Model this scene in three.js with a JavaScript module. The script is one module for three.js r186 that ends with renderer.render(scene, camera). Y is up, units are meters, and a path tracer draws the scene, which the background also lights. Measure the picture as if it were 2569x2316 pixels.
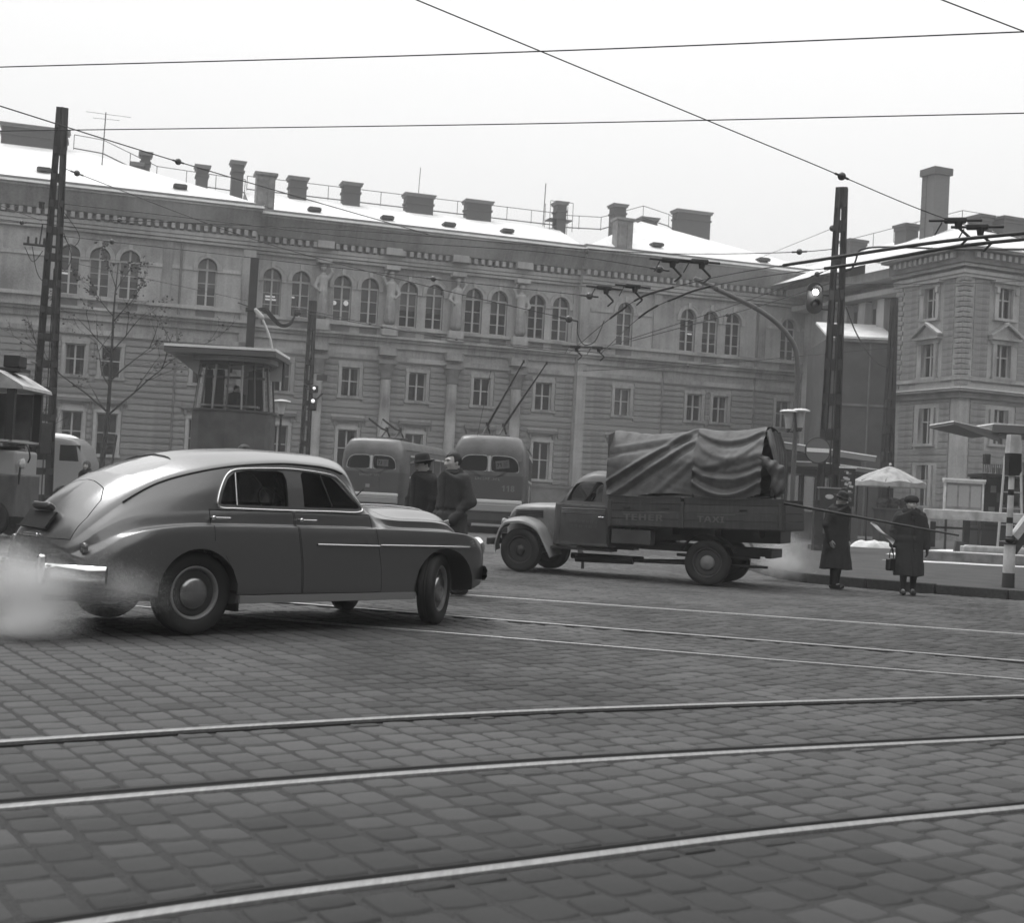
import * as THREE from 'three';
import { mergeGeometries, mergeVertices, toCreasedNormals } from 'three/addons/utils/BufferGeometryUtils.js';
import { RoundedBoxGeometry } from 'three/addons/geometries/RoundedBoxGeometry.js';
import { Brush, Evaluator, SUBTRACTION, INTERSECTION } from 'three-bvh-csg';
import { FontLoader } from 'three/addons/loaders/FontLoader.js';
import { TextGeometry } from 'three/addons/geometries/TextGeometry.js';

/* ---------- camera, sky, light, exposure ---------- */
const scene = new THREE.Scene();
const camera = new THREE.PerspectiveCamera(38.58, 1024 / 924, 0.1, 900);
camera.filmGauge = 56; camera.focus = 15; camera.userData.fStop = 7;  // 6x6 film, the lens focused on the car
camera.position.set(0, 1.30, 0);                                   // a waist-level camera, held about three degrees out of level
camera.rotation.set(THREE.MathUtils.degToRad(1.40), 0, THREE.MathUtils.degToRad(3.0));
const renderer = new THREE.WebGLRenderer({ antialias: true });
renderer.toneMapping = THREE.LinearToneMapping;
renderer.toneMappingExposure = 1.2;
renderer.shadowMap.enabled = true;
{ // winter overcast: pale at the horizon, a little brighter overhead
  const W = 64, H = 64, d = new Float32Array(W * H * 4);
  for (let j = 0; j < H; j++) for (let i = 0; i < W; i++) {
    const up = Math.sin(((j + .5) / H - .5) * Math.PI), L = 0.64 * (1 + 1.2 * Math.max(0, up));
    d.set([L, L, L, 1], (j * W + i) * 4);
  }
  const sky = new THREE.DataTexture(d, W, H, THREE.RGBAFormat, THREE.FloatType);
  sky.mapping = THREE.EquirectangularReflectionMapping; sky.magFilter = THREE.LinearFilter; sky.needsUpdate = true;
  scene.background = sky; scene.environment = sky;
}
const sun = new THREE.DirectionalLight(0xffffff, 1.3);              // the bright patch of the cloud cover, behind the vehicles
sun.position.set(-18, 50, -38); sun.target.position.set(0, 0, -20);
sun.castShadow = true; sun.shadow.radius = 45; sun.shadow.mapSize.set(2048, 2048);
Object.assign(sun.shadow.camera, { left: -70, right: 70, top: 70, bottom: -70, near: 1, far: 200 });
scene.add(sun, sun.target);
scene.fog = new THREE.FogExp2(0xffffff, 0.0017);                    // winter haze over the square

/* ---------- helpers ---------- */
let seed = 7;
const rnd = (a = 1, b) => { seed = (seed + 0x6D2B79F5) | 0; let t = Math.imul(seed ^ (seed >>> 15), 1 | seed); t = (t + Math.imul(t ^ (t >>> 7), 61 | t)) ^ t; const r = ((t ^ (t >>> 14)) >>> 0) / 4294967296; return b === undefined ? r * a : a + r * (b - a); };
const V = (x, y, z) => new THREE.Vector3(x, y, z);
const lerp = (a, b, t) => a + (b - a) * t, clamp = (x, a = 0, b = 1) => Math.min(b, Math.max(a, x)), sstep = (a, b, x) => { const t = clamp((x - a) / (b - a)); return t * t * (3 - 2 * t); };
function table(rows) {                                             // smooth curve through [x, value] rows
  const n = rows.length, m = [];
  for (let i = 0; i < n; i++) {
    const d0 = i ? (rows[i][1] - rows[i - 1][1]) / (rows[i][0] - rows[i - 1][0]) : null, d1 = i < n - 1 ? (rows[i + 1][1] - rows[i][1]) / (rows[i + 1][0] - rows[i][0]) : null;
    m.push(d0 === null ? d1 : d1 === null ? d0 : d0 * d1 <= 0 ? 0 : 2 * d0 * d1 / (d0 + d1));
  }
  return (x) => {
    if (x <= rows[0][0]) return rows[0][1]; if (x >= rows[n - 1][0]) return rows[n - 1][1];
    let i = 0; while (x > rows[i + 1][0]) i++;
    const h = rows[i + 1][0] - rows[i][0], t = (x - rows[i][0]) / h, a = t * t;
    return rows[i][1] * (1 + 2 * t) * (1 - t) * (1 - t) + m[i] * h * t * (1 - t) * (1 - t) + rows[i + 1][1] * a * (3 - 2 * t) + m[i + 1] * h * a * (t - 1);
  };
}
function hash3(x, y, z) { let h = Math.imul(x, 374761393) + Math.imul(y, 668265263) + Math.imul(z, 2147483647 ^ 0x5bd1e995); h = Math.imul(h ^ (h >>> 13), 1274126177); return ((h ^ (h >>> 16)) >>> 0) / 4294967296; }
function vnoise(x, y, z = 0) {
  const X = Math.floor(x), Y = Math.floor(y), Z = Math.floor(z), f = (t) => t * t * (3 - 2 * t), u = f(x - X), v = f(y - Y), w = f(z - Z);
  const c = (i, j, k) => hash3(X + i, Y + j, Z + k);
  return lerp(lerp(lerp(c(0, 0, 0), c(1, 0, 0), u), lerp(c(0, 1, 0), c(1, 1, 0), u), v), lerp(lerp(c(0, 0, 1), c(1, 0, 1), u), lerp(c(0, 1, 1), c(1, 1, 1), u), v), w) * 2 - 1;
}
const fbm = (x, y, z = 0, o = 4) => { let s = 0, a = .5; for (let i = 0; i < o; i++) { s += a * vnoise(x, y, z); x *= 2.03; y *= 2.03; z *= 2.03; a *= .5; } return s; };
function noiseTexture(size, cells, octaves, lo, hi, seedZ = 0, sx = 1, sy = 1) {   // tiling noise, brightness lo..hi (linear)
  const d = new Uint8Array(size * size * 4), tile = (u, v, c, z) => {
    const x = u * c * sx, y = v * c * sy, cx = Math.round(c * sx), cy = Math.round(c * sy), X = Math.floor(x), Y = Math.floor(y), f = (t) => t * t * (3 - 2 * t), a = f(x - X), b = f(y - Y);
    const h = (i, j) => hash3((i + cx) % cx, (j + cy) % cy, z);
    return lerp(lerp(h(X, Y), h(X + 1, Y), a), lerp(h(X, Y + 1), h(X + 1, Y + 1), a), b);
  };
  for (let j = 0; j < size; j++) for (let i = 0; i < size; i++) {
    let s = 0, a = .5, tot = 0, c = cells;
    for (let o = 0; o < octaves; o++) { s += a * tile(i / size, j / size, c, seedZ + o * 17); tot += a; a *= .62; c *= 2; }
    const q = Math.round(255 * lerp(lo, hi, clamp((s / tot - .22) / .56))), k = (j * size + i) * 4; d[k] = d[k + 1] = d[k + 2] = q; d[k + 3] = 255;
  }
  const t = new THREE.DataTexture(d, size, size, THREE.RGBAFormat); t.wrapS = t.wrapT = THREE.RepeatWrapping; t.magFilter = THREE.LinearFilter; t.minFilter = THREE.LinearMipmapLinearFilter; t.generateMipmaps = true; t.needsUpdate = true; return t;
}
function sootTexture() {                                            // weathered plaster: damp patches and rain streaks, 16 m to the tile
  const S = 1024, d = new Uint8Array(S * S * 4), per = (x, y, c, z) => { const X = Math.floor(x), Y = Math.floor(y), f = (t) => t * t * (3 - 2 * t), a = f(x - X), b = f(y - Y), h = (i, j) => hash3(((i % c[0]) + c[0]) % c[0], ((j % c[1]) + c[1]) % c[1], z); return lerp(lerp(h(X, Y), h(X + 1, Y), a), lerp(h(X, Y + 1), h(X + 1, Y + 1), a), b); };
  for (let j = 0; j < S; j++) for (let i = 0; i < S; i++) { const u = i / S, v = j / S; let p = 0, a = .5; for (let o = 0, c = 6; o < 5; o++, c *= 2, a *= .55) p += a * per(u * c, v * c, [c, c], o + 3); const st = per(u * 160, v * 5, [160, 5], 50) * .6 + per(u * 60, v * 3, [60, 3], 51) * .4, g = per(u * 300, v * 300, [300, 300], 60), q = clamp(.40 + .75 * (p - .25) + .22 * (st - .5) + .16 * (g - .5), .3, 1), k = (j * S + i) * 4; d[k] = d[k + 1] = d[k + 2] = Math.round(255 * q); d[k + 3] = 255; }
  const t = new THREE.DataTexture(d, S, S, THREE.RGBAFormat); t.wrapS = t.wrapT = THREE.RepeatWrapping; t.magFilter = THREE.LinearFilter; t.minFilter = THREE.LinearMipmapLinearFilter; t.generateMipmaps = true; t.needsUpdate = true; return t;
}
const rep = (t, x, y = x) => { const c = t.clone(); c.repeat.set(x, y); c.needsUpdate = true; return c; };
const TEX = {
  plaster: noiseTexture(512, 6, 6, .52, 1.0, 3), fine: noiseTexture(512, 48, 4, .62, 1.0, 11), coarse: noiseTexture(512, 5, 5, .55, 1.0, 23),
  streak: noiseTexture(512, 12, 4, .72, 1.0, 31, 3, .34), bump: noiseTexture(512, 24, 5, 0, 1, 41), cloth: noiseTexture(512, 96, 2, .6, 1, 57), snow: noiseTexture(512, 8, 6, .74, 1.0, 61), soot: sootTexture(),
};
function mat(v, rough = .85, o = {}) {
  const { map, ms = .25, bump, bs = .5, bd = .004, ...rest } = o;
  const P = ['clearcoat', 'transmission', 'sheen', 'specularIntensity'].some((k) => k in rest) ? THREE.MeshPhysicalMaterial : THREE.MeshStandardMaterial;
  const m = new P({ roughness: rough, ...rest }); m.color.setRGB(v, v, v);
  if (map) m.map = rep(TEX[map], ms, ms); if (bump) { m.bumpMap = rep(TEX[bump], bs, bs); m.bumpScale = bd; }
  return m;
}
const glassMat = (v = .6, rough = .03) => { const m = new THREE.MeshPhysicalMaterial({ transmission: 1, roughness: rough, thickness: 0, ior: 1.5 }); m.color.setRGB(v, v, v); return m; };
const M = {
  facade: mat(.46, .92, { map: 'soot', ms: .0625, bump: 'fine', bs: .5, bd: .006 }), trim: mat(.48, .9, { map: 'soot', ms: .11 }), rust: mat(.42, .92, { map: 'soot', ms: .09, bump: 'fine', bs: .6, bd: .008 }),
  grime: mat(.17, .92, { map: 'plaster', ms: .3 }), snow: mat(.86, .95, { map: 'snow', ms: .2, bump: 'bump', bs: .12, bd: .03 }), brick: mat(.10, .95, { map: 'fine', ms: .9, bump: 'fine', bs: .9, bd: .012 }),
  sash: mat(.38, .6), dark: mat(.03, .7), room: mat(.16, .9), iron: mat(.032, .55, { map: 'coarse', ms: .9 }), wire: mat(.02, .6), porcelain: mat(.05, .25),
  steel: mat(.42, .34, { metalness: 1, map: 'streak', ms: 1.2 }), chrome: mat(.78, .09, { metalness: 1 }), rubber: mat(.016, .75, { bump: 'fine', bs: 8, bd: .001 }), glass: glassMat(.55), white: mat(.72, .6, { map: 'coarse', ms: .8 }), black: mat(.018, .5),
  concrete: mat(.24, .95, { map: 'plaster', ms: .8, bump: 'fine', bs: 1, bd: .004 }), asphalt: mat(.072, .95, { map: 'coarse', ms: .35, bump: 'fine', bs: 2, bd: .006 }), granite: mat(.17, .9, { map: 'fine', ms: .8, bump: 'fine', bs: 2, bd: .006 }),
};
const names = {};
const numbered = (n) => { names[n] = (names[n] ?? -1) + 1; return names[n] ? `${n}_${String(names[n]).padStart(3, '0')}` : n; };
function uvBox(g) {                                                // uv in metres from the face's main direction
  const n = g.index ? g.toNonIndexed() : g, p = n.attributes.position, uv = new Float32Array(p.count * 2), a = V(), b = V(), c = V();
  for (let i = 0; i < p.count; i += 3) {
    a.fromBufferAttribute(p, i); b.fromBufferAttribute(p, i + 1); c.fromBufferAttribute(p, i + 2);
    const N = b.clone().sub(a).cross(c.clone().sub(a)), x = Math.abs(N.x), y = Math.abs(N.y), z = Math.abs(N.z);
    [a, b, c].forEach((q, k) => uv.set(x > y && x > z ? [q.z, q.y] : y > z ? [q.x, q.z] : [q.x, q.y], (i + k) * 2));
  }
  n.setAttribute('uv', new THREE.BufferAttribute(uv, 2)); return n;
}
const clean = (g) => { for (const k of Object.keys(g.attributes)) if (!['position', 'normal', 'uv', 'color'].includes(k)) g.deleteAttribute(k); return g; };
function merge(list) { const L = list.flat(Infinity).map((g) => { g = clean(g.index ? g.toNonIndexed() : g); if (!g.attributes.normal) g.computeVertexNormals(); if (!g.attributes.uv) uvBox(g); return g; }); return L.length === 1 ? L[0] : mergeGeometries(L, false); }
function put(name, geo, m, parent = scene, uvs = true) {
  let g = Array.isArray(geo) ? merge(geo) : geo; if (uvs) g = uvBox(g);
  const o = new THREE.Mesh(g, m); o.name = parent === scene ? numbered(name) : name; o.castShadow = o.receiveShadow = true; parent.add(o); return o;
}
function tag(o, label, category, group, kind) { Object.assign(o.userData, { label, category }); if (group) o.userData.group = group; if (kind) o.userData.kind = kind; return o; }
function thing(name, label, category, [x, y, z] = [0, 0, 0], turn = 0, group) { const o = new THREE.Group(); o.name = numbered(name); o.position.set(x, y, z); o.rotation.y = turn; scene.add(o); return tag(o, label, category, group); }
function sub(name, parent, [x, y, z] = [0, 0, 0], ry = 0) { const o = new THREE.Group(); o.name = name; o.position.set(x, y, z); o.rotation.y = ry; parent.add(o); return o; }
const box = (w, h, d, x = 0, y = 0, z = 0, ry = 0) => { const g = new THREE.BoxGeometry(w, h, d); if (ry) g.rotateY(ry); return g.translate(x, y, z); };
const span = (x0, x1, y0, y1, z0, z1) => new THREE.BoxGeometry(x1 - x0, y1 - y0, z1 - z0).translate((x0 + x1) / 2, (y0 + y1) / 2, (z0 + z1) / 2);
const rbox = (w, h, d, r, x = 0, y = 0, z = 0) => new RoundedBoxGeometry(w, h, d, 2, r).translate(x, y, z);
const cyl = (r0, r1, h, x = 0, y = 0, z = 0, n = 20) => new THREE.CylinderGeometry(r1, r0, h, n).translate(x, y + h / 2, z);
function bar(a, b, r, r2 = r, n = 8) { const A = V(...a), B = V(...b), d = B.clone().sub(A), g = new THREE.CylinderGeometry(r2, r, d.length(), n); g.applyQuaternion(new THREE.Quaternion().setFromUnitVectors(V(0, 1, 0), d.clone().normalize())); return g.translate((A.x + B.x) / 2, (A.y + B.y) / 2, (A.z + B.z) / 2); }
function beam(a, b, w, h) { const A = V(...a), B = V(...b), d = B.clone().sub(A), g = new THREE.BoxGeometry(w, h, d.length()), m = new THREE.Matrix4().lookAt(A, B, Math.abs(d.x) + Math.abs(d.z) < 1e-4 ? V(0, 0, 1) : V(0, 1, 0)); m.setPosition((A.x + B.x) / 2, (A.y + B.y) / 2, (A.z + B.z) / 2); return g.applyMatrix4(m); }
const tube = (pts, r, seg = 24, n = 8, closed = false) => new THREE.TubeGeometry(new THREE.CatmullRomCurve3(pts.map((p) => V(...p)), closed), seg, r, n, closed);
const lathe = (pts, n = 28) => new THREE.LatheGeometry(pts.map(([r, y]) => new THREE.Vector2(r, y)), n);
const poly = (pts) => { const s = new THREE.Shape(); pts.forEach(([x, y], i) => i ? s.lineTo(x, y) : s.moveTo(x, y)); s.closePath(); return s; };
const extrude = (shape, depth, bevel = 0, curve = 12) => new THREE.ExtrudeGeometry(shape, { depth, bevelEnabled: bevel > 0, bevelSize: bevel, bevelThickness: bevel, bevelSegments: 2, curveSegments: curve });
function grid(nu, nv, f, closeU = false) {                         // surface from f(u, v), u and v in 0..1
  const p = [], idx = [];
  for (let j = 0; j <= nv; j++) for (let i = 0; i <= nu; i++) p.push(...f(i / nu, j / nv));
  for (let j = 0; j < nv; j++) for (let i = 0; i < nu; i++) { const a = j * (nu + 1) + i, b = a + 1, c = a + nu + 1, d = c + 1; idx.push(a, b, d, a, d, c); }
  const g = new THREE.BufferGeometry(); g.setAttribute('position', new THREE.Float32BufferAttribute(p, 3)); g.setIndex(idx); g.computeVertexNormals(); return g;
}
function nets(lo, hi, cell, f) {                                   // surface nets of f = 0 (inside negative)
  const n = [0, 1, 2].map((k) => Math.ceil((hi[k] - lo[k]) / cell) + 1), S = n[0] * n[1] * n[2], F = new Float32Array(S), at = (i, j, k) => (k * n[1] + j) * n[0] + i;
  for (let k = 0; k < n[2]; k++) for (let j = 0; j < n[1]; j++) for (let i = 0; i < n[0]; i++) F[at(i, j, k)] = f(lo[0] + i * cell, lo[1] + j * cell, lo[2] + k * cell);
  const id = new Int32Array(S).fill(-1), P = [], I = [];
  for (let k = 0; k < n[2] - 1; k++) for (let j = 0; j < n[1] - 1; j++) for (let i = 0; i < n[0] - 1; i++) {
    let cnt = 0, x = 0, y = 0, z = 0; const v = [];
    for (let c = 0; c < 8; c++) v.push(F[at(i + (c & 1), j + ((c >> 1) & 1), k + (c >> 2))]);
    for (let a = 0; a < 8; a++) for (const s of [1, 2, 4]) { if (a & s) continue; const b = a | s; if ((v[a] < 0) === (v[b] < 0)) continue; const t = v[a] / (v[a] - v[b]); x += (a & 1) + (s === 1 ? t : 0); y += ((a >> 1) & 1) + (s === 2 ? t : 0); z += (a >> 2) + (s === 4 ? t : 0); cnt++; }
    if (cnt) { id[at(i, j, k)] = P.length / 3; P.push(lo[0] + (i + x / cnt) * cell, lo[1] + (j + y / cnt) * cell, lo[2] + (k + z / cnt) * cell); }
  }
  const quad = (a, b, c, d, flip) => { if (a < 0 || b < 0 || c < 0 || d < 0) return; flip ? I.push(a, c, b, a, d, c) : I.push(a, b, c, a, c, d); };
  for (let k = 1; k < n[2] - 1; k++) for (let j = 1; j < n[1] - 1; j++) for (let i = 1; i < n[0] - 1; i++) {
    const s = F[at(i, j, k)] < 0;
    if (s !== F[at(i + 1, j, k)] < 0) quad(id[at(i, j - 1, k - 1)], id[at(i, j, k - 1)], id[at(i, j, k)], id[at(i, j - 1, k)], !s);
    if (s !== F[at(i, j + 1, k)] < 0) quad(id[at(i - 1, j, k - 1)], id[at(i - 1, j, k)], id[at(i, j, k)], id[at(i, j, k - 1)], !s);
    if (s !== F[at(i, j, k + 1)] < 0) quad(id[at(i - 1, j - 1, k)], id[at(i, j - 1, k)], id[at(i, j, k)], id[at(i - 1, j, k)], !s);
  }
  const g = new THREE.BufferGeometry(); g.setAttribute('position', new THREE.Float32BufferAttribute(P, 3)); g.setIndex(I); g.computeVertexNormals(); return g;
}
const capD = (px, py, pz, a, b, ra, rb) => { const bx = b[0] - a[0], by = b[1] - a[1], bz = b[2] - a[2], t = clamp(((px - a[0]) * bx + (py - a[1]) * by + (pz - a[2]) * bz) / (bx * bx + by * by + bz * bz + 1e-9)); return Math.hypot(px - a[0] - bx * t, py - a[1] - by * t, pz - a[2] - bz * t) - lerp(ra, rb, t); };
const ellD = (px, py, pz, c, r) => { const x = (px - c[0]) / r[0], y = (py - c[1]) / r[1], z = (pz - c[2]) / r[2], k = Math.hypot(x, y, z); return (k - 1) * Math.min(r[0], r[1], r[2]); };
const smin = (a, b, k) => { const h = Math.max(k - Math.abs(a - b), 0) / k; return Math.min(a, b) - h * h * k * .25; };
const font = await new FontLoader().loadAsync('fonts/droid/droid_sans_bold.typeface.json');
const letters = (s, size, depth) => new TextGeometry(s, { font, size, depth, curveSegments: 3 });
/* ---------- ground, setts, rails, pavement ---------- */
const structure = (o) => { o.userData.kind = 'structure'; return o; };
const mortar = mat(.05, .95, { map: 'fine', ms: 1.5, bump: 'fine', bs: 3, bd: .01 });
structure(put('ground', new THREE.PlaneGeometry(900, 900).rotateX(-Math.PI / 2).translate(0, -.09, -200), mat(.12, .95, { map: 'coarse', ms: .1 })));
const roadFar = mat(.08, .85, { map: 'coarse', ms: .3, bump: 'fine', bs: 1.1, bd: .02 });
const road = structure(put('road', new THREE.PlaneGeometry(52, 50).rotateX(-Math.PI / 2).translate(0, -.0115, -15), mortar));
structure(put('road', new THREE.PlaneGeometry(160, 62).rotateX(-Math.PI / 2).translate(0, -.009, -69), roadFar));
const kerbPath = [[5.45, -60], [5.4, -42], [5.3, -34], [5.2, -30], [5.06, -26.4], [5.1, -24.6], [5.4, -23.5], [6.1, -22.85], [7.0, -22.3], [8.5, -21.65], [11, -20.9], [16, -19.6], [26, -17.4]];
const kerbCurve = new THREE.CatmullRomCurve3(kerbPath.map(([x, z]) => V(x, 0, z)), false, 'centripetal');
const kerbPts = kerbCurve.getSpacedPoints(160).map((p) => [p.x, p.z]);
const paveShape = [...kerbPts, [70, -17], [70, -64], [5.45, -64]];
function inside(x, z, P) { let c = false; for (let i = 0, j = P.length - 1; i < P.length; j = i++) if ((P[i][1] > z) !== (P[j][1] > z) && x < (P[j][0] - P[i][0]) * (z - P[i][1]) / (P[j][1] - P[i][1]) + P[i][0]) c = !c; return c; }
const railLines = {
  A: [[-5.2, -4.0], [-3.6, -5.33], [-2.35, -6.28], [-1.27, -7.05], [.08, -7.91], [1.73, -8.79], [3.89, -9.83], [7, -11.2]],
  B: [[-4.6, -3.1], [-3, -4.28], [-1.89, -5.08], [.08, -6.35], [3.16, -7.95], [6.4, -9.5]],
  C: [[-2.6, -2.72], [-1.16, -3.83], [-.72, -4.15], [.07, -4.65], [1.08, -5.29], [2.4, -6.02], [5.2, -7.5]],
  D: [[-14, -19.9], [-7, -18.2], [.02, -16.51], [3.1, -15.82], [5.96, -15.15], [14, -13.1]],
  E: [[-12, -17.35], [-5.89, -15.41], [-2.47, -14.34], [.03, -13.58], [2.54, -12.9], [4.83, -12.24], [12, -10.1]],
  F: [[-11, -15.6], [-5.2, -13.6], [-2.72, -12.73], [.03, -11.93], [2.23, -11.33], [4.29, -10.83], [11, -9.1]],
};
const railPts = Object.fromEntries(Object.entries(railLines).map(([k, L]) => [k, new THREE.CatmullRomCurve3(L.map(([x, z]) => V(x, 0, z)), false, 'centripetal').getSpacedPoints(90)]));
function trimToRail(x, z, L) { // a stone that meets a near rail is cut to fit beside it
  for (const k of ['A', 'B', 'C']) { const P = railPts[k]; let best = 9, sd = 0; for (let i = 0; i < P.length - 1; i++) { const a = P[i], b = P[i + 1], dx = b.x - a.x, dz = b.z - a.z, l = Math.hypot(dx, dz), t = ((x - a.x) * dx + (z - a.z) * dz) / (l * l); if (t < -.02 || t > 1.02) continue; const s = ((x - a.x) * -dz + (z - a.z) * dx) / l; if (Math.abs(s) < best) { best = Math.abs(s); sd = s; } } if (best > .3) continue;
    const lo = k === 'A' ? -.04 : k === 'B' ? -.135 : -.1, hi = k === 'A' ? .095 : .04; let a = sd - L / 2, b = sd + L / 2; if (b <= lo || a >= hi) continue; if (sd >= (lo + hi) / 2) a = Math.max(a, hi); else b = Math.min(b, lo); if (b - a < .05) return null; const m = (a + b) / 2 - sd; x += .559 * m; z += .829 * m; L = b - a; }
  return [x, z, L];
}
function railDistance(x, z, which = 'ABCDEF') { let m = 9; for (const k of which) { const P = railPts[k]; for (let i = 0; i < P.length - 1; i++) { const a = P[i], b = P[i + 1], dx = b.x - a.x, dz = b.z - a.z, t = clamp(((x - a.x) * dx + (z - a.z) * dz) / (dx * dx + dz * dz)), d = Math.hypot(x - a.x - dx * t, z - a.z - dz * t); if (d < m) m = d; } } return m; }
{ // grooved tram rails: polished running head, dark groove, narrow lip
  const headM = mat(.40, .45, { metalness: .85, map: 'streak', ms: 2 }), rustM = mat(.007, .8, { map: 'fine', ms: 3 });
  const sweep = (P, prof) => grid(P.length - 1, prof.length - 1, (u, v) => { const i = Math.round(u * (P.length - 1)), a = P[Math.max(0, i - 1)], b = P[Math.min(P.length - 1, i + 1)], l = Math.hypot(b.x - a.x, b.z - a.z), nx = -(b.z - a.z) / l, nz = (b.x - a.x) / l, [o, y] = prof[Math.round(v * (prof.length - 1))]; return [P[i].x + nx * o, y, P[i].z + nz * o]; });
  const say = { A: 'bright tram rail curving across the setts just in front of the car', B: 'tram rail with a wide dark groove, middle of the three near rails', C: 'nearest bright tram rail crossing the bottom of the view', D: 'thin tram rail passing behind the car and before the truck', E: 'bright straight tram rail running under the car towards lower right', F: 'dull thin tram rail just nearer than the one under the car' };
  for (const k in railPts) {
    const P = railPts[k], side = k === 'A' || k === 'E' ? 1 : -1, w = k === 'F' ? .55 : 1, flip = (pr) => pr.map(([o, y]) => [o * side, y]), ordered = (pr) => side < 0 ? flip(pr).reverse() : flip(pr);
    const t = thing('tram_rail', say[k], 'tram rail', [0, 0, 0], 0, 'tram rails set in the paving');
    put('rail_head', sweep(P, ordered([[-.034 * w, -.03], [-.031 * w, .001], [-.024 * w, .006], [.02 * w, .006], [.027 * w, .001], [.029 * w, -.1]])), headM, t);
    const gw = k === 'B' ? .085 : k === 'C' ? .05 : .042;
    put('groove', sweep(P, ordered([[.029 * w, -.0095], [.03 + gw, -.0095], [.031 + gw, -.001], [.043 + gw, -.001], [.045 + gw, -.03]])), rustM, t);
  }
}
{ // granite setts, laid in rows square to the near rails
  const er = [.829, -.559], ep = [.559, .829], list = [];
  const hole = (x, z) => ((x - 1.3) / .5) ** 2 + ((z + 11.62) / .13) ** 2 < 1 && vnoise(x * 6, z * 6) > -.35;
  let s = 1234;
  for (let c = -190; c < 260; c++) {
    const along = c * .192; let q = -36 - (hash3(c, 5, 1) * .2);
    while (q < 36) {
      const L = .165 + hash3(c, Math.round(q * 50), 9) * .075, m = q + L / 2; q += L + .004;
      const wob = .012 * vnoise(c * .9, m * 1.3), x = er[0] * (along + wob) + ep[0] * m, z = er[1] * (along + wob) + ep[1] * m - 12;
      if (z > -2.6 || z < -40 || Math.abs(x) > .43 * -z + 1.2) continue;
      const tr = trimToRail(x, z, L); if (!tr || railDistance(tr[0], tr[1], 'DEF') < .12 || inside(x - .12, z - .12, paveShape) || inside(x + .1, z, paveShape) || hole(x, z)) continue;
      list.push(tr);
    }
  }
  const gs = [0, 1, 2, 3].map((k) => { const U = [-1, -.86, 0, .86, 1]; return grid(4, 4, (u, v) => { let a = U[Math.round(u * 4)], b = U[Math.round(v * 4)]; const e = Math.max(Math.abs(a), Math.abs(b)), cor = Math.abs(a) > .7 && Math.abs(b) > .7 ? .915 : 1, h = e > .95 ? -.02 : e > .5 ? -.0028 : .0025; const j = e < .95 ? .004 * vnoise(k * 7 + a * 2, b * 2, k) : 0; const g = e > .9 ? 1 : 1; return [a * .5 * cor * g + .02 * vnoise(a, b, k * 3), h + j, -b * .5 * cor * g + .02 * vnoise(b, a, k * 5)]; }); }).map((g) => { const n = uvBox(g); return n; });
  const tone = (x, z) => clamp(.80 + .5 * (hash3(Math.round(x * 97), Math.round(z * 89), 3) - .5) + .75 * fbm(x * .45, z * .45, 2, 4) + .25 * vnoise(x * 2.1, z * 2.1, 9) - (((x - 4.2) / .9) ** 2 + ((z + 8.9) / .32) ** 2 < 1 + .6 * vnoise(x * 5, z * 5) ? .3 : 0), .34, 1.3);
  list.sort((a, b) => (a[0] ** 2 + a[1] ** 2) - (b[0] ** 2 + b[1] ** 2));
  const inView = list.filter(([x, z]) => Math.abs(x) < .405 * -z && z < -3.05), near = new Set(inView.slice(0, 300)), th = Math.atan2(-er[1], er[0]);
  const stone = { bump: 'fine', bs: 4, bd: .004, map: 'fine', ms: 2.2 }, tones = [.5, .66, .8, .94, 1.12].map((k) => mat(.098 * k, .74, stone));
  const place = (o, [x, z, L], i) => { o.position.set(x, .004 * vnoise(x * 3, z * 3) - .002, z); o.rotation.set(.02 * vnoise(x * 9, z * 9, 1), th + .05 * vnoise(x * 8, z * 8, 4), .02 * vnoise(x * 9, z * 9, 7)); o.scale.set(.184 + .008 * vnoise(x * 30, z * 30), 1, L - .005); };
  [...near].forEach((e, i) => { const k = clamp(Math.round((tone(e[0], e[1]) - .55) / .128), 0, 4), o = new THREE.Mesh(gs[i % 4], tones[k]); o.name = 'sett'; o.castShadow = o.receiveShadow = true; place(o, e, i); road.add(o); });
  const rest = list.filter((e) => !near.has(e)), base = mat(.098, .74, stone), dummy = new THREE.Object3D(), col = new THREE.Color();
  for (let k = 0; k < 4; k++) {
    const mine = rest.filter((_, i) => i % 4 === k), im = new THREE.InstancedMesh(gs[k], base, mine.length); im.name = 'sett_paving'; im.userData.kind = 'stuff'; im.castShadow = im.receiveShadow = true;
    mine.forEach((e, i) => { place(dummy, e, i); dummy.updateMatrix(); im.setMatrixAt(i, dummy.matrix); const t = tone(e[0], e[1]); col.setRGB(t, t, t); im.setColorAt(i, col); });
    road.add(im);
  }
  console.log('setts', list.length);
}
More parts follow.
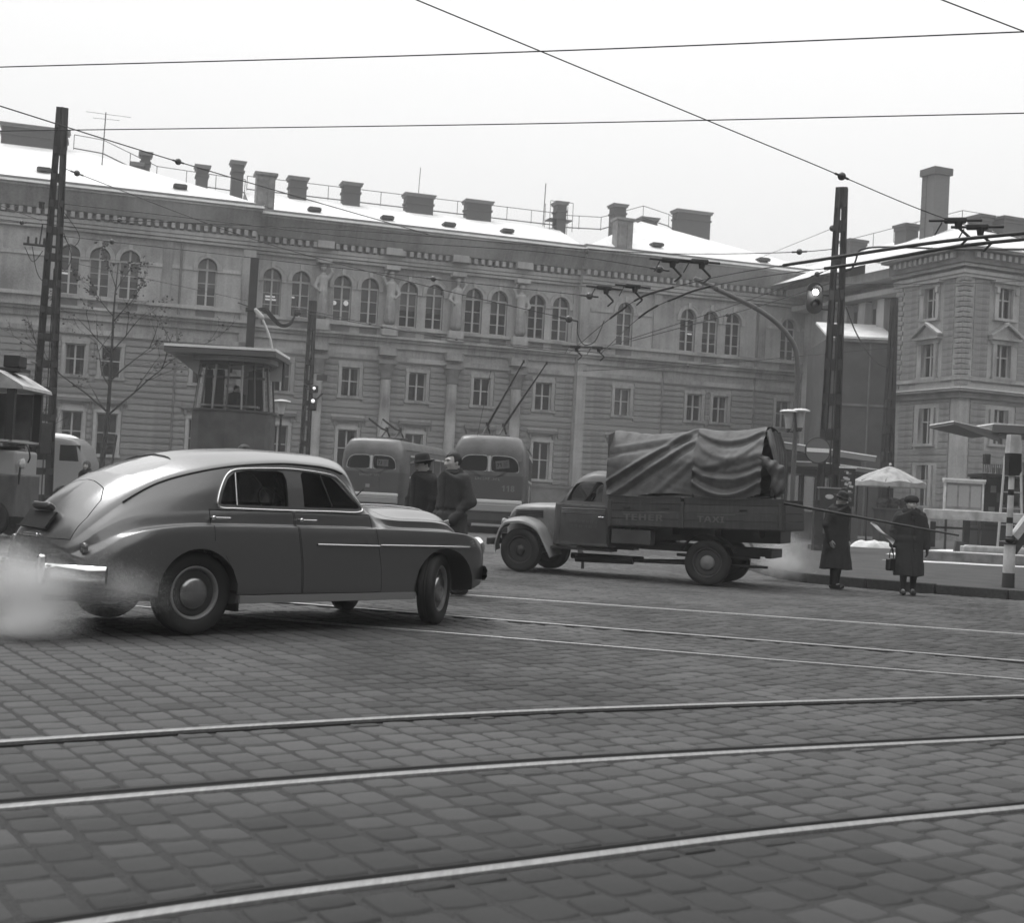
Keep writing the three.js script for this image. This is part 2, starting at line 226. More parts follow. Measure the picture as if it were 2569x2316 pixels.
{ // raised pavement with a granite kerb
  const sh = new THREE.Shape(); [...paveShape].forEach(([x, z], i) => i ? sh.lineTo(x, -z) : sh.moveTo(x, -z));
  const pave = structure(put('pavement', new THREE.ExtrudeGeometry(sh, { depth: .2, bevelEnabled: false }).rotateX(-Math.PI / 2).translate(0, -.06, 0), M.asphalt));
  const L = kerbCurve.getLength(), n = Math.round(L / 1.15), tones = [.8, .95, 1.1].map((k) => mat(.075 * k, .9, { map: 'fine', ms: .8, bump: 'fine', bs: 2, bd: .008 }));
  for (let i = 0; i < n; i++) {
    const a = kerbCurve.getPointAt(i / n), b = kerbCurve.getPointAt((i + 1) / n), d = b.clone().sub(a), len = d.length(); if (a.z < -45 || a.x > 18) continue;
    const o = put('kerb_stone', new RoundedBoxGeometry(len - .02, .26, .24, 2, .025), tones[i % 3], pave);
    o.position.set((a.x + b.x) / 2, .036 + .006 * vnoise(i, 2), (a.z + b.z) / 2); o.rotation.y = Math.atan2(-d.z, d.x);
  }
}
function snowPatch(label, cx, cz, rx, rz, h, y0, turn = 0) {
  const g = grid(36, 16, (u, v) => { const a = u * Math.PI * 2, r = (1 - v) * (1 + .28 * vnoise(Math.cos(a) * 2 + cx, Math.sin(a) * 2 + cz)), k = 1 - v; return [Math.cos(a) * r * rx, (1 - Math.pow(1 - v, 3)) * h * (1 + .35 * vnoise(Math.cos(a) * k * 4, Math.sin(a) * k * 4, cx)) - (v === 0 ? .02 : 0), Math.sin(a) * r * rz]; });
  const o = put('snow', g, M.snow); o.position.set(cx, y0, cz); o.rotation.y = turn; tag(o, label, 'snow', null, 'stuff');
}
snowPatch('snow lying behind the tall mast at the left', -13.2, -44, 4.2, 1.9, .12, -.02);
snowPatch('snow strip beyond the white rail fence', 14.4, -37.6, 3.4, 1.5, .22, .13);
snowPatch('snow heap beside the parasol stall', 12.15, -44, .8, .5, .24, .13);
snowPatch('thin snow edge along the flower bed wall', 13.0, -33.0, 3.2, .35, .04, .13);
const each = (name, geos, m, parent) => geos.map((g) => put(name, g, m, parent));
/* ---------- the long three-storey building across the square ---------- */
const archShape = (w, h0, top) => { const s = new THREE.Shape(), r = w / 2; s.moveTo(-r, h0); s.lineTo(r, h0); s.lineTo(r, top - r); s.absarc(0, top - r, r, 0, Math.PI, false); s.lineTo(-r, h0); return s; };
const rectPath = (x0, x1, y0, y1) => poly([[x0, y0], [x1, y0], [x1, y1], [x0, y1]]);
const ringArch = (w, band, h0, top, depth) => { const o = archShape(w + 2 * band, h0, top + band), i = archShape(w, h0, top); o.holes.push(i); return extrude(o, depth, 0, 14); };
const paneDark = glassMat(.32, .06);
function archedWindow(parent, u, w, z) {                            // z: the wall face
  const W = 1.02, b = 10.42, t = 13.0, g = sub('window', parent, [u, 0, z]);
  put('pane', new THREE.ShapeGeometry(archShape(W, b, t), 14).translate(0, 0, -.3), paneDark, g);
  put('frame', [span(-.05, .05, b, t - .02, -.28, -.2), span(-.51, .51, 12.36, 12.46, -.28, -.18), span(-.51, -.45, b, 12.4, -.28, -.2), span(.45, .51, b, 12.4, -.28, -.2), span(-.45, .45, 11.02, 11.06, -.28, -.23), span(-.45, .45, 11.66, 11.7, -.28, -.23), span(-.51, .51, b, b + .08, -.28, -.2)], M.sash, g);
  put('surround', [ringArch(W, .17, 12.4, t, .09).translate(0, 0, .002), ringArch(W + .34, .05, 12.4, t + .17, .13).translate(0, 0, .002), span(-.09, .09, t + .02, t + .36, .01, .17), span(-.74, -.51, 12.28, 12.4, 0, .1), span(.51, .74, 12.28, 12.4, 0, .1)], M.trim, g);
  return g;
}
function squareWindow(parent, u, w, b, t, z, lit) {
  const g = sub('window', parent, [u, 0, z]), r = w / 2;
  put('pane', new THREE.PlaneGeometry(w, t - b).translate(0, (t + b) / 2, -.26), paneDark, g);
  put('frame', [span(-.045, .045, b, t, -.25, -.18), span(-r, r, lerp(b, t, .52) - .03, lerp(b, t, .52) + .03, -.25, -.2), span(-r, -r + .06, b, t, -.25, -.18), span(r - .06, r, b, t, -.25, -.18), span(-r, r, t - .06, t, -.25, -.18)], M.sash, g);
  put('surround', [span(-r - .17, -r, b, t, 0, .09), span(r, r + .17, b, t, 0, .09), span(-r - .2, r + .2, t, t + .18, 0, .11)], M.trim, g);
  put('sill', span(-r - .24, r + .24, b - .16, b, 0, .18), M.trim, g);
  return g;
}
{
  const B = thing('public_building', 'long three-storey stone building with arched upper windows and snowy roof', 'building', [-26.6, 0, -68.4], .3022);
  const sections = [
    { u0: -9.5, u1: 12.45, w: 1.2, arch: [-5.4, -1.03, 2.95, 4.45, 5.95, 9.93], mezz: [-5.4, -1.03, 3.5, 5.28, 9.93], ground: [-5.4, -1.03, 3.53, 5.27, 9.93] },
    { u0: 12.45, u1: 31.4, w: 0, arch: [13.52, 15.1, 17.43, 18.98, 21.22, 22.74, 25.07, 26.59, 28.9, 30.38], mezz: [14.3, 18.13, 21.98, 25.8, 29.55], ground: [14.3, 18.13, 21.95, 25.8, 29.6] },
    { u0: 31.4, u1: 47.85, w: .4, arch: [34.3, 38.4, 39.88, 41.42, 45.2], mezz: [34.37, 39.05, 40.77, 45.06], ground: [34.37, 39.05, 40.77, 45.06] },
  ];
  const courseM = [.92, 1, 1.07].map((k) => mat(.42 * k, .92, { map: 'soot', ms: .08, bump: 'fine', bs: .6, bd: .008 })), courseG = new THREE.BoxGeometry(1, 1, 1);
  let nCourse = 0;
  for (const s of sections) {
    const sh = rectPath(s.u0, s.u1, 0, 15.3);
    for (const u of s.arch) { const a = archShape(1.02, 10.42, 13.0), h = new THREE.Path(a.getPoints(14).map((p) => new THREE.Vector2(p.x + u, p.y))); sh.holes.push(h); }
    for (const u of s.mezz) sh.holes.push(rectPath(u - .5, u + .5, 6.3, 7.9));
    for (const u of s.ground) sh.holes.push(rectPath(u - .52, u + .52, 2.25, 4.4));
    put('wall', extrude(sh, .5, 0, 10).translate(0, 0, s.w - .5), M.facade, B);
    const blindM = mat(.5, .9);
    for (const u of s.arch) { const g = archedWindow(B, u, 1, s.w), q = hash3(Math.round(u * 10), 3, 8); if (q > .62) put('blind', span(-.46, .46, lerp(12.3, 11.2, q), 12.95, -.42, -.4), blindM, g); else if (q > .45) put('curtain', [span(-.48, -.3, 10.5, 12.6, -.42, -.4), span(.3, .48, 10.5, 12.6, -.42, -.4)], blindM, g); }
    for (const u of s.mezz) { const g = squareWindow(B, u, 1.0, 6.3, 7.9, s.w), q = hash3(Math.round(u * 10), 5, 2); if (q > .6) put('curtain', [span(-.48, -.26, 6.32, 7.86, -.4, -.38), span(.26, .48, 6.32, 7.86, -.4, -.38)], blindM, g); }
    for (const u of s.ground) { const g = squareWindow(B, u, 1.04, 2.25, 4.4, s.w), q = hash3(Math.round(u * 10), 7, 1); if (q > .5) put('blind', span(-.5, .5, lerp(3.9, 2.6, q), 4.36, -.4, -.38), blindM, g); put('hood_moulding', [span(-.95, .95, 4.92, 5.1, 0, .24), span(-.85, .85, 4.8, 4.92, 0, .14), span(-.8, -.62, 4.58, 4.8, 0, .16), span(.62, .8, 4.58, 4.8, 0, .16)], M.grime, g); }
    // rusticated courses of the two lower storeys, one block of masonry per pier and course
    for (let v = 1.95, r = 0; v < 8.35; v += .335, r++) {
      const cuts = []; for (const u of s.mezz) if (v + .3 > 6.1 && v < 8.1) cuts.push([u - .72, u + .72]); for (const u of s.ground) { if (v + .3 > 2.05 && v < 4.62) cuts.push([u - .74, u + .74]); else if (v + .3 >= 4.58 && v < 5.12) cuts.push([u - .97, u + .97]); }
      cuts.sort((a, b) => a[0] - b[0]); let x = s.u0 + .02; const segs = [];
      for (const [a, b] of [...cuts, [s.u1 - .02, 0]]) { if (a - x > .1) segs.push([x, a]); x = b; }
      for (const [a, b] of segs) { if (b < -3.5) continue; const o = new THREE.Mesh(courseG, courseM[(r * 7 + Math.round(a)) % 3]); o.name = 'stone_course'; o.castShadow = o.receiveShadow = true; o.scale.set(b - a, .275, .085); o.position.set((a + b) / 2, v + .15, s.w + .044); B.add(o); nCourse++; }
    }
    put('plinth', [span(s.u0, s.u1, 0, 1.75, s.w + .002, s.w + .22), span(s.u0, s.u1, 1.75, 1.9, s.w + .002, s.w + .28)], M.grime, B);
    put('string_course', [span(s.u0, s.u1, 8.42, 8.68, s.w + .002, s.w + .14), span(s.u0, s.u1, 9.15, 9.5, s.w + .002, s.w + .16), span(s.u0, s.u1, 9.5, 9.66, s.w + .002, s.w + .34), span(s.u0, s.u1, 9.66, 9.8, s.w + .002, s.w + .52), span(s.u0, s.u1, 10.22, 10.4, s.w + .002, s.w + .2)], M.trim, B);
    each('panel_band', s.arch.map((u) => span(u - .5, u + .5, 9.86, 10.18, s.w + .002, s.w + .05)), M.grime, B);
    put('entablature', [span(s.u0, s.u1, 13.72, 13.86, s.w + .002, s.w + .22), span(s.u0, s.u1, 13.9, 14.08, s.w + .002, s.w + .3), span(s.u0, s.u1, 14.1, 14.3, s.w + .002, s.w + .36), span(s.u0, s.u1, 14.72, 15.3, s.w + .002, s.w + .42)], M.trim, B);
    const cove = grid(2, 8, (a, b) => { const t = b * Math.PI / 2; return [lerp(s.u0, s.u1, a), 15.62 - .9 * Math.cos(t) * 1, s.w + .42 + .7 * (1 - Math.cos(t)) + .0]; });
    put('cove', [cove, span(s.u0 - .1, s.u1 + .1, 15.6, 15.74, s.w + .3, s.w + 1.18)], M.facade, B);
    const d = []; for (let u = s.u0 + .2; u < s.u1 - .1; u += .42) d.push(span(u, u + .2, 14.36, 14.66, s.w + .002, s.w + .52));
    put('dentil_row', d, M.trim, B).userData.kind = 'stuff';
    put('eaves_gutter', [span(s.u0 - .15, s.u1 + .15, 15.745, 15.86, s.w + .95, s.w + 1.3)], M.snow, B);
    put('eaves_board', [span(s.u0 - .15, s.u1 + .15, 15.82, 16.06, s.w + .55, s.w + .94)], M.grime, B);
  }
  // floors, rear wall and side walls close the rooms behind the glass
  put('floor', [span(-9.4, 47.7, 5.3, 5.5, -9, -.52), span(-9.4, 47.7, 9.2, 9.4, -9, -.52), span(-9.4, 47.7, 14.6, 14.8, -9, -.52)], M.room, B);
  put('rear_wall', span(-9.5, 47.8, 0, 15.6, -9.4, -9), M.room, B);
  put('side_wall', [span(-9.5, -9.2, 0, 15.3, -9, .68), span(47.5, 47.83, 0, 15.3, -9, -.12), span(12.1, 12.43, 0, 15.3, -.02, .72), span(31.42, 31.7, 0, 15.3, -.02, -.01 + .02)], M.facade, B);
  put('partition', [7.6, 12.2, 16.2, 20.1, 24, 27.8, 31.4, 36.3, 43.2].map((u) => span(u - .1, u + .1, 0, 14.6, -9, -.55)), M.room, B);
  // half columns of the middle section, and the figures above them
  const statue = nets([-.62, -.05, -.45], [.62, 3.25, .5], .045, (x, y, z) => { let d = capD(x, y, z, [0, .3, 0], [0, 1.5, 0], .34, .24); d = smin(d, capD(x, y, z, [0, 1.5, 0], [0, 2.25, .02], .22, .27), .15); d = smin(d, ellD(x, y, z, [0, 2.82, .05], [.17, .22, .19]), .08); d = smin(d, capD(x, y, z, [0, 2.3, 0], [0, 2.7, .03], .1, .09), .06); d = smin(d, capD(x, y, z, [-.26, 2.25, 0], [-.46, 1.75, .1], .11, .09), .06); d = smin(d, capD(x, y, z, [-.46, 1.75, .1], [-.2, 1.5, .26], .09, .07), .05); d = smin(d, capD(x, y, z, [.26, 2.25, 0], [.48, 2.6, .05], .11, .09), .06); d = smin(d, capD(x, y, z, [.48, 2.6, .05], [.3, 3.05, .05], .085, .07), .05); d = smin(d, capD(x, y, z, [.05, .2, .2], [.12, .9, .18], .14, .12), .1); return d + .02 * Math.sin(Math.atan2(z, x) * 9 + y * 2) * (y < 1.6 ? 1 : .3); });
  [16.25, 20.1, 23.96, 27.8].forEach((u, i) => {
    const c = sub('column', B, [u, 0, .02]);
    put('shaft', [cyl(.33, .29, 5.5, 0, 1.9, .24, 24), span(-.42, .42, 0, 1.9, .2, .62), span(-.4, .4, 1.9, 2.12, .2, .6)], M.trim, c);
    put('capital', [lathe([[.29, 7.35], [.36, 7.42], [.31, 7.5], [.36, 7.8], [.47, 8.15], [.5, 8.2]], 20).translate(0, 0, .24), span(-.52, .52, 8.2, 8.42, .14, .72)], M.grime, c);
    put('pedestal', [span(-.5, .5, 8.69, 9.14, .1, .66), span(-.45, .45, 9.81, 10.4, .1, .6)], M.trim, c);
    const f = put('caryatid', statue.clone(), M.rust, B); f.position.set(u, 10.42, .42); f.scale.set(i % 2 ? -1 : 1, 1, 1);
    each('bracket', [span(u - .4, u + .4, 13.5, 13.72, .1, .75), span(u - .46, u + .46, 14.31, 14.7, .3, .86)], M.trim, B);
  });
  each('pilaster', [12.62, 31.25].map((u) => span(u - .15, u + .15, 10.42, 13.7, .002, .16)), M.trim, B);
  each('corner_pier', [span(11.75, 12.43, 1.92, 13.7, 1.202, 1.34), span(7.6, 8.1, 10.42, 13.7, 1.202, 1.3), span(31.42, 32.0, 1.92, 13.7, .402, .52), span(36.1, 36.6, 10.42, 13.7, .402, .5), span(43.1, 43.6, 10.42, 13.7, .402, .5), span(47.2, 47.84, 1.92, 13.7, .402, .52)], M.rust, B);
  each('impost_band', [[-9.4, 2.2], [6.7, 9.15], [10.7, 11.7]].map(([a, b]) => span(a, b, 12.3, 12.5, 1.202, 1.27)).concat([[32.1, 33.5], [35.1, 36], [43.7, 44.4], [46, 47.1]].map(([a, b]) => span(a, b, 12.3, 12.5, .402, .47))), M.trim, B);
  // snow-covered roofs
  const face = (...p) => { const g = new THREE.BufferGeometry(), v = []; for (let i = 1; i < p.length - 1; i++) v.push(...p[0], ...p[i], ...p[i + 1]); g.setAttribute('position', new THREE.Float32BufferAttribute(v, 3)); g.computeVertexNormals(); return g; };
  const R = put('roof', [face([12.2, 15.85, .75], [31.6, 15.85, .75], [31.6, 18.15, -5.2], [12.2, 18.15, -5.2]), face([12.2, 18.15, -5.2], [31.6, 18.15, -5.2], [31.6, 15.6, -11.4], [12.2, 15.6, -11.4]),
    face([-10, 16.03, 1.9], [12.7, 16.03, 1.9], [3.1, 19.45, -5.6], [-1, 19.45, -5.6]), face([12.7, 16.03, 1.9], [12.7, 16.03, -13], [3.1, 19.45, -9], [3.1, 19.45, -5.6]), face([-1, 19.45, -5.6], [3.1, 19.45, -5.6], [3.1, 19.45, -9], [-1, 19.45, -9]), face([-10, 16.03, -13], [-10, 16.03, 1.9], [-1, 19.45, -5.6], [-1, 19.45, -9]), face([12.7, 16.03, -13], [-10, 16.03, -13], [-1, 19.45, -9], [3.1, 19.45, -9]),
    face([31.3, 15.9, 1.1], [48.1, 15.9, 1.1], [37.6, 19.4, -5.9]), face([48.1, 15.9, 1.1], [48.1, 15.9, -13], [37.6, 19.4, -8], [37.6, 19.4, -5.9]), face([31.3, 15.9, -13], [31.3, 15.9, 1.1], [37.6, 19.4, -5.9], [37.6, 19.4, -8]), face([48.1, 15.9, -13], [31.3, 15.9, -13], [37.6, 19.4, -8])], M.snow, B);
  const roofY = (u, z) => u > 12.6 && u < 31.5 ? 15.85 + (.75 - z) / 5.95 * 2.3 : u < 13 ? 16.03 + (1.9 - z) / 7.5 * 3.42 : 15.9 + (1.1 - z) / 7 * 3.5;
  const chim = [[15.27, 1.0, 19.3, -5.2], [18.47, 1.02, 19.35, -5.2], [22.65, 1.68, 19.15, -5.2], [26.4, 1.55, 19.2, -5.2], [31.7, .6, 19.7, -5], [35.6, .8, 20.0, -5], [38.35, 1.05, 19.75, -6.6], [41.2, 2.35, 20.4, -6], [6.55, .52, 19.75, -5.6], [9.75, .65, 19.35, -5.4], [11.72, .66, 19.75, -5], [.5, 3.5, 20.5, -5.8], [6.1, .5, 19.0, -5.2]];
  const capM = mat(.2, .95, { map: 'fine', ms: 1 });
  for (const [u, w, top, z] of chim) { const c = put('chimney', [span(u - w / 2, u + w / 2, 16.3, top - .16, z - .45, z + .45), span(u - w / 2 - .06, u + w / 2 + .06, top - .62, top - .5, z - .51, z + .51)], M.brick, B); put('chimney_cap', [span(u - w / 2 - .09, u + w / 2 + .09, top - .16, top - .04, z - .54, z + .54), span(u - w / 2 - .14, u + w / 2 + .14, top - .04, top + .04, z - .59, z + .59)], capM, c); }
  for (const [u, z] of [[12.75, 1.1], [33.95, .6]]) put('attic_block', [span(u - .5, u + .5, 15.8, 17.85, z - .8, z), span(u - .62, u + .62, 17.85, 18.0, z - .92, z + .12), span(u - .4, u - .14, 16.1, 17.7, z, z + .06), span(u + .14, u + .4, 16.1, 17.7, z, z + .06)], M.concrete, B);
  for (const [u, z] of [[1.4, .2], [8.3, .4], [15.8, -1.4], [20, -1.4], [23.7, -1.5], [27.3, -1.6], [36.5, -.6], [43.4, 0]]) { const y = roofY(u, z); put('roof_hatch', [box(.72, .16, .7, u, y + .1, z), box(.6, .05, .58, u, y + .2, z)], M.dark, B); }
  const rails = (pts, h) => { const L = []; for (let i = 0; i < pts.length - 1; i++) { const [a, b] = [pts[i], pts[i + 1]]; for (const k of [.08, h]) L.push(bar([a[0], a[1] + k, a[2]], [b[0], b[1] + k, b[2]], k === h ? .022 : .035, undefined, 5)); const n = Math.max(1, Math.round(Math.hypot(b[0] - a[0], b[2] - a[2], b[1] - a[1]) / 1.6)); for (let j = 0; j <= n; j++) { const p = a.map((q, k) => lerp(q, b[k], j / n)); L.push(bar(p, [p[0], p[1] + h, p[2]], .02, undefined, 5)); } } return L; };
  put('roof_railing', rails([[12.3, 18.2, -4.9], [31.4, 18.2, -4.9]], .85), M.iron, B);
  put('roof_railing', rails([[2.6, 19.5, -5.5], [4.2, 19.4, -5.5], [7.2, 18.2, -5.2], [12.2, 18.0, -5]], .85), M.iron, B);
  put('roof_railing', rails([[31.5, 18.1, -4.9], [34.5, 18.3, -5], [37.6, 19.5, -5.6], [39.5, 19.2, -5.8], [40.1, 18.9, -5.8]], .85), M.iron, B);
  put('ladder_platform', [...[[30.9, 0], [32.4, 0]].flatMap(([u]) => [bar([u, 17.9, -4.5], [u, 19.7, -4.5], .02, undefined, 5), bar([u, 17.9, -5.5], [u, 19.7, -5.5], .02, undefined, 5)]), bar([30.9, 19.7, -4.5], [32.4, 19.7, -4.5], .02, undefined, 5), box(1.5, .06, 1, 31.65, 18.6, -5)], M.iron, B);
  put('aerial_mast', [bar([22.7, 19, -5.6], [22.75, 21, -5.6], .022, undefined, 5), bar([30.7, 18.2, -5.2], [30.75, 20.9, -5.2], .03, undefined, 5), bar([4.2, 17.6, -3], [4.25, 21.2, -3], .03, undefined, 5), bar([3.2, 21.1, -3], [5.6, 21.2, -3.4], .012, undefined, 5), bar([3.6, 20.8, -3], [5.0, 20.9, -3.2], .012, undefined, 5)], M.iron, B);
  const downpipe = (u, z, y0, y1) => put('downpipe', [bar([u, y0, z], [u, y1, z], .06)], M.grime, B);
  downpipe(36.9, .5, 0, 9.1); downpipe(8.55, 1.3, 0, 14.5); downpipe(43, .5, 0, 14.5);
  // lit lamps in the rooms: fluorescent tubes and glass globes
  const lampM = new THREE.MeshStandardMaterial({ color: 0xffffff, emissive: 0xffffff, emissiveIntensity: 1.15 });
  for (const [u, y, z, w] of [[2.7, 11.75, -.6, .45], [6.0, 11.8, -1.2, .95], [13.5, 11.5, -1.6, .95], [13.6, 11.75, -2.2, .75], [14.9, 11.8, -2, .3], [39.6, 11.75, -1.4, .8], [41.1, 11.75, -1.6, .7]]) put('ceiling_lamp', rbox(w, .09, .1, .03, u, y, z), lampM, B);
  for (const [u, y, z, r] of [[17.2, 11.6, -1.2, .12], [18.0, 11.75, -2, .15], [24.75, 11.5, -1.4, .12], [28.5, 11.7, -1.1, .08], [17.5, 4.0, -1.4, .11], [26.2, 10.75, -1, .07]]) put('globe_lamp', new THREE.SphereGeometry(r, 16, 12).translate(u, y, z), lampM, B);
  console.log('courses', nCourse);
}

/* ---------- the corner building at the right ---------- */
function cornerWindow(parent, u, turn, b, t, kind) {
  const g = sub('window', parent, [0, 0, 0], turn), r = .46, q = (x0, x1, y0, y1, z0, z1) => span(u + x0, u + x1, y0, y1, z0, z1);
  put('pane', new THREE.PlaneGeometry(2 * r, t - b).translate(u, (t + b) / 2, -.2), paneDark, g);
  put('frame', [q(-.04, .04, b, t, -.19, -.12), q(-r, r, lerp(b, t, .62) - .03, lerp(b, t, .62) + .03, -.19, -.14), q(-r, -r + .05, b, t, -.19, -.12), q(r - .05, r, b, t, -.19, -.12)], M.sash, g);
  const S = [q(-r - .24, -r, b, t, 0, .12), q(r, r + .24, b, t, 0, .12), q(-r - .3, r + .3, b - .14, b, 0, .2)];
  if (kind === 'pediment') { S.push(q(-r - .36, r + .36, t, t + .22, 0, .16), q(-r - .5, r + .5, t + .22, t + .34, 0, .34)); S.push(extrude(poly([[-r - .5, t + .34], [r + .5, t + .34], [0, t + .95]]), .2).translate(u, 0, .002), beam([u - r - .58, t + .4, .2], [u, t + 1.04, .2], .36, .1), beam([u, t + 1.04, .2], [u + r + .58, t + .4, .2], .36, .1)); }
  if (kind === 'hood') S.push(q(-r - .3, r + .3, t, t + .2, 0, .14), q(-r - .46, r + .46, t + .2, t + .34, 0, .34), q(-r - .24, -r - .06, t - .3, t, .12, .24), q(r + .06, r + .24, t - .3, t, .12, .24));
  put('surround', S, M.trim, g);
  if (kind === 'pediment') put('snow_edge', [beam([u, t + 1.11, .2], [u + r + .56, t + .48, .2], .3, .045)], M.snow, g);
}
{
  const B = thing('corner_building', 'rusticated corner building with pedimented windows and tall brick chimney', 'building', [22.23, 0, -66], .39);
  // local x runs along the right face, local -z along the left face
  const faceWall = (holes, len) => { const s = rectPath(0, len, 0, 14.2); for (const [u, b, t] of holes) s.holes.push(rectPath(u - .46, u + .46, b, t)); return extrude(s, .4).translate(0, 0, -.4); };
  const ra = [[2.6, 8.5, 10.15], [2.6, 11.5, 13.05], [2.6, 5.1, 6.85], [2.6, 1.9, 3.9], [6.6, 8.5, 10.15], [6.6, 11.5, 13.05], [6.6, 5.1, 6.85]];
  const rl = [[-2.45, 8.45, 10.18], [-2.45, 11.5, 13.1], [-2.45, 5.0, 6.85], [-2.45, 1.8, 3.9]];
  put('wall', faceWall(ra, 16), M.facade, B);
  { const s = rectPath(-5.2, -.41, 0, 14.2); for (const [u, b, t] of rl) s.holes.push(rectPath(u - .46, u + .46, b, t)); put('wall', extrude(s, .4).translate(0, 0, -.4).rotateY(-Math.PI / 2), M.facade, B); }
  for (const [u, b, t] of ra) cornerWindow(B, u, 0, b, t, b > 11 ? 'hood' : b > 8 ? 'pediment' : '');
  for (const [u, b, t] of rl) cornerWindow(B, u, -Math.PI / 2, b, t, b > 11 ? 'hood' : b > 8 ? 'pediment' : '');
  const quG = new RoundedBoxGeometry(1, 1, 1, 2, .07), qm = [.9, 1, 1.1].map((k) => mat(.44 * k, .92, { map: 'soot', ms: .1 }));
  for (let i = 0, y = 7.95; y < 13.6; y += .262, i++) { // rounded quoin blocks up both edges of the left face
    const L = i % 2 ? .62 : .5, o = new THREE.Mesh(quG, qm[i % 3]); o.name = 'quoin'; o.scale.set(L, .225, L); o.position.set(L / 2 - .12, y + .12, -L / 2 + .12); o.castShadow = o.receiveShadow = true; B.add(o);
    const p = o.clone(); p.scale.set(.14, .225, L); p.position.set(-.0, y + .12, -5.2 + L / 2); B.add(p);
  }
  const fine = mat(.40, .92, { map: 'soot', ms: .08 });
  for (let y = 1.4, r = 0; y < 13.4; y += .335, r++) { // coursed masonry faces
    const up = y > 7.9, cutB = rl.some(([, b, t]) => y + .3 > b - .1 && y < t + (b > 11 ? .4 : b > 8 ? 1.1 : .1)), cutA = ra.slice(0, 4).some(([, b, t]) => y + .3 > b - .1 && y < t + (b > 11 ? .4 : b > 8 ? 1.1 : .1)), d = up ? .02 : .05; if (Math.abs(y - 7.7) < .25) continue;
    const cB = cutB ? [[-4.55, -3.4], [-1.45, -.66]] : [[-4.55, -.66]], cA = cutA ? [[.66, 1.62], [3.58, 5.6]] : [[.66, 5.6]];
    for (const [a, b] of cB) { const o = new THREE.Mesh(courseG3(), up ? fine : M.rust); o.name = 'stone_course'; o.scale.set(d, .3, b - a); o.position.set(-d / 2 - .002, y + .15, (a + b) / 2); B.add(o); }
    for (const [a, b] of cA) { const o = new THREE.Mesh(courseG3(), up ? fine : M.rust); o.name = 'stone_course'; o.scale.set(b - a, .3, d); o.position.set((a + b) / 2, y + .15, d / 2 + .002); B.add(o); }
  }
  const ring = (y0, y1, o, m, n) => put(n, [span(-o, 16, y0, y1, .002, o), span(-o, -.002, y0, y1, -5.2 - o * .3, .001)], m, B);
  ring(7.6, 7.74, .42, M.grime, 'string_course'); ring(7.75, 7.785, .44, M.snow, 'snow_edge'); ring(7.3, 7.6, .2, M.grime, 'string_course'); ring(8.2, 8.36, .18, M.trim, 'sill_course'); ring(13.4, 13.55, .16, M.trim, 'architrave'); ring(13.56, 13.74, .24, M.trim, 'architrave'); ring(13.9, 14.05, .34, M.trim, 'architrave'); ring(14.06, 14.62, .5, M.grime, 'cornice'); ring(14.63, 14.76, .95, M.grime, 'cornice'); ring(14.77, 14.83, 1.0, M.snow, 'snow_edge');
  const d = []; for (let i = 0; i < 36; i++) d.push(span(.1 + i * .4, .3 + i * .4, 14.3, 14.58, .5, .72)); for (let i = 0; i < 12; i++) d.push(span(-.72, -.5, 14.3, 14.58, -.3 - i * .4, -.1 - i * .4)); put('dentil_row', d, M.trim, B).userData.kind = 'stuff';
  // recessed rear wing with tall piers
  put('rear_wing', [span(1.6, 8, 0, 14.2, -16, -5.2)], M.facade, B); each('pier', [-6.3, -8, -9.7, -11.4, -13.1].map((z) => span(1.1, 1.6, 5, 13.3, z - .3, z + .3)), M.trim, B);
  for (const z of [-7.15, -8.85, -10.55, -12.25]) { const w = sub('window', B); put('pane', span(1.55, 1.598, 8.2, 12.9, z - .4, z + .4), M.dark, w); put('frame', [span(1.5, 1.548, 8.2, 12.9, z - .04, z + .04), span(1.5, 1.548, 10.6, 10.7, z - .4, z + .4)], M.sash, w); }
  put('rear_wing_cornice', [span(.6, 1.598, 13.4, 13.7, -16, -5.6), span(.2, 1.598, 14.2, 14.7, -16, -5.6)], M.trim, B);
  const face = (...p) => { const g = new THREE.BufferGeometry(), v = []; for (let i = 1; i < p.length - 1; i++) v.push(...p[0], ...p[i], ...p[i + 1]); g.setAttribute('position', new THREE.Float32BufferAttribute(v, 3)); g.computeVertexNormals(); return g; };
  put('roof', [face([-1, 14.84, 1], [17, 14.84, 1], [17, 17.6, -6], [5, 17.6, -6]), face([-1, 14.84, -18], [-1, 14.84, 1], [5, 17.6, -6], [5, 17.6, -18]), face([5, 17.6, -6], [17, 17.6, -6], [17, 17.6, -18], [5, 17.6, -18])], M.snow, B);
  for (const [x, z, w, top] of [[4.6, -15.5, 1.2, 18.15], [4.4, -10.2, .9, 18.2], [5.6, -5.4, .8, 18.05], [7.4, -5.2, 1.5, 18.1]]) { const c = put('chimney', [span(x - w / 2, x + w / 2, 15, top - .1, z - .5, z + .5)], M.brick, B); put('chimney_cap', [span(x - w / 2 - .12, x + w / 2 + .12, top - .1, top + .06, z - .62, z + .62), span(x - w / 2 - .05, x + w / 2 + .05, top - .3, top - .1, z - .55, z + .55)], M.brick, c); }
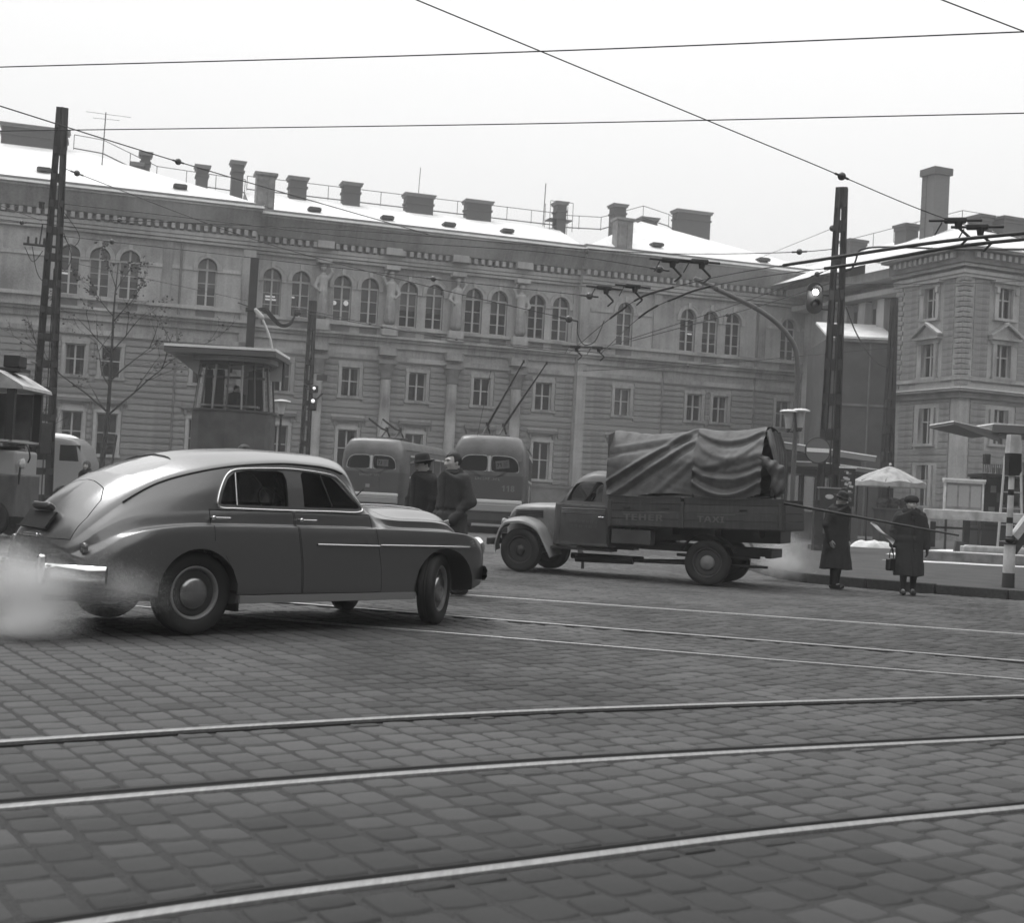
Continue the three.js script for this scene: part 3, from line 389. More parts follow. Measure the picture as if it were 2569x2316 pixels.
  { const c = put('tall_chimney', [span(3.85, 4.9, 15, 20.65, -8.3, -7.25)], mat(.15, .95, { map: 'fine', ms: .9, bump: 'fine', bs: .9, bd: .01 }), B); put('chimney_cap', [span(3.73, 5.02, 20.65, 21.05, -8.42, -7.13), new THREE.SphereGeometry(.13, 12, 8).translate(4.5, 21.08, -7.6)], M.brick, c); const r = []; for (let y = 17; y < 20.5; y += .6) r.push(bar([3.76, y, -8.2], [3.76, y, -7.8], .015, undefined, 5)); r.push(bar([3.75, 16.6, -8.2], [3.75, 20.7, -8.2], .018, undefined, 5), bar([3.75, 16.6, -7.8], [3.75, 20.7, -7.8], .018, undefined, 5)); put('rung_ladder', r, M.iron, c); }
  const L = []; for (const [a, b] of [[[5, 17.6, -6.2], [5, 17.6, -18]], [[5, 17.6, -6.2], [17, 17.6, -6.2]]]) { L.push(bar([a[0], a[1] + .9, a[2]], [b[0], b[1] + .9, b[2]], .02, undefined, 5)); for (let i = 0; i <= 6; i++) { const p = a.map((q, k) => lerp(q, b[k], i / 6)); L.push(bar(p, [p[0], p[1] + .9, p[2]], .02, undefined, 5)); } } put('roof_railing', L, M.iron, B);
}
function courseG3() { return courseG3.g ??= new THREE.BoxGeometry(1, 1, 1); }
{ // lower house between the two, seen by its dark gable
  const B = thing('low_house', 'dark plain-walled low house with snowy lean-to roof between the two buildings', 'house', [16.7, 0, -71.2], -.05);
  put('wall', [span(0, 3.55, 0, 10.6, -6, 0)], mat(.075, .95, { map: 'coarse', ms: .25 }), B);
  put('roof', [beam([1.75, 10.68, .25], [1.75, 11.9, -3.6], 3.6, .12)], M.snow, B);
  put('gutter', [span(-.05, 3.55, 10.46, 10.6, .02, .2)], M.grime, B); put('downpipe', [bar([2.3, 0, .08], [2.3, 10.4, .08], .05)], M.grime, B); put('band', [span(0, 3.55, 7.0, 7.12, .002, .08)], M.grime, B);
}

{ // houses behind the photographer: they close the square and keep the low sky off the near sides of things
  const wallM = mat(.16, .95, { map: 'plaster', ms: .2 });
  [[-38, 20, 26, 19, 0], [-11, 21, 27, 21, 0], [17, 21, 28, 18, 0], [31, 3, 28, 18, -Math.PI / 2], [31, -25, 27, 19, -Math.PI / 2], [-33, 3, 28, 20, Math.PI / 2], [-33, -25, 27, 18, Math.PI / 2]].forEach(([x, z, w, h, turn], i) => {
    const B = thing('town_house', ['plain five-storey town house behind the camera, far left', 'tall town house right behind the camera', 'grey town house behind the camera, to its right', 'town house closing the square on the right, beside the camera', 'farther town house on the right side of the square, out of view', 'town house closing the square on the left, beside the camera', 'farther town house on the left side of the square, out of view'][i], 'building', [x, 0, z], turn);
    put('wall', span(-w / 2 + .1, w / 2 - .1, 0, h, 0, 10), wallM, B); put('roof', [beam([0, h + 1.4, 2.2], [0, h, -.5], w, .2), span(-w / 2, w / 2, h - .4, h - .02, -.4, -.002)], M.snow, B);
    for (let r = 0; r < 5; r++) for (let c = 0; c < 7; c++) { const g = sub('window', B, [(c - 3) * 3.6, 1.6 + r * 3.7, -.06]); put('pane', box(1.2, 2, .04), M.dark, g); }
  });
}
/* ---------- fastback saloon ---------- */
const csg = new Evaluator(); csg.useGroups = false; csg.attributes = ['position', 'normal'];
const toBrush = (g) => { g = clean(g.clone()); g.deleteAttribute('uv'); if (!g.attributes.normal) g.computeVertexNormals(); const b = new Brush(g); b.updateMatrixWorld(); return b; };
const cut = (a, b) => csg.evaluate(a, b, SUBTRACTION), keep = (a, b) => csg.evaluate(a, b, INTERSECTION);
function loftSolid(stations, section, warp = (x, y, z) => [x, y, z]) {  // closed solid from half sections [z, y] that run bottom centre -> top centre
  const rings = stations.map((s) => { const h = section(s); return [...h.map(([z, y]) => warp(s, y, z)), ...h.slice(1, -1).reverse().map(([z, y]) => warp(s, y, -z))]; });
  const n = rings[0].length, P = [], I = []; rings.forEach((r) => r.forEach((p) => P.push(...p)));
  for (let i = 0; i < rings.length - 1; i++) for (let j = 0; j < n; j++) { const a = i * n + j, b = i * n + (j + 1) % n, c = a + n, d = b + n; I.push(a, d, b, a, c, d); }
  const cap = (i, flip) => { const c = [0, 0, 0]; rings[i].forEach((p) => p.forEach((q, k) => c[k] += q / n)); const m = P.length / 3; P.push(...c); for (let j = 0; j < n; j++) { const a = i * n + j, b = i * n + (j + 1) % n; flip ? I.push(m, b, a) : I.push(m, a, b); } };
  cap(0, false); cap(rings.length - 1, true);
  const g = new THREE.BufferGeometry(); g.setAttribute('position', new THREE.Float32BufferAttribute(P, 3)); g.setIndex(I); g.computeVertexNormals(); return g;
}
function spline(pts, k, tight = []) { const o = []; for (let i = 0; i < pts.length - 1; i++) { const p0 = pts[Math.max(0, i - 1)], p1 = pts[i], p2 = pts[i + 1], p3 = pts[Math.min(pts.length - 1, i + 2)], m = (a, b, t) => [(b[0] - a[0]) * t, (b[1] - a[1]) * t], t1 = m(p0, p2, tight.includes(i) ? .1 : .38), t2 = m(p1, p3, tight.includes(i + 1) ? .1 : .38); for (let j = 0; j < k; j++) { const t = j / k, a = t * t, b = a * t; o.push([0, 1].map((q) => (2 * b - 3 * a + 1) * p1[q] + (b - 2 * a + t) * t1[q] + (3 * a - 2 * b) * p2[q] + (b - a) * t2[q])); } } o.push(pts[pts.length - 1]); return o; }
function makeWheel(name, parent, pos, steer, r, w, outer, opts = {}) { // outer: +1 / -1, the side that faces away from the car
  const g = sub(name, parent, pos, steer), tr = opts.rim ?? r * .63;
  const tyre = lathe([[tr, -w * .40], [tr + .02, -w * .5], [r * .86, -w * .52], [r * .96, -w * .46], [r, -w * .34], [r, -w * .12], [r - .008, -w * .1], [r - .008, -w * .06], [r, -w * .04], [r, w * .04], [r - .008, w * .06], [r - .008, w * .1], [r, w * .12], [r, w * .34], [r * .96, w * .46], [r * .86, w * .52], [tr + .02, w * .5], [tr, w * .40]], 48).rotateX(Math.PI / 2);
  put('tyre', tyre, M.rubber, g);
  const ring = lathe([[tr, w * .40], [tr - .008, w * .46], [tr - .02, w * .40], [tr - .03, w * .28], [tr - .05, -w * .3], [tr, -w * .4]], 40).rotateX(outer * Math.PI / 2);
  put('rim', ring, opts.rimMat ?? mat(.2, .35), g);
  put('disc', lathe([[tr - .03, w * .22], [tr * .72, w * .30], [tr * .62, w * .20], [.03, w * .2], [0, w * .2]], 36).rotateX(outer * Math.PI / 2), opts.discMat ?? mat(.035, .5), g);
  const c = opts.cap ?? tr * .6; put('hubcap', lathe([[c, w * .24], [c * .97, w * .36], [c * .8, w * .47], [c * .45, w * .54], [c * .3, w * .545], [c * .27, w * .58], [0, w * .6]], 32).rotateX(outer * Math.PI / 2), opts.capMat ?? mat(.34, .22, { metalness: .9 }), g);
  return g;
}
{
  const T = (rows) => table(rows);
  const zw = T([[-2.47, .60], [-2.45, .66], [-2.38, .74], [-2.25, .785], [-2.05, .815], [-1.8, .832], [-1.3, .845], [0, .845], [1.0, .845], [1.5, .842], [1.8, .83], [1.98, .80], [2.08, .74], [2.12, .62]]);
  const yb = T([[-2.47, .46], [-2.4, .38], [-2.0, .34], [-1.0, .25], [1.0, .25], [1.7, .31], [2.05, .38], [2.12, .46]]);
  const yc = T([[-2.47, .60], [-2.38, .685], [-2.19, .795], [-1.88, .86], [-1.3, .908], [-.4, .912], [.5, .912], [1.26, .902], [1.58, .885], [1.85, .85], [2.0, .80], [2.08, .73], [2.12, .62]]);
  const z7 = T([[-2.47, .50], [-2.3, .66], [-1.8, .735], [-1.2, .772], [0, .778], [.5, .772], [.8, .72], [1.0, .665], [1.4, .60], [1.7, .55], [1.95, .48], [2.08, .40], [2.12, .3]]);
  const z8 = T([[-2.47, .46], [-2.4, .575], [-2.2, .655], [-1.8, .702], [-1.2, .745], [0, .757], [.4, .747], [.6, .69], [.8, .60], [1.0, .555], [1.4, .50], [1.7, .43], [1.95, .34], [2.12, .22]]);
  const y8 = T([[-2.47, .63], [-2.4, .72], [-2.26, .84], [-2.02, .925], [-1.63, .97], [-1.27, .995], [-.38, 1.015], [.4, 1.015], [.6, .96], [.8, .925], [1.0, .912], [1.4, .907], [1.7, .893], [1.95, .825], [2.08, .74], [2.12, .64]]);
  const z9 = T([[-2.47, .45], [-2.4, .565], [-2.2, .643], [-1.8, .69], [-1.2, .733], [0, .744], [.4, .735], [.6, .665], [.8, .585], [1.0, .54], [1.4, .485], [1.7, .41], [1.95, .32], [2.12, .2]]);
  const y9 = T([[-2.47, .64], [-2.4, .735], [-2.26, .86], [-2.02, .955], [-1.63, 1.005], [-1.27, 1.03], [-.38, 1.05], [.4, 1.045], [.6, 1.01], [.8, .99], [1.0, .982], [1.4, .978], [1.7, .955], [1.95, .86], [2.08, .75], [2.12, .65]]);
  const z11 = T([[-2.47, .42], [-2.4, .50], [-2.25, .545], [-2.0, .565], [-1.6, .595], [-1.24, .628], [-.7, .642], [-.1, .638], [.22, .605], [.47, .672], [.6, .62], [.8, .56], [1.0, .515], [1.4, .46], [1.7, .385], [1.95, .3], [2.12, .18]]);
  const y11 = T([[-2.47, .655], [-2.4, .755], [-2.25, .90], [-2.0, 1.06], [-1.6, 1.25], [-1.24, 1.352], [-.98, 1.40], [-.7, 1.432], [-.4, 1.45], [-.1, 1.443], [.1, 1.42], [.22, 1.38], [.47, 1.06], [.6, 1.025], [.8, 1.006], [1.0, 1.0], [1.4, .995], [1.7, .972], [1.95, .88], [2.08, .765], [2.12, .66]]);
  const yr = T([[-2.47, .69], [-2.44, .77], [-2.38, .86], [-2.29, .97], [-2.09, 1.15], [-1.84, 1.31], [-1.53, 1.44], [-1.2, 1.52], [-.84, 1.56], [-.45, 1.583], [-.05, 1.578], [.1, 1.56], [.2, 1.52], [.25, 1.48], [.47, 1.14], [.55, 1.118], [.8, 1.112], [1.1, 1.112], [1.57, 1.10], [1.76, 1.06], [1.9, .99], [2.0, .90], [2.08, .79], [2.12, .67]]);
  const hood = (s) => sstep(.35, .55, s);
  const section = (s) => {
    const w = zw(s), b = yb(s), c = yc(s), h = hood(s), d = [z11(s), y11(s)], nine = [z9(s), y9(s)], r = yr(s), endf = sstep(-2.47, -2.35, s) * (1 - sstep(2.02, 2.12, s));
    const ledge = sstep(-2.35, -1.7, s) * (1 - sstep(1.6, 2.0, s)); const mid = [lerp(nine[0], d[0], .5) + .012 * (1 - h), lerp(nine[1], d[1], .5)];
    const p = [[0, b], [w * .9, b], [w * .985, b + .03], [w, b + .13 * lerp(.6, 1, endf)], [w, lerp(b, c, .55)], [w - .012, c - .07 * lerp(.4, 1, endf)], [w - lerp(.05, .028, ledge), c], [z7(s) - .012 * ledge, c + lerp(lerp(.02, .012, ledge), .004, h)], [z8(s), y8(s)], nine, mid, d, [d[0] - lerp(.045, .06, h), d[1] + lerp(.045, .022, h) * endf], [d[0] * .55, lerp(d[1], r, .80)], [0, r]];
    return spline(p, 5, [2, 6, 7, 9, 11]);
  };
  const warp = (s, y, z) => { const a = Math.abs(z); let x = s; x += .27 * (1 - sstep(-2.47, -1.6, s)) * Math.pow(a / .8, 2.4); x -= .17 * sstep(1.45, 2.12, s) * Math.pow(a / .8, 2.4); x += .25 * sstep(-.5, .2, s) * (1 - sstep(.5, 1.3, s)) * Math.max(0, 1 - (a / .62) ** 2) * sstep(.94, 1.06, y); return [x, y, z]; };
  const st = []; for (let s = -2.47; s < -2.3; s += .03) st.push(s); for (let s = -2.3; s < .15; s += .07) st.push(s); for (let s = .15; s < .6; s += .025) st.push(s); for (let s = .6; s < 1.9; s += .07) st.push(s); for (let s = 1.9; s <= 2.12; s += .0275) st.push(s);
  let body = toBrush(loftSolid(st, section, warp));
  const inner = []; for (let s = -1.62; s <= .461; s += .08) inner.push(s);
  body = cut(body, toBrush(loftSolid(inner, (s) => [[0, .36], [.72, .36], [.74, .88], [z9(s) - .05, y9(s)], [z11(s) - .045, y11(s) - .025], [z11(s) * .55, lerp(y11(s), yr(s), .8) - .05], [0, yr(s) - .05]], warp)));
  for (const x of [-1.37, 1.345]) for (const z of [-1, 1]) body = cut(body, toBrush(new THREE.CylinderGeometry(x < 0 ? .365 : .385, x < 0 ? .365 : .385, .55, 40).rotateX(Math.PI / 2).translate(x, .352, z * .80)));
  const prismZ = (pts, z0, z1) => extrude(poly(pts), z1 - z0).translate(0, 0, z0);
  const rearWin = [[-1.135, 1.085], [-1.10, 1.20], [-1.045, 1.30], [-.975, 1.357], [-.85, 1.38], [-.54, 1.392], [-.48, 1.375], [-.455, 1.32], [-.452, 1.085]], frontWin = [[-.285, 1.085], [-.295, 1.37], [-.27, 1.395], [-.1, 1.385], [.05, 1.362], [.11, 1.325], [.35, 1.105], [.34, 1.085]];
  body = cut(body, toBrush(prismZ(rearWin, -1, 1))); body = cut(body, toBrush(prismZ(frontWin, -1, 1)));
  for (const k of [-1, 1]) { const p = [[.025, 1.165], [.54, 1.12], [.575, 1.13], [.545, 1.33], [.52, 1.375], [.3, 1.44], [.025, 1.46]].map(([z, y]) => [k * z, y]); if (k < 0) p.reverse(); body = cut(body, toBrush(extrude(poly(p), .9).rotateY(Math.PI / 2).scale(1, 1, -1 * -1).translate(.12, 0, 0).applyMatrix4(new THREE.Matrix4().makeScale(1, 1, -1)))); }
  const rwPts = []; for (let i = 0; i < 28; i++) { const a = i / 28 * Math.PI * 2, c = Math.cos(a), s = Math.sin(a); rwPts.push([-1.60 + .235 * Math.sign(c) * Math.pow(Math.abs(c), .6), .43 * Math.sign(s) * Math.pow(Math.abs(s), .6)]); }
  body = cut(body, toBrush(extrude(poly(rwPts), .8).rotateX(-Math.PI / 2).translate(0, .95, 0)));
  const C = thing('fastback_car', 'dark rounded fastback saloon with chrome window trim driving past, exhaust smoking', 'car', [-2.13, 0, -12.39], Math.PI / 4);
  const paint = mat(.04, .36, { ior: 2.1, clearcoat: 1, clearcoatRoughness: .17, bump: 'bump', bs: .9, bd: .0006 });
  // panels cut out of the shell with real gaps
  const panels = [];
  const door = (pts, z) => { const P = (k) => { const s = new THREE.Shape(); const c = pts.reduce((a, p) => [a[0] + p[0] / pts.length, a[1] + p[1] / pts.length], [0, 0]); pts.forEach(([x, y], i) => { const q = [x + Math.sign(x - c[0]) * k, y + Math.sign(y - c[1]) * k]; i ? s.lineTo(...q) : s.moveTo(...q); }); return extrude(s, .7).translate(0, 0, z > 0 ? .45 : -1.15); }; const d = keep(body, toBrush(P(0))); body = cut(body, toBrush(P(.006))); panels.push(['door', d, z]); };
  const rearDoor = [[-1.0, .335], [-.345, .335], [-.36, .6], [-.42, 1.035], [-1.245, 1.035], [-1.235, .78], [-1.13, .66], [-1.05, .54], [-1.0, .42]], frontDoor = [[-.325, .335], [.55, .335], [.545, .5], [.45, 1.03], [-.40, 1.035], [-.34, .6]];
  for (const z of [1, -1]) { door(rearDoor, z); door(frontDoor, z); }
  const lidPts = [[-2.0, -.33], [-1.97, -.13], [-1.97, .11], [-2.0, .33], [-2.07, .43], [-2.2, .475], [-2.7, .47], [-2.7, -.47], [-2.2, -.475], [-2.07, -.43]], vert = (pts, y0, k) => extrude(poly(pts.map(([x, z]) => [x + (x > -2.4 ? k : -k), -z - Math.sign(z) * k])), 1).rotateX(-Math.PI / 2).translate(0, y0 - k, 0);
  panels.push(['trunk_lid', keep(body, toBrush(vert(lidPts, .76, 0)))]); body = cut(body, toBrush(vert(lidPts, .76, .006)));
  const bonPts = [[.74, -.2], [.74, .22], [.66, .5], [.8, .535], [1.1, .49], [1.5, .43], [1.78, .35], [1.93, .24], [1.99, .09], [1.99, -.1], [1.93, -.24], [1.78, -.35], [1.5, -.43], [1.1, -.49], [.8, -.535], [.66, -.5]].reverse();
  const bv = (k) => extrude(poly(bonPts.map(([x, z]) => [x + Math.sign(x - 1.3) * k, -z - Math.sign(z) * k])), .5).rotateX(-Math.PI / 2).translate(0, .895 - k, 0);
  panels.push(['bonnet', keep(body, toBrush(bv(0)))]); body = cut(body, toBrush(bv(.007)));
  const trimmed = (g) => { g = g.index ? g.toNonIndexed() : g; const p = g.attributes.position, n = g.attributes.normal, P = [], N = [], lim = (x) => Math.max(yr(x), yr(x - .26), yr(x + .05), yr(x - .12)) + .015; for (let i = 0; i < p.count; i += 3) { let ok = true; for (let k = 0; k < 3; k++) if (p.getY(i + k) > lim(p.getX(i + k)) || Math.abs(p.getZ(i + k)) > .87) ok = false; if (ok) for (let k = 0; k < 3; k++) { P.push(p.getX(i + k), p.getY(i + k), p.getZ(i + k)); N.push(n.getX(i + k), n.getY(i + k), n.getZ(i + k)); } } const o = new THREE.BufferGeometry(); o.setAttribute('position', new THREE.Float32BufferAttribute(P, 3)); o.setAttribute('normal', new THREE.Float32BufferAttribute(N, 3)); return o; };
  put('body', trimmed(body.geometry), paint, C);
  for (const [n, b, z] of panels) { const o = put(n, trimmed(b.geometry), paint, C); if (n === 'door') o.userData.z = z; }
  delete C.userData.z; const doors = C.children.filter((o) => o.name === 'door'); doors.forEach((d) => delete d.userData.z);
  const surf = (x, y) => { const a = y9(x), b = y11(x), t = clamp((y - a) / (b - a), -.3, 1); return lerp(z9(x), z11(x), t) + .012 * (1 - Math.abs(2 * t - 1)); };
  const sideZ = (x, y) => { const c = yc(x); return y > c ? lerp(z7(x), z8(x), clamp((y - c) / (y8(x) - c))) : zw(x) - (y > c - .1 ? .012 : 0); };
  // door handles
  const handle = [rbox(.17, .018, .022, .008, .0, 0, .052), cyl(.013, .013, .05, -.07, 0, 0, 10).rotateX(Math.PI / 2).translate(0, 0, 0), new THREE.SphereGeometry(.02, 12, 8).scale(1, 1, .6).translate(-.08, 0, .055)];
  [[-1.165, .972, 1, 0], [-.285, .972, 1, 1], [-1.165, .972, -1, 2], [-.285, .972, -1, 3]].forEach(([x, y, z, i]) => put('handle', merge(handle.map((g) => g.clone())).scale(1, 1, z).translate(x, y, z * sideZ(x, y)), M.chrome, doors[i]));
  // glass
  const pane = (pts, k) => { const g = new THREE.ShapeGeometry(poly(pts)), p = g.attributes.position; for (let i = 0; i < p.count; i++) p.setZ(i, k * (surf(p.getX(i), p.getY(i)) - .022)); return g; };
  const carGlass = glassMat(.5, .02);
  for (const k of [1, -1]) { put('side_window', pane(rearWin, k), carGlass, C); put('side_window', pane(frontWin, k), carGlass, C); }
  const onTop = (s, zt) => { const S = section(s); let best = S[S.length - 1]; for (let i = 55; i < S.length - 1; i++) if ((S[i][0] - zt) * (S[i + 1][0] - zt) <= 0) { const t = (S[i][0] - zt) / (S[i][0] - S[i + 1][0] + 1e-9); best = [zt, lerp(S[i][1], S[i + 1][1], t)]; } return best[1]; };
  put('rear_window', grid(14, 10, (u, v) => { const s = lerp(-1.9, -1.34, v), z = lerp(-.44, .44, u), [x, y] = warp(s, 0, z); return [x, onTop(s, Math.abs(z)) - .012, z]; }), mat(.3, .16, { clearcoat: 1, clearcoatRoughness: .1 }), C);
  for (const k of [-1, 1]) put('windscreen', grid(8, 8, (u, v) => { const s = lerp(.235, .475, v), S = section(s), z = lerp(.02, .6, u) * k; const y = onTop(s, Math.abs(z)), [x] = warp(s, y, z); return [x - .012, y - .012, z]; }), carGlass, C);
  // bright trim
  const loopZ = (pts, r, n, k = 1, o = .006) => tube(pts.map(([x, y]) => [x, y, k * (surf(x, y) + o)]), r, n, 8, true);
  const trimPts = [[-1.165, 1.075], [-1.155, 1.14], [-1.10, 1.265], [-1.05, 1.335], [-.985, 1.375], [-.85, 1.395], [-.6, 1.41], [-.42, 1.415], [-.2, 1.407], [.0, 1.39], [.10, 1.372], [.17, 1.325], [.27, 1.22], [.365, 1.11], [.375, 1.075], [.33, 1.057], [0, 1.053], [-.5, 1.05], [-1.0, 1.052], [-1.14, 1.056]];
  for (const k of [1, -1]) { put('window_trim', loopZ(trimPts, .011, 140, k, .008), M.chrome, C); put('window_trim', [bar([-.975, 1.08, k * (surf(-.975, 1.08) - .002)], [-.965, 1.355, k * (surf(-.965, 1.355) - .002)], .012)], M.chrome, C); put('vent_frame', [bar([.03, 1.09, k * (surf(.03, 1.09) - .006)], [-.08, 1.38, k * (surf(-.08, 1.38) - .006)], .009)], M.black, C); put('door_gasket', [loopZ(rearWin, .010, 80, k, -.012), loopZ(frontWin, .010, 80, k, -.012)], M.black, C); }
  const drip = []; for (let i = 0; i <= 26; i++) { const x = lerp(-2.0, .2, i / 26); drip.push([warp(x, 1.3, z11(x))[0], y11(x) + .012, z11(x) + .004]); } for (const k of [1, -1]) put('drip_rail', tube(drip.map(([x, y, z]) => [x, y, k * z]), .007, 80, 6), M.black, C);
  for (const k of [1, -1]) { put('side_moulding', [0, 1].map((j) => tube([0, .25, .5, .75, 1].map((t) => { const x = lerp(j ? .515 : -.2, j ? 1.72 : .505, t), y = .762 - .008 * t; return [warp(x, y, .84)[0], y, k * (zw(x) + .004)]; }), .0105, 30, 8)), M.chrome, C); put('sill_strip', [span(-.98, .96, .262, .325, Math.min(k * .80, k * .862), Math.max(k * .80, k * .862))], mat(.2, .5), C); }
  { const g = letters('Победа', .058, .008); g.computeBoundingBox(); g.applyMatrix4(new THREE.Matrix4().makeShear(0, 0, .25, 0, 0, 0)); g.translate(1.42, .775, zw(1.5) + .002); put('name_badge', [g.rotateY(.02), span(1.44, 1.74, .768, .773, zw(1.5) - .01, zw(1.5) + .006)], M.chrome, C); }
  // bumpers with overriders
  const bump = (x0, s) => { const p = []; for (let i = 0; i <= 20; i++) { const z = lerp(-.85, .85, i / 20), a = Math.abs(z) / .85; p.push([x0 - s * .32 * Math.pow(a, 2.6), .50, z]); } return p; };
  const beamOn = (p, prof) => grid(prof.length - 1, p.length - 1, (u, v) => { const i = Math.round(v * (p.length - 1)), q = prof[Math.round(u * (prof.length - 1))], a = p[Math.max(0, i - 1)], b = p[Math.min(p.length - 1, i + 1)], l = Math.hypot(b[0] - a[0], b[2] - a[2]), nx = (b[2] - a[2]) / l, nz = -(b[0] - a[0]) / l; return [p[i][0] + nx * q[0], p[i][1] + q[1], p[i][2] + nz * q[0]]; });
  const prof = (s) => [[-.02 * s, -.07], [.012 * s, -.068], [.035 * s, -.03], [.028 * s, 0], [.035 * s, .03], [.012 * s, .068], [-.02 * s, .07], [-.02 * s, -.07]];
  for (const [x0, s, n] of [[-2.52, -1, 'rear_bumper'], [2.17, 1, 'front_bumper']]) { const b = put(n, beamOn(bump(x0, s), prof(s)), M.chrome, C); for (const z of [-.42, .42]) put('overrider', rbox(.07, .24, .075, .03, x0 - s * .05 + s * .06, .52, z), M.chrome, b); put('bumper_bracket', [bar([x0 - s * .03, .48, .4], [x0 - s * .35, .46, .4], .025), bar([x0 - s * .03, .48, -.4], [x0 - s * .35, .46, -.4], .025)], M.black, b); }
  // number plate, lamps, grille
  const plate = sub('number_plate', C, [-2.375, .895, 0]); plate.rotation.z = -.62; put('plate', box(.02, .16, .46), M.black, plate); put('plate_lamp', [rbox(.08, .05, .3, .02, -.03, .11, 0)], mat(.05, .3, { clearcoat: 1 }), plate); 
  put('trunk_handle', [rbox(.05, .03, .26, .012, -2.435, .775, .03)], M.chrome, C);
  for (const z of [-.62, .62]) { put('tail_lamp', lathe([[0, 0], [.045, 0], [.04, .03], [0, .04]], 16).rotateZ(Math.PI / 2).translate(-2.27, .70, z), mat(.08, .2, { clearcoat: 1 }), C); const h = put('headlight', lathe([[.105, -.05], [.115, 0], [.1, .02], [0, .03]], 24).rotateZ(-Math.PI / 2).translate(1.95, .735, z), M.chrome, C); put('lens', new THREE.SphereGeometry(.09, 20, 10, 0, Math.PI * 2, 0, Math.PI / 2).scale(1, .4, 1).rotateZ(-Math.PI / 2).translate(1.962, .735, z), mat(.5, .1, { clearcoat: 1 }), h); }
  put('grille', [0, 1, 2, 3].map((i) => tube([[1.97, .47 + i * .07, -.62], [2.1, .47 + i * .07, -.3], [2.135, .47 + i * .07, 0], [2.1, .47 + i * .07, .3], [1.97, .47 + i * .07, .62]], .016, 24, 6)), M.chrome, C);
  put('bonnet_ridge', [tube([[.85, 1.118, 0], [1.4, 1.112, 0], [1.75, 1.07, 0], [1.98, .93, 0]], .008, 20, 6)], M.chrome, C);
  put('wiper', [bar([.72, 1.14, .1], [.62, 1.27, .42], .006), bar([.72, 1.14, -.1], [.62, 1.27, -.42], .006)], M.black, C);
  // cabin
  const cloth = mat(.06, .9, { map: 'cloth', ms: 2 });
  put('front_seat', [rbox(.5, .2, 1.2, .06, -.1, .52, 0), rbox(.16, .5, 1.2, .06, -.38, .8, 0).rotateZ(0)], cloth, C); put('rear_seat', [rbox(.5, .2, 1.2, .06, -1.0, .52, 0), rbox(.16, .5, 1.2, .06, -1.3, .82, 0)], cloth, C); put('dashboard', rbox(.2, .2, 1.25, .05, .42, .99, 0), mat(.12, .4), C);
  put('steering_wheel', [new THREE.TorusGeometry(.2, .012, 8, 32).rotateY(Math.PI / 2).rotateZ(.5).translate(.14, 1.06, -.36), bar([.14, 1.06, -.36], [.42, .9, -.36], .018), bar([.16, 1.24 - .0, -.36], [.12, .9, -.36], .008)], mat(.3, .3), C);
  put('floor_pan', [span(-2.0, 1.9, .30, .345, -.5, .5), span(-1.0, 1.0, .28, .33, -.78, .78)], M.black, C); put('axle', [bar([-1.35, .345, -.68], [-1.35, .345, .68], .05), new THREE.SphereGeometry(.14, 16, 12).translate(-1.35, .345, 0), bar([1.35, .33, -.65], [1.35, .33, .65], .045)], M.black, C); put('exhaust_pipe', [tube([[-1.2, .27, .35], [-1.9, .28, .42], [-2.5, .30, .42]], .024, 20, 8)], M.iron, C); put('mud_guard_lining', [box(.03, .34, .34, -.985, .36, .66)], M.black, C);
  for (const z of [1, -1]) { const p = [-1.35, .345, z * .685]; const g = makeWheel('wheel', C, p, 0, .345, .16, z, { rim: .225 }); const f = makeWheel('wheel', C, [1.345, .345, z * .685], .56, .345, .16, z, { rim: .225 }); }
  console.log('car', C.children.length);
}
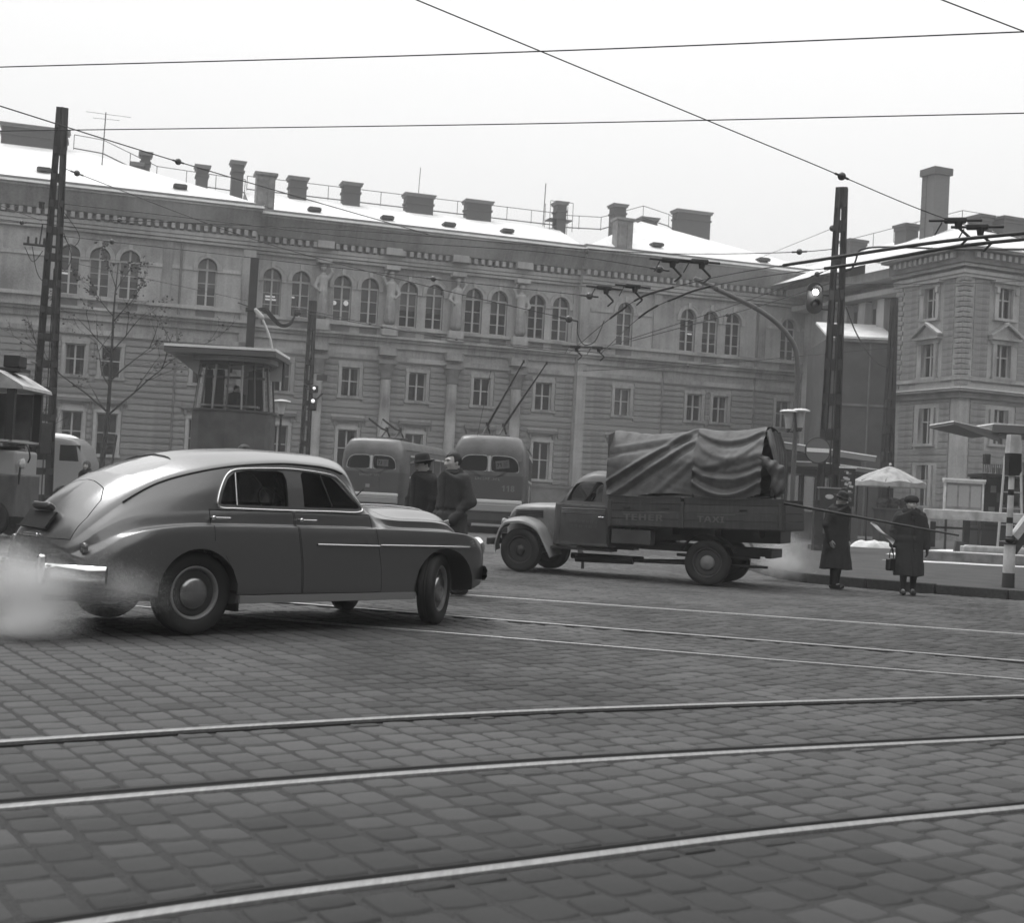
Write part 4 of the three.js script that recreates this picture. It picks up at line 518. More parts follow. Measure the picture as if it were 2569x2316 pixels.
/* ---------- small lorry with tarpaulin ---------- */
{
  const C = thing('tarpaulin_truck', 'old bonneted light truck with a sagging dark tarpaulin over its load bed', 'truck', [2.0, 0, -22.395], Math.PI - .3679);
  const k = -1; // the near side is local -z
  const paint = mat(.085, .5, { clearcoat: .35, clearcoatRoughness: .3, map: 'coarse', ms: .6 }), pale = mat(.25, .45, { clearcoat: .35, clearcoatRoughness: .3, map: 'coarse', ms: .8 }), wood = mat(.075, .85, { map: 'streak', ms: .8, bump: 'fine', bs: 2, bd: .003 });
  // cab
  const half = table([[.05, .80], [.3, .82], [.8, .80], [.95, .74], [1.06, .70]]), top = table([[.04, 1.70], [.1, 1.73], [.41, 1.74], [.62, 1.68], [.74, 1.585], [.84, 1.42], [.93, 1.22], [1.06, 1.19]]);
  const st = []; for (let s = .05; s <= 1.061; s += .05) st.push(s);
  let cab = toBrush(loftSolid(st, (s) => { const w = half(s), t = top(s), roof = sstep(1.25, 1.5, t), inn = .14 * roof; return spline([[0, .5], [w * .95, .5], [w, .56], [w + .02, .9], [w, 1.16], [w - .015, 1.19], [w - .02 - inn * .55, lerp(1.2, t, .6)], [w - .03 - inn, t - .07 * roof - .003], [w - .12 - inn, t - .015 * roof], [w * .4, t + .02 * roof + .004], [0, t + .03 * roof + .005]], 4, [4, 5]); }));
  const innerSt = []; for (let s = .1; s < .83; s += .06) innerSt.push(s);
  cab = cut(cab, toBrush(loftSolid(innerSt, (s) => { const t = top(s) - .05; return [[0, .6], [half(s) - .06, .6], [half(s) - .06, 1.15], [half(s) - .19, t - .06], [0, t]]; })));
  const win = [[.22, 1.24], [.845, 1.24], [.76, 1.46], [.70, 1.53], [.6, 1.56], [.27, 1.575], [.22, 1.53]];
  cab = cut(cab, toBrush(extrude(poly(win), 2).translate(0, 0, -1))); cab = cut(cab, toBrush(new THREE.BoxGeometry(.7, .3, 1.05).rotateZ(-.35).translate(.85, 1.39, 0)));
  const doorShape = [[.10, .53], [.93, .53], [.93, 1.17], [.10, 1.18]], dz = (z, o) => { const s = poly(doorShape.map(([x, y]) => [x + Math.sign(x - .5) * o, y + Math.sign(y - .8) * o])); return extrude(s, .4).translate(0, 0, z > 0 ? .6 : -1.0); };
  const doors = [-1, 1].map((z) => { const d = keep(cab, toBrush(dz(z, 0))); cab = cut(cab, toBrush(dz(z, .006))); return put('door', d.geometry, paint, C); });
  put('cab', cab.geometry, paint, C);
  const g1 = glassMat(.6); for (const z of [-1, 1]) put('side_window', new THREE.ShapeGeometry(poly(win)).translate(0, 0, z * .70), g1, C); put('windscreen', new THREE.PlaneGeometry(1.05, .34).rotateY(Math.PI / 2).rotateZ(.45).translate(.80, 1.4, 0), g1, C);
  for (const y of [1.05, 1.08, 1.115]) put('swage_line', [bar([.14, y, k * .835], [.9, y - .005, k * .822], .006)], pale, C);
  doors.forEach((d, i) => put('handle', rbox(.1, .018, .03, .008, .2, .99, (i ? 1 : -1) * .845), M.chrome, d));
  // faded hand-painted lettering, only traces of which are left
  const faded = mat(.125, .9), trace = (w, h, n, sd) => { const L = []; for (let i = 0; i < n; i++) { const x = (i + .5) / n * w - w / 2, cw = w / n * .68, q = hash3(i, sd, 4); L.push(box(cw * .22, h, .004, x - cw * .38, 0, 0)); if (q > .3) L.push(box(cw * .22, h * (q > .6 ? 1 : .6), .004, x + cw * .3, 0, 0)); if (q > .15) L.push(box(cw * .8, h * .2, .004, x, h * .38, 0)); if (q < .75) L.push(box(cw * .7, h * .18, .004, x, 0, 0)); if (q > .45) L.push(box(cw * .8, h * .2, .004, x, -h * .38, 0)); } return L; };
  put('faded_lettering', [...trace(.5, .05, 7, 3).map((g) => g.translate(.51, .90, k * .842)), ...trace(.5, .05, 6, 8).map((g) => g.translate(.51, .825, k * .842))], faded, C).userData.kind = 'stuff';
  // bonnet
  const hs = []; for (let s = 1.0; s <= 2.06; s += .05) hs.push(s); const hw = table([[1, .60], [1.3, .55], [1.7, .46], [1.95, .36], [2.06, .28]]), ht = table([[1, 1.2], [1.3, 1.185], [1.6, 1.17], [1.85, 1.13], [1.97, 1.06], [2.03, .97], [2.06, .85]]);
  put('bonnet', loftSolid(hs, (s) => spline([[0, .45], [hw(s) * .9, .45], [hw(s), .5], [hw(s), .82], [hw(s) - .005, .9], [hw(s) * .96, ht(s) - .1], [hw(s) * .72, ht(s) - .02], [0, ht(s)]], 4, [4])), pale, C);
  for (let i = 0; i < 4; i++) put('louvre', [beam([1.32, 1.035 - i * .032, k * .55], [1.86, 1.025 - i * .032, k * .42], .02, .013)], M.black, C);
  put('grille', [0, 1, 2, 3, 4, 5].map((i) => box(.03, .02, .44, 2.065, .58 + i * .055, 0)), M.chrome, C);
  for (const z of [-1, 1]) {
    const P = [[2.1, .36], [2.12, .5], [2.05, .74], [1.92, .875], [1.72, .93], [1.54, .925], [1.36, .87], [1.22, .76], [1.1, .56], [1.03, .44], [.98, .34]], Q = spline(P, 4);
    const f = grid(8, Q.length - 1, (u, v) => { const i = Math.round(v * (Q.length - 1)), [x, y] = Q[i], nose = sstep(1.85, 2.12, x), a = u * Math.PI * .5, dep = .44 - .1 * nose; const drop = (1 - Math.cos(a)) * .09; return [x - drop * .7 * Math.sign(x - 1.55) * clamp(Math.abs(x - 1.55) * 2), y - drop * clamp(1.2 - Math.abs(x - 1.55)), z * (.46 + dep * Math.sin(a))]; });
    put('front_wing', [f, f.clone().scale(1, .985, 1).translate(0, -.012, 0)], pale, C);
    const h = put('headlight', lathe([[0, -.14], [.06, -.12], [.1, -.03], [.105, 0], [.095, .02], [0, .03]], 20).rotateZ(-Math.PI / 2).scale(.8, .8, .8).translate(1.98, .80, z * .66), pale, C); put('lens', lathe([[.09, .0], [.05, .02], [0, .025]], 20).rotateZ(-Math.PI / 2).scale(.8, .8, .8).translate(1.995, .80, z * .66), mat(.5, .1, { clearcoat: 1 }), h);
    makeWheel('wheel', C, [1.6, .365, z * .76], z < 0 ? -.12 : -.12, .365, .17, z, { rim: .24, rimMat: mat(.03, .6), discMat: mat(.03, .6), cap: .09, capMat: mat(.03, .5) });
    makeWheel('wheel', C, [-1.6, .365, z * .80], 0, .365, .19, z, { rim: .24, rimMat: mat(.05, .6), discMat: mat(.045, .6), cap: .12, capMat: mat(.2, .5) });
  }
  put('front_bumper', rbox(.06, .12, 1.6, .02, 2.2, .48, 0), M.iron, C);
  put('running_board', [span(.0, 1.05, .43, .47, -.86, -.5), span(.0, 1.05, .43, .47, .5, .86)], M.black, C);
  put('chassis', [span(-2.45, 2.1, .5, .62, -.42, -.32), span(-2.45, 2.1, .5, .62, .32, .42), span(-2.55, -2.45, .48, .62, -.5, .5), ...[-2.2, -1.2, -.2, .8].map((x) => span(x, x + .1, .5, .6, -.4, .4))], M.black, C);
  put('drive_shaft', [bar([.86, .31, -.3], [-.4, .32, -.3], .05), bar([-.42, .30, -.3], [-1.6, .36, -.1], .035), bar([-1.6, .365, -.75], [-1.6, .365, .75], .07), new THREE.SphereGeometry(.17, 14, 10).translate(-1.6, .365, 0), bar([1.6, .34, -.7], [1.6, .34, .7], .05), rbox(1.2, .05, .08, .02, -1.6, .45, -.45), rbox(1.2, .05, .08, .02, -1.6, .45, .45)], M.black, C);
  put('tool_box', rbox(.66, .24, .3, .02, -.35, .70, k * .80), paint, C); put('fuel_tank', rbox(.7, .3, .34, .06, -.4, .62, .62), M.black, C); put('silencer', [bar([.7, .28, -.55], [-.3, .30, -.55], .06), bar([-.3, .30, -.55], [-2.5, .34, -.5], .022)], M.black, C); put('mud_flap', [box(.02, .2, .1, .62, .2, -.4)], M.black, C);
  for (const z of [-1, 1]) put('rear_wing', grid(4, 12, (u, v) => { const a = lerp(.35, Math.PI - .35, v); return [-1.6 + Math.cos(a) * .46, .4 + Math.sin(a) * .42, z * lerp(.68, .96, u)]; }), M.black, C);
  // load bed of planks, sloping up a little to the rear
  const bed = sub('load_bed', C); bed.position.set(0, .0, 0); bed.rotation.z = -.028; bed.position.y = .01;
  put('bed_floor', [span(-2.84, .02, .84, .90, -.96, .96)], wood, bed);
  const W = [.85, 1, 1.12].map((q) => mat(.075 * q, .85, { map: 'streak', ms: .8, bump: 'fine', bs: 2, bd: .003 }));
  for (const z of [-1, 1]) for (let i = 0; i < 4; i++) for (const [a, b] of [[-2.82, -1.25], [-1.19, .01]]) put('side_board', rbox(b - a, .118, .035, .006, (a + b) / 2, .92 + i * .123, z * .985), W[(i + (a > -2 ? 1 : 0)) % 3], bed);
  for (let i = 0; i < 3; i++) { put('tail_board', rbox(.035, .125, 1.9, .006, -2.83, .925 + i * .131, 0), W[i], bed); put('head_board', rbox(.03, .125, 1.9, .006, .025, .925 + i * .131, 0), W[i], bed); }
  for (const x of [-2.78, -1.22, -.02]) for (const z of [-1, 1]) put('stake', rbox(.06, .42, .04, .01, x, 1.06, z * 1.01), wood, bed);
  put('subframe', [span(-2.7, -.05, .64, .838, -.5, .5), ...[-2.4, -1.7, -1.0, -.3].map((x) => span(x - .05, x + .05, .74, .838, -.92, .92))], M.black, bed);
  for (const x of [-2.2, -.95, -.3]) put('board_hinge', rbox(.12, .03, .02, .005, x, 1.16, k * 1.01), M.iron, bed);
  put('faded_lettering', [letters('TEHER', .105, .004).scale(1.5, 1, 1).rotateY(Math.PI).translate(-.25, .955, k * 1.006), letters('TAXI', .1, .004).scale(1.45, 1, 1).rotateY(Math.PI).translate(-1.46, .955, k * 1.006), box(.78, .012, .004, -.62, 1.085, k * 1.006), box(.62, .01, .004, -1.76, 1.08, k * 1.006)], faded, bed).userData.kind = 'stuff';
  for (const x of [.0, -1.36, -2.36]) put('hoop', [tube([[x, 1.3, -.9], [x, 1.9, -.86], [x, 2.18, -.7], [x, 2.34, -.4], [x, 2.38, 0], [x, 2.34, .4], [x, 2.18, .7], [x, 1.9, .86], [x, 1.3, .9]], .018, 40, 6)], M.iron, bed);
  // tarpaulin: stretched over three hoops, sagging between them, with diagonal pull folds and a loose hem
  const sag = (x) => { const a = x > -1.36 ? (x + 1.36) / 1.40 : (x + 2.40) / 1.04; return 4 * a * (1 - a); };
  const tarp = grid(150, 130, (u, v) => {
    const x = lerp(.06, -2.46, u), s = (v - .5) * 2, a = Math.abs(s), near = s < 0 ? 1 : 0, long = x > -1.36, sg = clamp(sag(x));
    let y, z; const topH = lerp(2.43, 2.50, u) - (long ? .075 : .05) * sg, W0 = .94;
    if (a < .3) { z = a / .3 * .5; y = topH + .03 * Math.cos(a / .3 * 1.57); } else { const t = (a - .3) / .7, hem = 1.36 + .06 * u + (long ? .02 * Math.sin(x * 5) : -.07 * sstep(-1.3, -1.75, x) * (1 - sstep(-2.1, -2.4, x)) + .02 * Math.sin(x * 9)); const th = Math.min(t * 2.9, Math.PI / 2), q = Math.sin(th); z = .5 + (W0 - .5 + .04 * t) * q; y = lerp(topH - .30 * (1 - Math.cos(th)) * (1 - t), hem, Math.pow(t, 1.15)); z -= .055 * sg * Math.sin(t * Math.PI) * (long ? 1 : .8); }
    // diagonal folds from the middle hoop down towards the cab, and drapery between the rear hoops
    const f = (p, w) => Math.exp(-p * p / (w * w)); let d = 0;
    if (a > .12) {
      const X = x + 1.36, Y = y - 2.48;
      if (long) { d += .05 * f(Y + .66 * X - .02, .04) - .06 * f(Y + .66 * X + .075, .05) + .055 * f(Y + .70 * X + .19, .05) - .04 * f(Y + .72 * X + .29, .05) + .03 * f(Y + .18 * X - .00 + .10, .03) - .04 * f(Y + .2 * X + .19, .035) + .02 * f(Y + .86 * X + .55, .06) - .015 * f(Y + .9 * X + .66, .06); }
      else { const q = clamp((x + 2.40) / 1.04), cat = 4 * q * (1 - q); d += .04 * f(Y + .16 * cat + .06, .03) - .05 * f(Y + .2 * cat + .11, .04) + .03 * f(Y + .3 * cat + .2, .05) + .02 * f(Y + .28 * q + .42, .05) - .02 * f(Y + .28 * q + .52, .05) + .05 * f(Y + .12 * cat + .72, .05) - .03 * f(Y + .14 * cat + .62, .04) + .07 * f(Y + .2 * cat + .89, .05) - .04 * f(Y + .2 * cat + .80, .05); }
      d *= sstep(.12, .34, a);
    }
    d += .014 * fbm(x * 5, y * 5, s * 2, 4) + .009 * vnoise(x * 14 + y * 6, y * 3, s) + .006 * vnoise(x * 9 - y * 26, y * 9, s) + .02 * sstep(.5, .15, a) * vnoise(x * 7, a * 6, 3);
    const up = a < .5 ? 1 - a * 1.6 : .2; return [x, y + d * Math.max(0, up) * .7, Math.sign(s) * (z + d * (1 - Math.max(0, up) * .6))];
  });
  const tm = mat(.115, .6, { map: 'coarse', ms: 1.2, bump: 'cloth', bs: 3, bd: .0015 }); tm.side = THREE.DoubleSide;
  put('tarpaulin', tarp, tm, bed);
  // gathered rear curtain, tied back in a bunch on the near corner, and the head flap
  const rear = grid(46, 40, (u, v) => { const s = lerp(-.9, .9, u), y = lerp(2.46, 1.42, v), nearK = sstep(.1, -.9, s); return [-2.47 - .08 * Math.sin(v * 3) * (1 + nearK) - .02 * Math.sin(s * 26 + v * 4) - .12 * nearK * v * v, y + .03 * Math.sin(s * 9), s * (y > 2.2 ? lerp(1.07, .72, (y - 2.2) / .26) : 1.07) - .02 * Math.sin(v * 9) * nearK]; });
  put('rear_curtain', rear, tm, bed);
  put('tied_fold', nets([-2.95, 1.3, -1.15], [-2.3, 2.1, -.55], .022, (x, y, z) => { let d = capD(x, y, z, [-2.46, 1.98, -.9], [-2.62, 1.86, -.9], .06, .09); d = smin(d, capD(x, y, z, [-2.6, 1.86, -.9], [-2.72, 1.78, -.88], .09, .10), .05); d = smin(d, capD(x, y, z, [-2.7, 1.78, -.88], [-2.7, 1.52, -.86], .10, .12), .06); return d + .014 * Math.sin(x * 40 + y * 22) + .01 * vnoise(x * 16, y * 16, z * 16); }), tm, bed);
  put('head_flap', grid(20, 12, (u, v) => { const s = lerp(-.92, .92, u); return [.055 + .015 * Math.sin(s * 12) * v, lerp(2.44 - .12 * s * s, 1.42, v), s * (1 + .02 * v)]; }), tm, bed);
  put('tarp_rope', [tube([[.03, 1.36, k * 1.02], [-.6, 1.33, k * 1.03], [-1.3, 1.37, k * 1.03], [-2.0, 1.32, k * 1.03], [-2.6, 1.38, k * 1.02]], .008, 50, 5)], M.dark, bed);
  put('seat', [rbox(.5, .2, 1.4, .05, .4, .85, 0), rbox(.14, .5, 1.4, .05, .14, 1.1, 0)], M.dark, C);
  put('steering_wheel', [new THREE.TorusGeometry(.2, .014, 8, 28).rotateY(Math.PI / 2).rotateZ(.6).translate(.62, 1.22, -.3)], M.black, C);
  // the long pole that sticks out behind, with a pale rag on it
  const P = thing('projecting_pole', 'long thin pole sticking out behind the truck with a pale rag hanging from it', 'pole', [2.0, 0, -22.395], Math.PI - .3679);
  put('pole', [bar([-1.9, 1.475, -.3], [-5.35, 1.02, -.3], .028, .014)], M.black, P);
  put('rag', grid(14, 6, (u, v) => [-4.05 - u * .36 + .03 * v, 1.16 - u * .28 - v * (.02 + .05 * u) + .01 * Math.sin(u * 9), -.3 + .04 * Math.sin(u * 7 + v * 3)]), mat(.55, .95, { side: THREE.DoubleSide }), P);
}
/* ---------- masts, lamps, overhead wires ---------- */
function latticeMast(label, x, z, h, top, base, pitch, turn, depthK = .8, solidTop = .6, latticeFrom = 0) {
  const T = thing('lattice_mast', label, 'mast', [x, 0, z], turn, 'lattice masts carrying the overhead wires'), w = (y) => lerp(base, top, y / h) / 2;
  const leg = [];
  for (const [sx, sz] of [[-1, -1], [1, -1], [1, 1], [-1, 1]]) { // channel legs, tapering inwards
    const a = [sx * w(0), 0, sz * w(0) * depthK], b = [sx * w(h), h, sz * w(h) * depthK];
    const lw = base * .33; put('leg', [beam([a[0] - sx * lw / 2, a[1], a[2]], [b[0] - sx * lw * .28, b[1], b[2]], lw * .8, .022), beam([a[0], a[1], a[2] - sz * .05], [b[0], b[1], b[2] - sz * .03], .022, .1)], M.iron, T);
  }
  for (let y = .45; y < h - solidTop - .2; y += pitch) for (const s of [-1, 1]) { const q = w(y) * 2 + .04, ph = pitch > .9 ? .32 : .2; put('batten_plate', box(q, ph, .016, 0, y, s * (w(y) * depthK + .014)), M.iron, T); put('batten_plate', box(.016, ph, q * depthK, s * (w(y) + .014), y, 0), M.iron, T); }
  put('mast_head', box(top + .05, solidTop, top * depthK + .05, 0, h - solidTop / 2, 0), M.iron, T);
  put('footing', box(base + .35, .3, base * depthK + .35, 0, .13, 0), M.concrete, T);
  put('conduit', [bar([w(0) * .5, .3, w(0) * depthK + .04], [w(h * .7) * .5, h * .7, w(h * .7) * depthK + .04], .022), bar([w(0) * .2, .3, w(0) * depthK + .04], [w(h * .6) * .2, h * .6, w(h * .6) * depthK + .04], .018)], M.iron, T);
  return T;
}
const mastL = latticeMast('tall tapering riveted mast with wire brackets, at the left edge', -13.83, -38.8, 12.0, .25, .70, .79, .35);
const mastR = latticeMast('tapering lattice mast carrying the traffic signal, right of the truck', 9.34, -38.9, 10.87, .26, .60, 1.03, -.3);
latticeMast('thinner lattice mast behind the striped barrier side, beyond the parasol', 14.2, -50, 9.5, .17, .46, 1.0, .2, .8, 3.6);
latticeMast('slim lattice mast with small signals behind the car roof', -8.18, -52, 8.5, .2, .36, .8, .3, .8, 1.2);
put('wire_bracket', [bar([-.85, 7.86, .1], [.1, 7.86, .1], .04), ...[-.72, -.5, -.28].map((x) => cyl(.04, .03, .2, x, 7.88, .1, 10)), bar([-.4, 7.9, .1], [-.35, 8.5, .1], .02)], M.iron, mastL);
put('insulator', [cyl(.07, .09, .14, -.42, 8.95, .1, 12), cyl(.1, .1, .03, -.42, 9.1, .1, 12)], M.porcelain, mastL); put('terminal_box', rbox(.3, .9, .16, .02, .1, 2.2, .42), M.iron, mastL); put('bracket_lamp', [lathe([[0, .1], [.12, 0], [.13, -.02], [0, -.02]], 14).translate(-.5, 4.35, .25), bar([-.5, 4.42, .25], [-.15, 4.38, .2], .02)], M.concrete, mastL);
{ const s = []; for (const [x, y] of [[.05, 6.4], [.08, 6.0]]) s.push(bar([x, y, .2], [x + .3, y - .6, .2], .012)); put('loose_cable', [tube([[.2, 8.95, .1], [.7, 8.2, .1], [.5, 7.9, .1], [.25, 8.2, .1]], .012, 24, 5), tube([[.25, 8.3, .1], [.5, 7.6, .1], [.35, 7.2, .1], [.15, 7.45, .1]], .012, 24, 5), tube([[-.6, 7.8, .15], [-.4, 7.0, .15], [-.15, 6.7, .12]], .012, 20, 5), tube([[-.8, 7.75, .15], [-.55, 7.35, .15], [-.3, 7.7, .12]], .012, 20, 5)], M.wire, mastL); }
{ // traffic signal on the right mast: white upper lamp lit
  const T = thing('traffic_signal', 'two-lamp traffic signal with lit upper lamp on the right-hand mast', 'traffic light', [8.62, 7.5, -38.5], .12);
  const s = new THREE.Shape(); s.absarc(0, .22, .235, 0, Math.PI); s.absarc(0, -.22, .235, Math.PI, Math.PI * 2); put('backing_board', extrude(s, .05, .01, 20).translate(0, 0, -.1), M.black, T); put('housing', [rbox(.32, .78, .2, .06, 0, 0, -.16)], M.black, T);
  for (const y of [.19, -.21]) { const v = grid(16, 3, (u, w) => { const a = lerp(-.15, Math.PI + .15, u); return [Math.cos(a) * .135, y + Math.sin(a) * .135 + .02, -.04 + w * .2 - .05 * w * Math.abs(Math.cos(a))]; }); put('visor', v, mat(.02, .5, { side: THREE.DoubleSide }), T); }
  const e = new THREE.MeshStandardMaterial({ color: 0xffffff, emissive: 0xffffff, emissiveIntensity: 1.4 });
  put('signal_lamp', new THREE.SphereGeometry(.1, 18, 12).scale(1, 1, .35).translate(0, .165, -.02), e, T); put('unlit_lens', new THREE.SphereGeometry(.11, 18, 12).scale(1, 1, .35).translate(0, -.21, -.02), mat(.05, .2, { clearcoat: 1 }), T);
  put('arm', [bar([.1, .12, -.15], [.6, .14, -.3], .025), bar([.1, -.3, -.15], [.6, -.28, -.3], .025), tube([[.15, .05, -.12], [.3, -.1, -.1], [.5, .02, -.2]], .012, 16, 5)], M.iron, T);
  const L = new THREE.PointLight(0xffffff, .6, 6); L.position.set(0, .165, .14); T.add(L);
}
{ const T = thing('no_entry_sign', 'round no entry sign with white bar on the right-hand mast', 'road sign', [8.82, 3.02, -38.2], .08); put('disc', cyl(.37, .37, .03, 0, 0, 0, 40).rotateX(Math.PI / 2), mat(.15, .5), T); put('rim', new THREE.TorusGeometry(.37, .018, 8, 48).translate(0, 0, .02), M.black, T); put('white_bar', box(.66, .115, .012, 0, 0, .04), mat(.85, .6), T); put('bracket', [bar([-.05, -.35, -.03], [.35, -.35, -.45], .025), bar([-.05, .2, -.03], [.35, .2, -.45], .025)], M.iron, T); }
{ const T = thing('switch_cabinet', 'dark street cabinet with pale emblem at the foot of the right-hand mast', 'cabinet', [9.1, .14, -37.75]); put('housing', rbox(.58, .66, .3, .02, 0, 1.45, 0), M.iron, T); put('post', span(-.42, -.16, 0, 1.44, -.1, .14), M.iron, T); put('lid', span(-.31, .31, 1.785, 1.82, -.17, .17), mat(.3, .6), T); put('emblem', cyl(.12, .12, .01, 0, 0, 0, 24).scale(1, 1, .55).rotateX(Math.PI / 2).translate(-.02, 1.55, .155), M.white, T); }
{ const T = thing('poster_board', 'narrow upright poster board with snow on top beside the mast', 'poster board', [9.72, .14, -38.2], -.1); put('frame', [rbox(.44, 1.1, .1, .01, 0, 1.85, 0), bar([-.15, 0, 0], [-.15, 1.4, 0], .02), bar([.15, 0, 0], [.15, 1.4, 0], .02)], M.iron, T); const cv = document.createElement('canvas'); cv.width = 128; cv.height = 320; const q = cv.getContext('2d'); q.fillStyle = '#2c2c2c'; q.fillRect(0, 0, 128, 320); for (let i = 0; i < 26; i++) { const a = hash3(i, 1, 5), b = hash3(i, 2, 5), c = hash3(i, 3, 5); q.save(); q.translate(20 + a * 88, 14 + i * 11.6); q.rotate((c - .5) * .8); q.fillStyle = c > .5 ? '#bdbdbd' : c > .25 ? '#6e6e6e' : '#161616'; q.fillRect(-10 - b * 22, -4 - a * 10, 16 + b * 34, 8 + c * 18); q.restore(); } const t = new THREE.CanvasTexture(cv); t.colorSpace = THREE.SRGBColorSpace; put('poster', new THREE.PlaneGeometry(.4, 1.02).translate(0, 1.85, .055), new THREE.MeshStandardMaterial({ map: t, roughness: .8 }), T, false); put('snow_cap', box(.48, .05, .16, 0, 2.43, 0), M.snow, T); }
{ // arched street lamp with two lanterns on the same post
  const T = thing('arched_lamp_post', 'street lamp post bowing over in a wide arch above the truck', 'street lamp', [9.6, 0, -45]);
  put('post', [tube([[0, 0, 0], [0, 4.6, 0], [-.03, 6.2, 0], [-.15, 6.8, 0], [-.4, 7.2, 0], [-.9, 7.68, 0], [-1.55, 8.08, 0], [-2.35, 8.43, 0], [-3.0, 8.7, 0]], .085, 70, 10)], mat(.075, .5), T); put('luminaire', [rbox(.9, .14, .26, .06, 0, 0, 0).rotateZ(-.36).translate(-3.3, 8.84, 0)], mat(.12, .5), T); put('base', lathe([[.2, 0], [.2, .1], [.13, .5], [.1, 1.1], [.095, 1.2]], 16), mat(.07, .6), T);
  for (const [x, y] of [[-.29, 4.0], [.11, 4.05]]) { const L = sub('lantern', T, [x, y, .22]); put('glass', lathe([[.1, 0], [.17, .56], [.16, .57]], 14), mat(.5, .25, { transmission: .3 }), L); put('hat', lathe([[.31, .56], [.31, .6], [.12, .64], [0, .65]], 20), mat(.55, .5), L); put('cup', [lathe([[0, -.14], [.05, -.12], [.1, 0], [0, .01]], 12), bar([0, -.1, 0], [-x * .8, -.1, -.2], .02)], M.iron, L); put('snow', lathe([[.29, .602], [.2, .64], [0, .66]], 16), M.snow, L); }
}
{ const T = thing('lantern_post', 'single park lantern on a thin post just right of the control booth', 'street lamp', [-7.95, 0, -45]); put('post', [bar([0, 0, 0], [0, 3.55, 0], .04)], M.iron, T); put('glass', lathe([[.09, 3.6], [.17, 4.02], [.16, 4.03]], 14), mat(.5, .25), T); put('hat', lathe([[.3, 4.02], [.3, 4.06], [.1, 4.1], [0, 4.11]], 20), mat(.6, .5), T); put('cup', lathe([[.04, 3.5], [.1, 3.6], [0, 3.61]], 12), M.iron, T); }
{ const T = thing('gooseneck_lamp', 'pale curved gooseneck lamp above the right end of the booth roof', 'street lamp', [-8.5, 0, -46]); put('post', [tube([[0, 0, 0], [0, 4.5, 0], [-.06, 5.85, 0], [-.15, 6.24, 0], [-.32, 6.65, 0], [-.5, 7.0, 0]], .04, 40, 8)], mat(.5, .4), T); put('luminaire', nets([-1.0, 6.8, -.2], [-.35, 7.45, .2], .03, (x, y, z) => capD(x, y, z, [-.5, 7.0, 0], [-.72, 7.25, 0], .1, .07)), mat(.4, .5), T); }
{ const T = thing('square_pole', 'plain dark steel pole with cable loops behind the control booth', 'pole', [-9.78, 0, -48], .2); put('shaft', [beam([0, 0, 0], [.02, 9.4, 0], .34, .3)], M.iron, T); put('cable_loop', [0, .07, .14].map((k) => tube([[.15, 7.5 + k * .3, .2], [.5, 7.58 - k, .2], [.8, 7.3 - k, .2], [1.1, 7.04 - k * .6, .2], [1.4, 7.12 - k * .6, .2], [1.62, 7.5, .2]], .035, 40, 6)), M.wire, T); put('clamp', [box(.42, .12, .4, 0, 7.5, 0), rbox(.24, .22, .2, .04, 1.66, 7.52, .2), bar([-.5, 7.72, .1], [.2, 7.52, .1], .02)], M.iron, T); }
{ const T = thing('signal_cluster', 'small cluster of signal lamps and sign on the slim mast', 'traffic light', [-7.9, 4.1, -51.7]); put('housing', [rbox(.3, .3, .24, .04, 0, .9, 0), rbox(.26, .5, .24, .04, .0, .3, 0), bar([-.25, .1, -.1], [.35, .75, 0], .03), bar([-.3, .9, -.1], [.0, .9, 0], .03)], M.black, T); put('name_board', box(.42, .24, .03, .28, 1.36, 0), mat(.05, .6), T); put('signal_lamp', [new THREE.SphereGeometry(.06, 12, 8).translate(.02, .92, .12), new THREE.SphereGeometry(.075, 12, 8).translate(0, .42, .12)], new THREE.MeshStandardMaterial({ color: 0xffffff, emissive: 0xffffff, emissiveIntensity: .6 }), T); }
function wire(label, pts, r = .008, balls = [], name = 'overhead_wire', thick = []) {
  const T = thing(name, label, 'wire', pts[0], 0, 'overhead wires above the square'), o = V(...pts[0]), c = new THREE.CatmullRomCurve3(pts.map((p) => V(...p).sub(o)), false, 'centripetal');
  put('cable', new THREE.TubeGeometry(c, 18 * (pts.length - 1), r, 6), M.wire, T);
  for (const [t, R] of balls) { const p = c.getPointAt(t), d = c.getTangentAt(t), q = new THREE.Quaternion().setFromUnitVectors(V(0, 1, 0), d); put('insulator', merge([new THREE.SphereGeometry(R, 14, 10), new THREE.CylinderGeometry(R * .3, R * .3, R * 5, 8), new THREE.CylinderGeometry(R * .8, R * .8, R * .5, 12)]).applyQuaternion(q).translate(p.x, p.y, p.z), M.porcelain, T); }
  for (const [a, b, R] of thick) { const L = []; for (let i = 0; i <= 12; i++) L.push(c.getPointAt(lerp(a, b, i / 12)).toArray()); put('guide_bar', tube(L, R, 24, 6), M.wire, T); }
  return T;
}
wire('upper of the two level wires crossing the whole sky', [[-6.8, 6.1, -15.84], [-.23, 6.07, -14.16], [5.08, 6.1, -12.78]], .0075);
wire('lower of the two level wires crossing the whole sky', [[-8.05, 6.1, -18.87], [-.23, 6.07, -16.93], [6.15, 6.1, -15.36]], .0075);
wire('long wire falling from the top edge to the trolley fittings at right', [[-1.53, 6.7, -14.24], [3.74, 6.2, -18.3], [6.76, 5.95, -20.69], [8.95, 5.95, -22.12]], .008, [[.585, .06]]);
wire('wire falling from the left edge across the mast, with one round insulator', [[-10.08, 8.0, -24], [-7.88, 8.46, -30], [-2.82, 8.81, -38.7]], .013, [[.38, .075]]);
wire('wire sloping from the left mast head down to the middle trolley junction', [[-13.75, 10.24, -38.8], [-7.56, 8.07, -37], [-2.64, 6.87, -36], [1.55, 5.98, -35]], .012, [[.035, .09], [.985, .1]]);
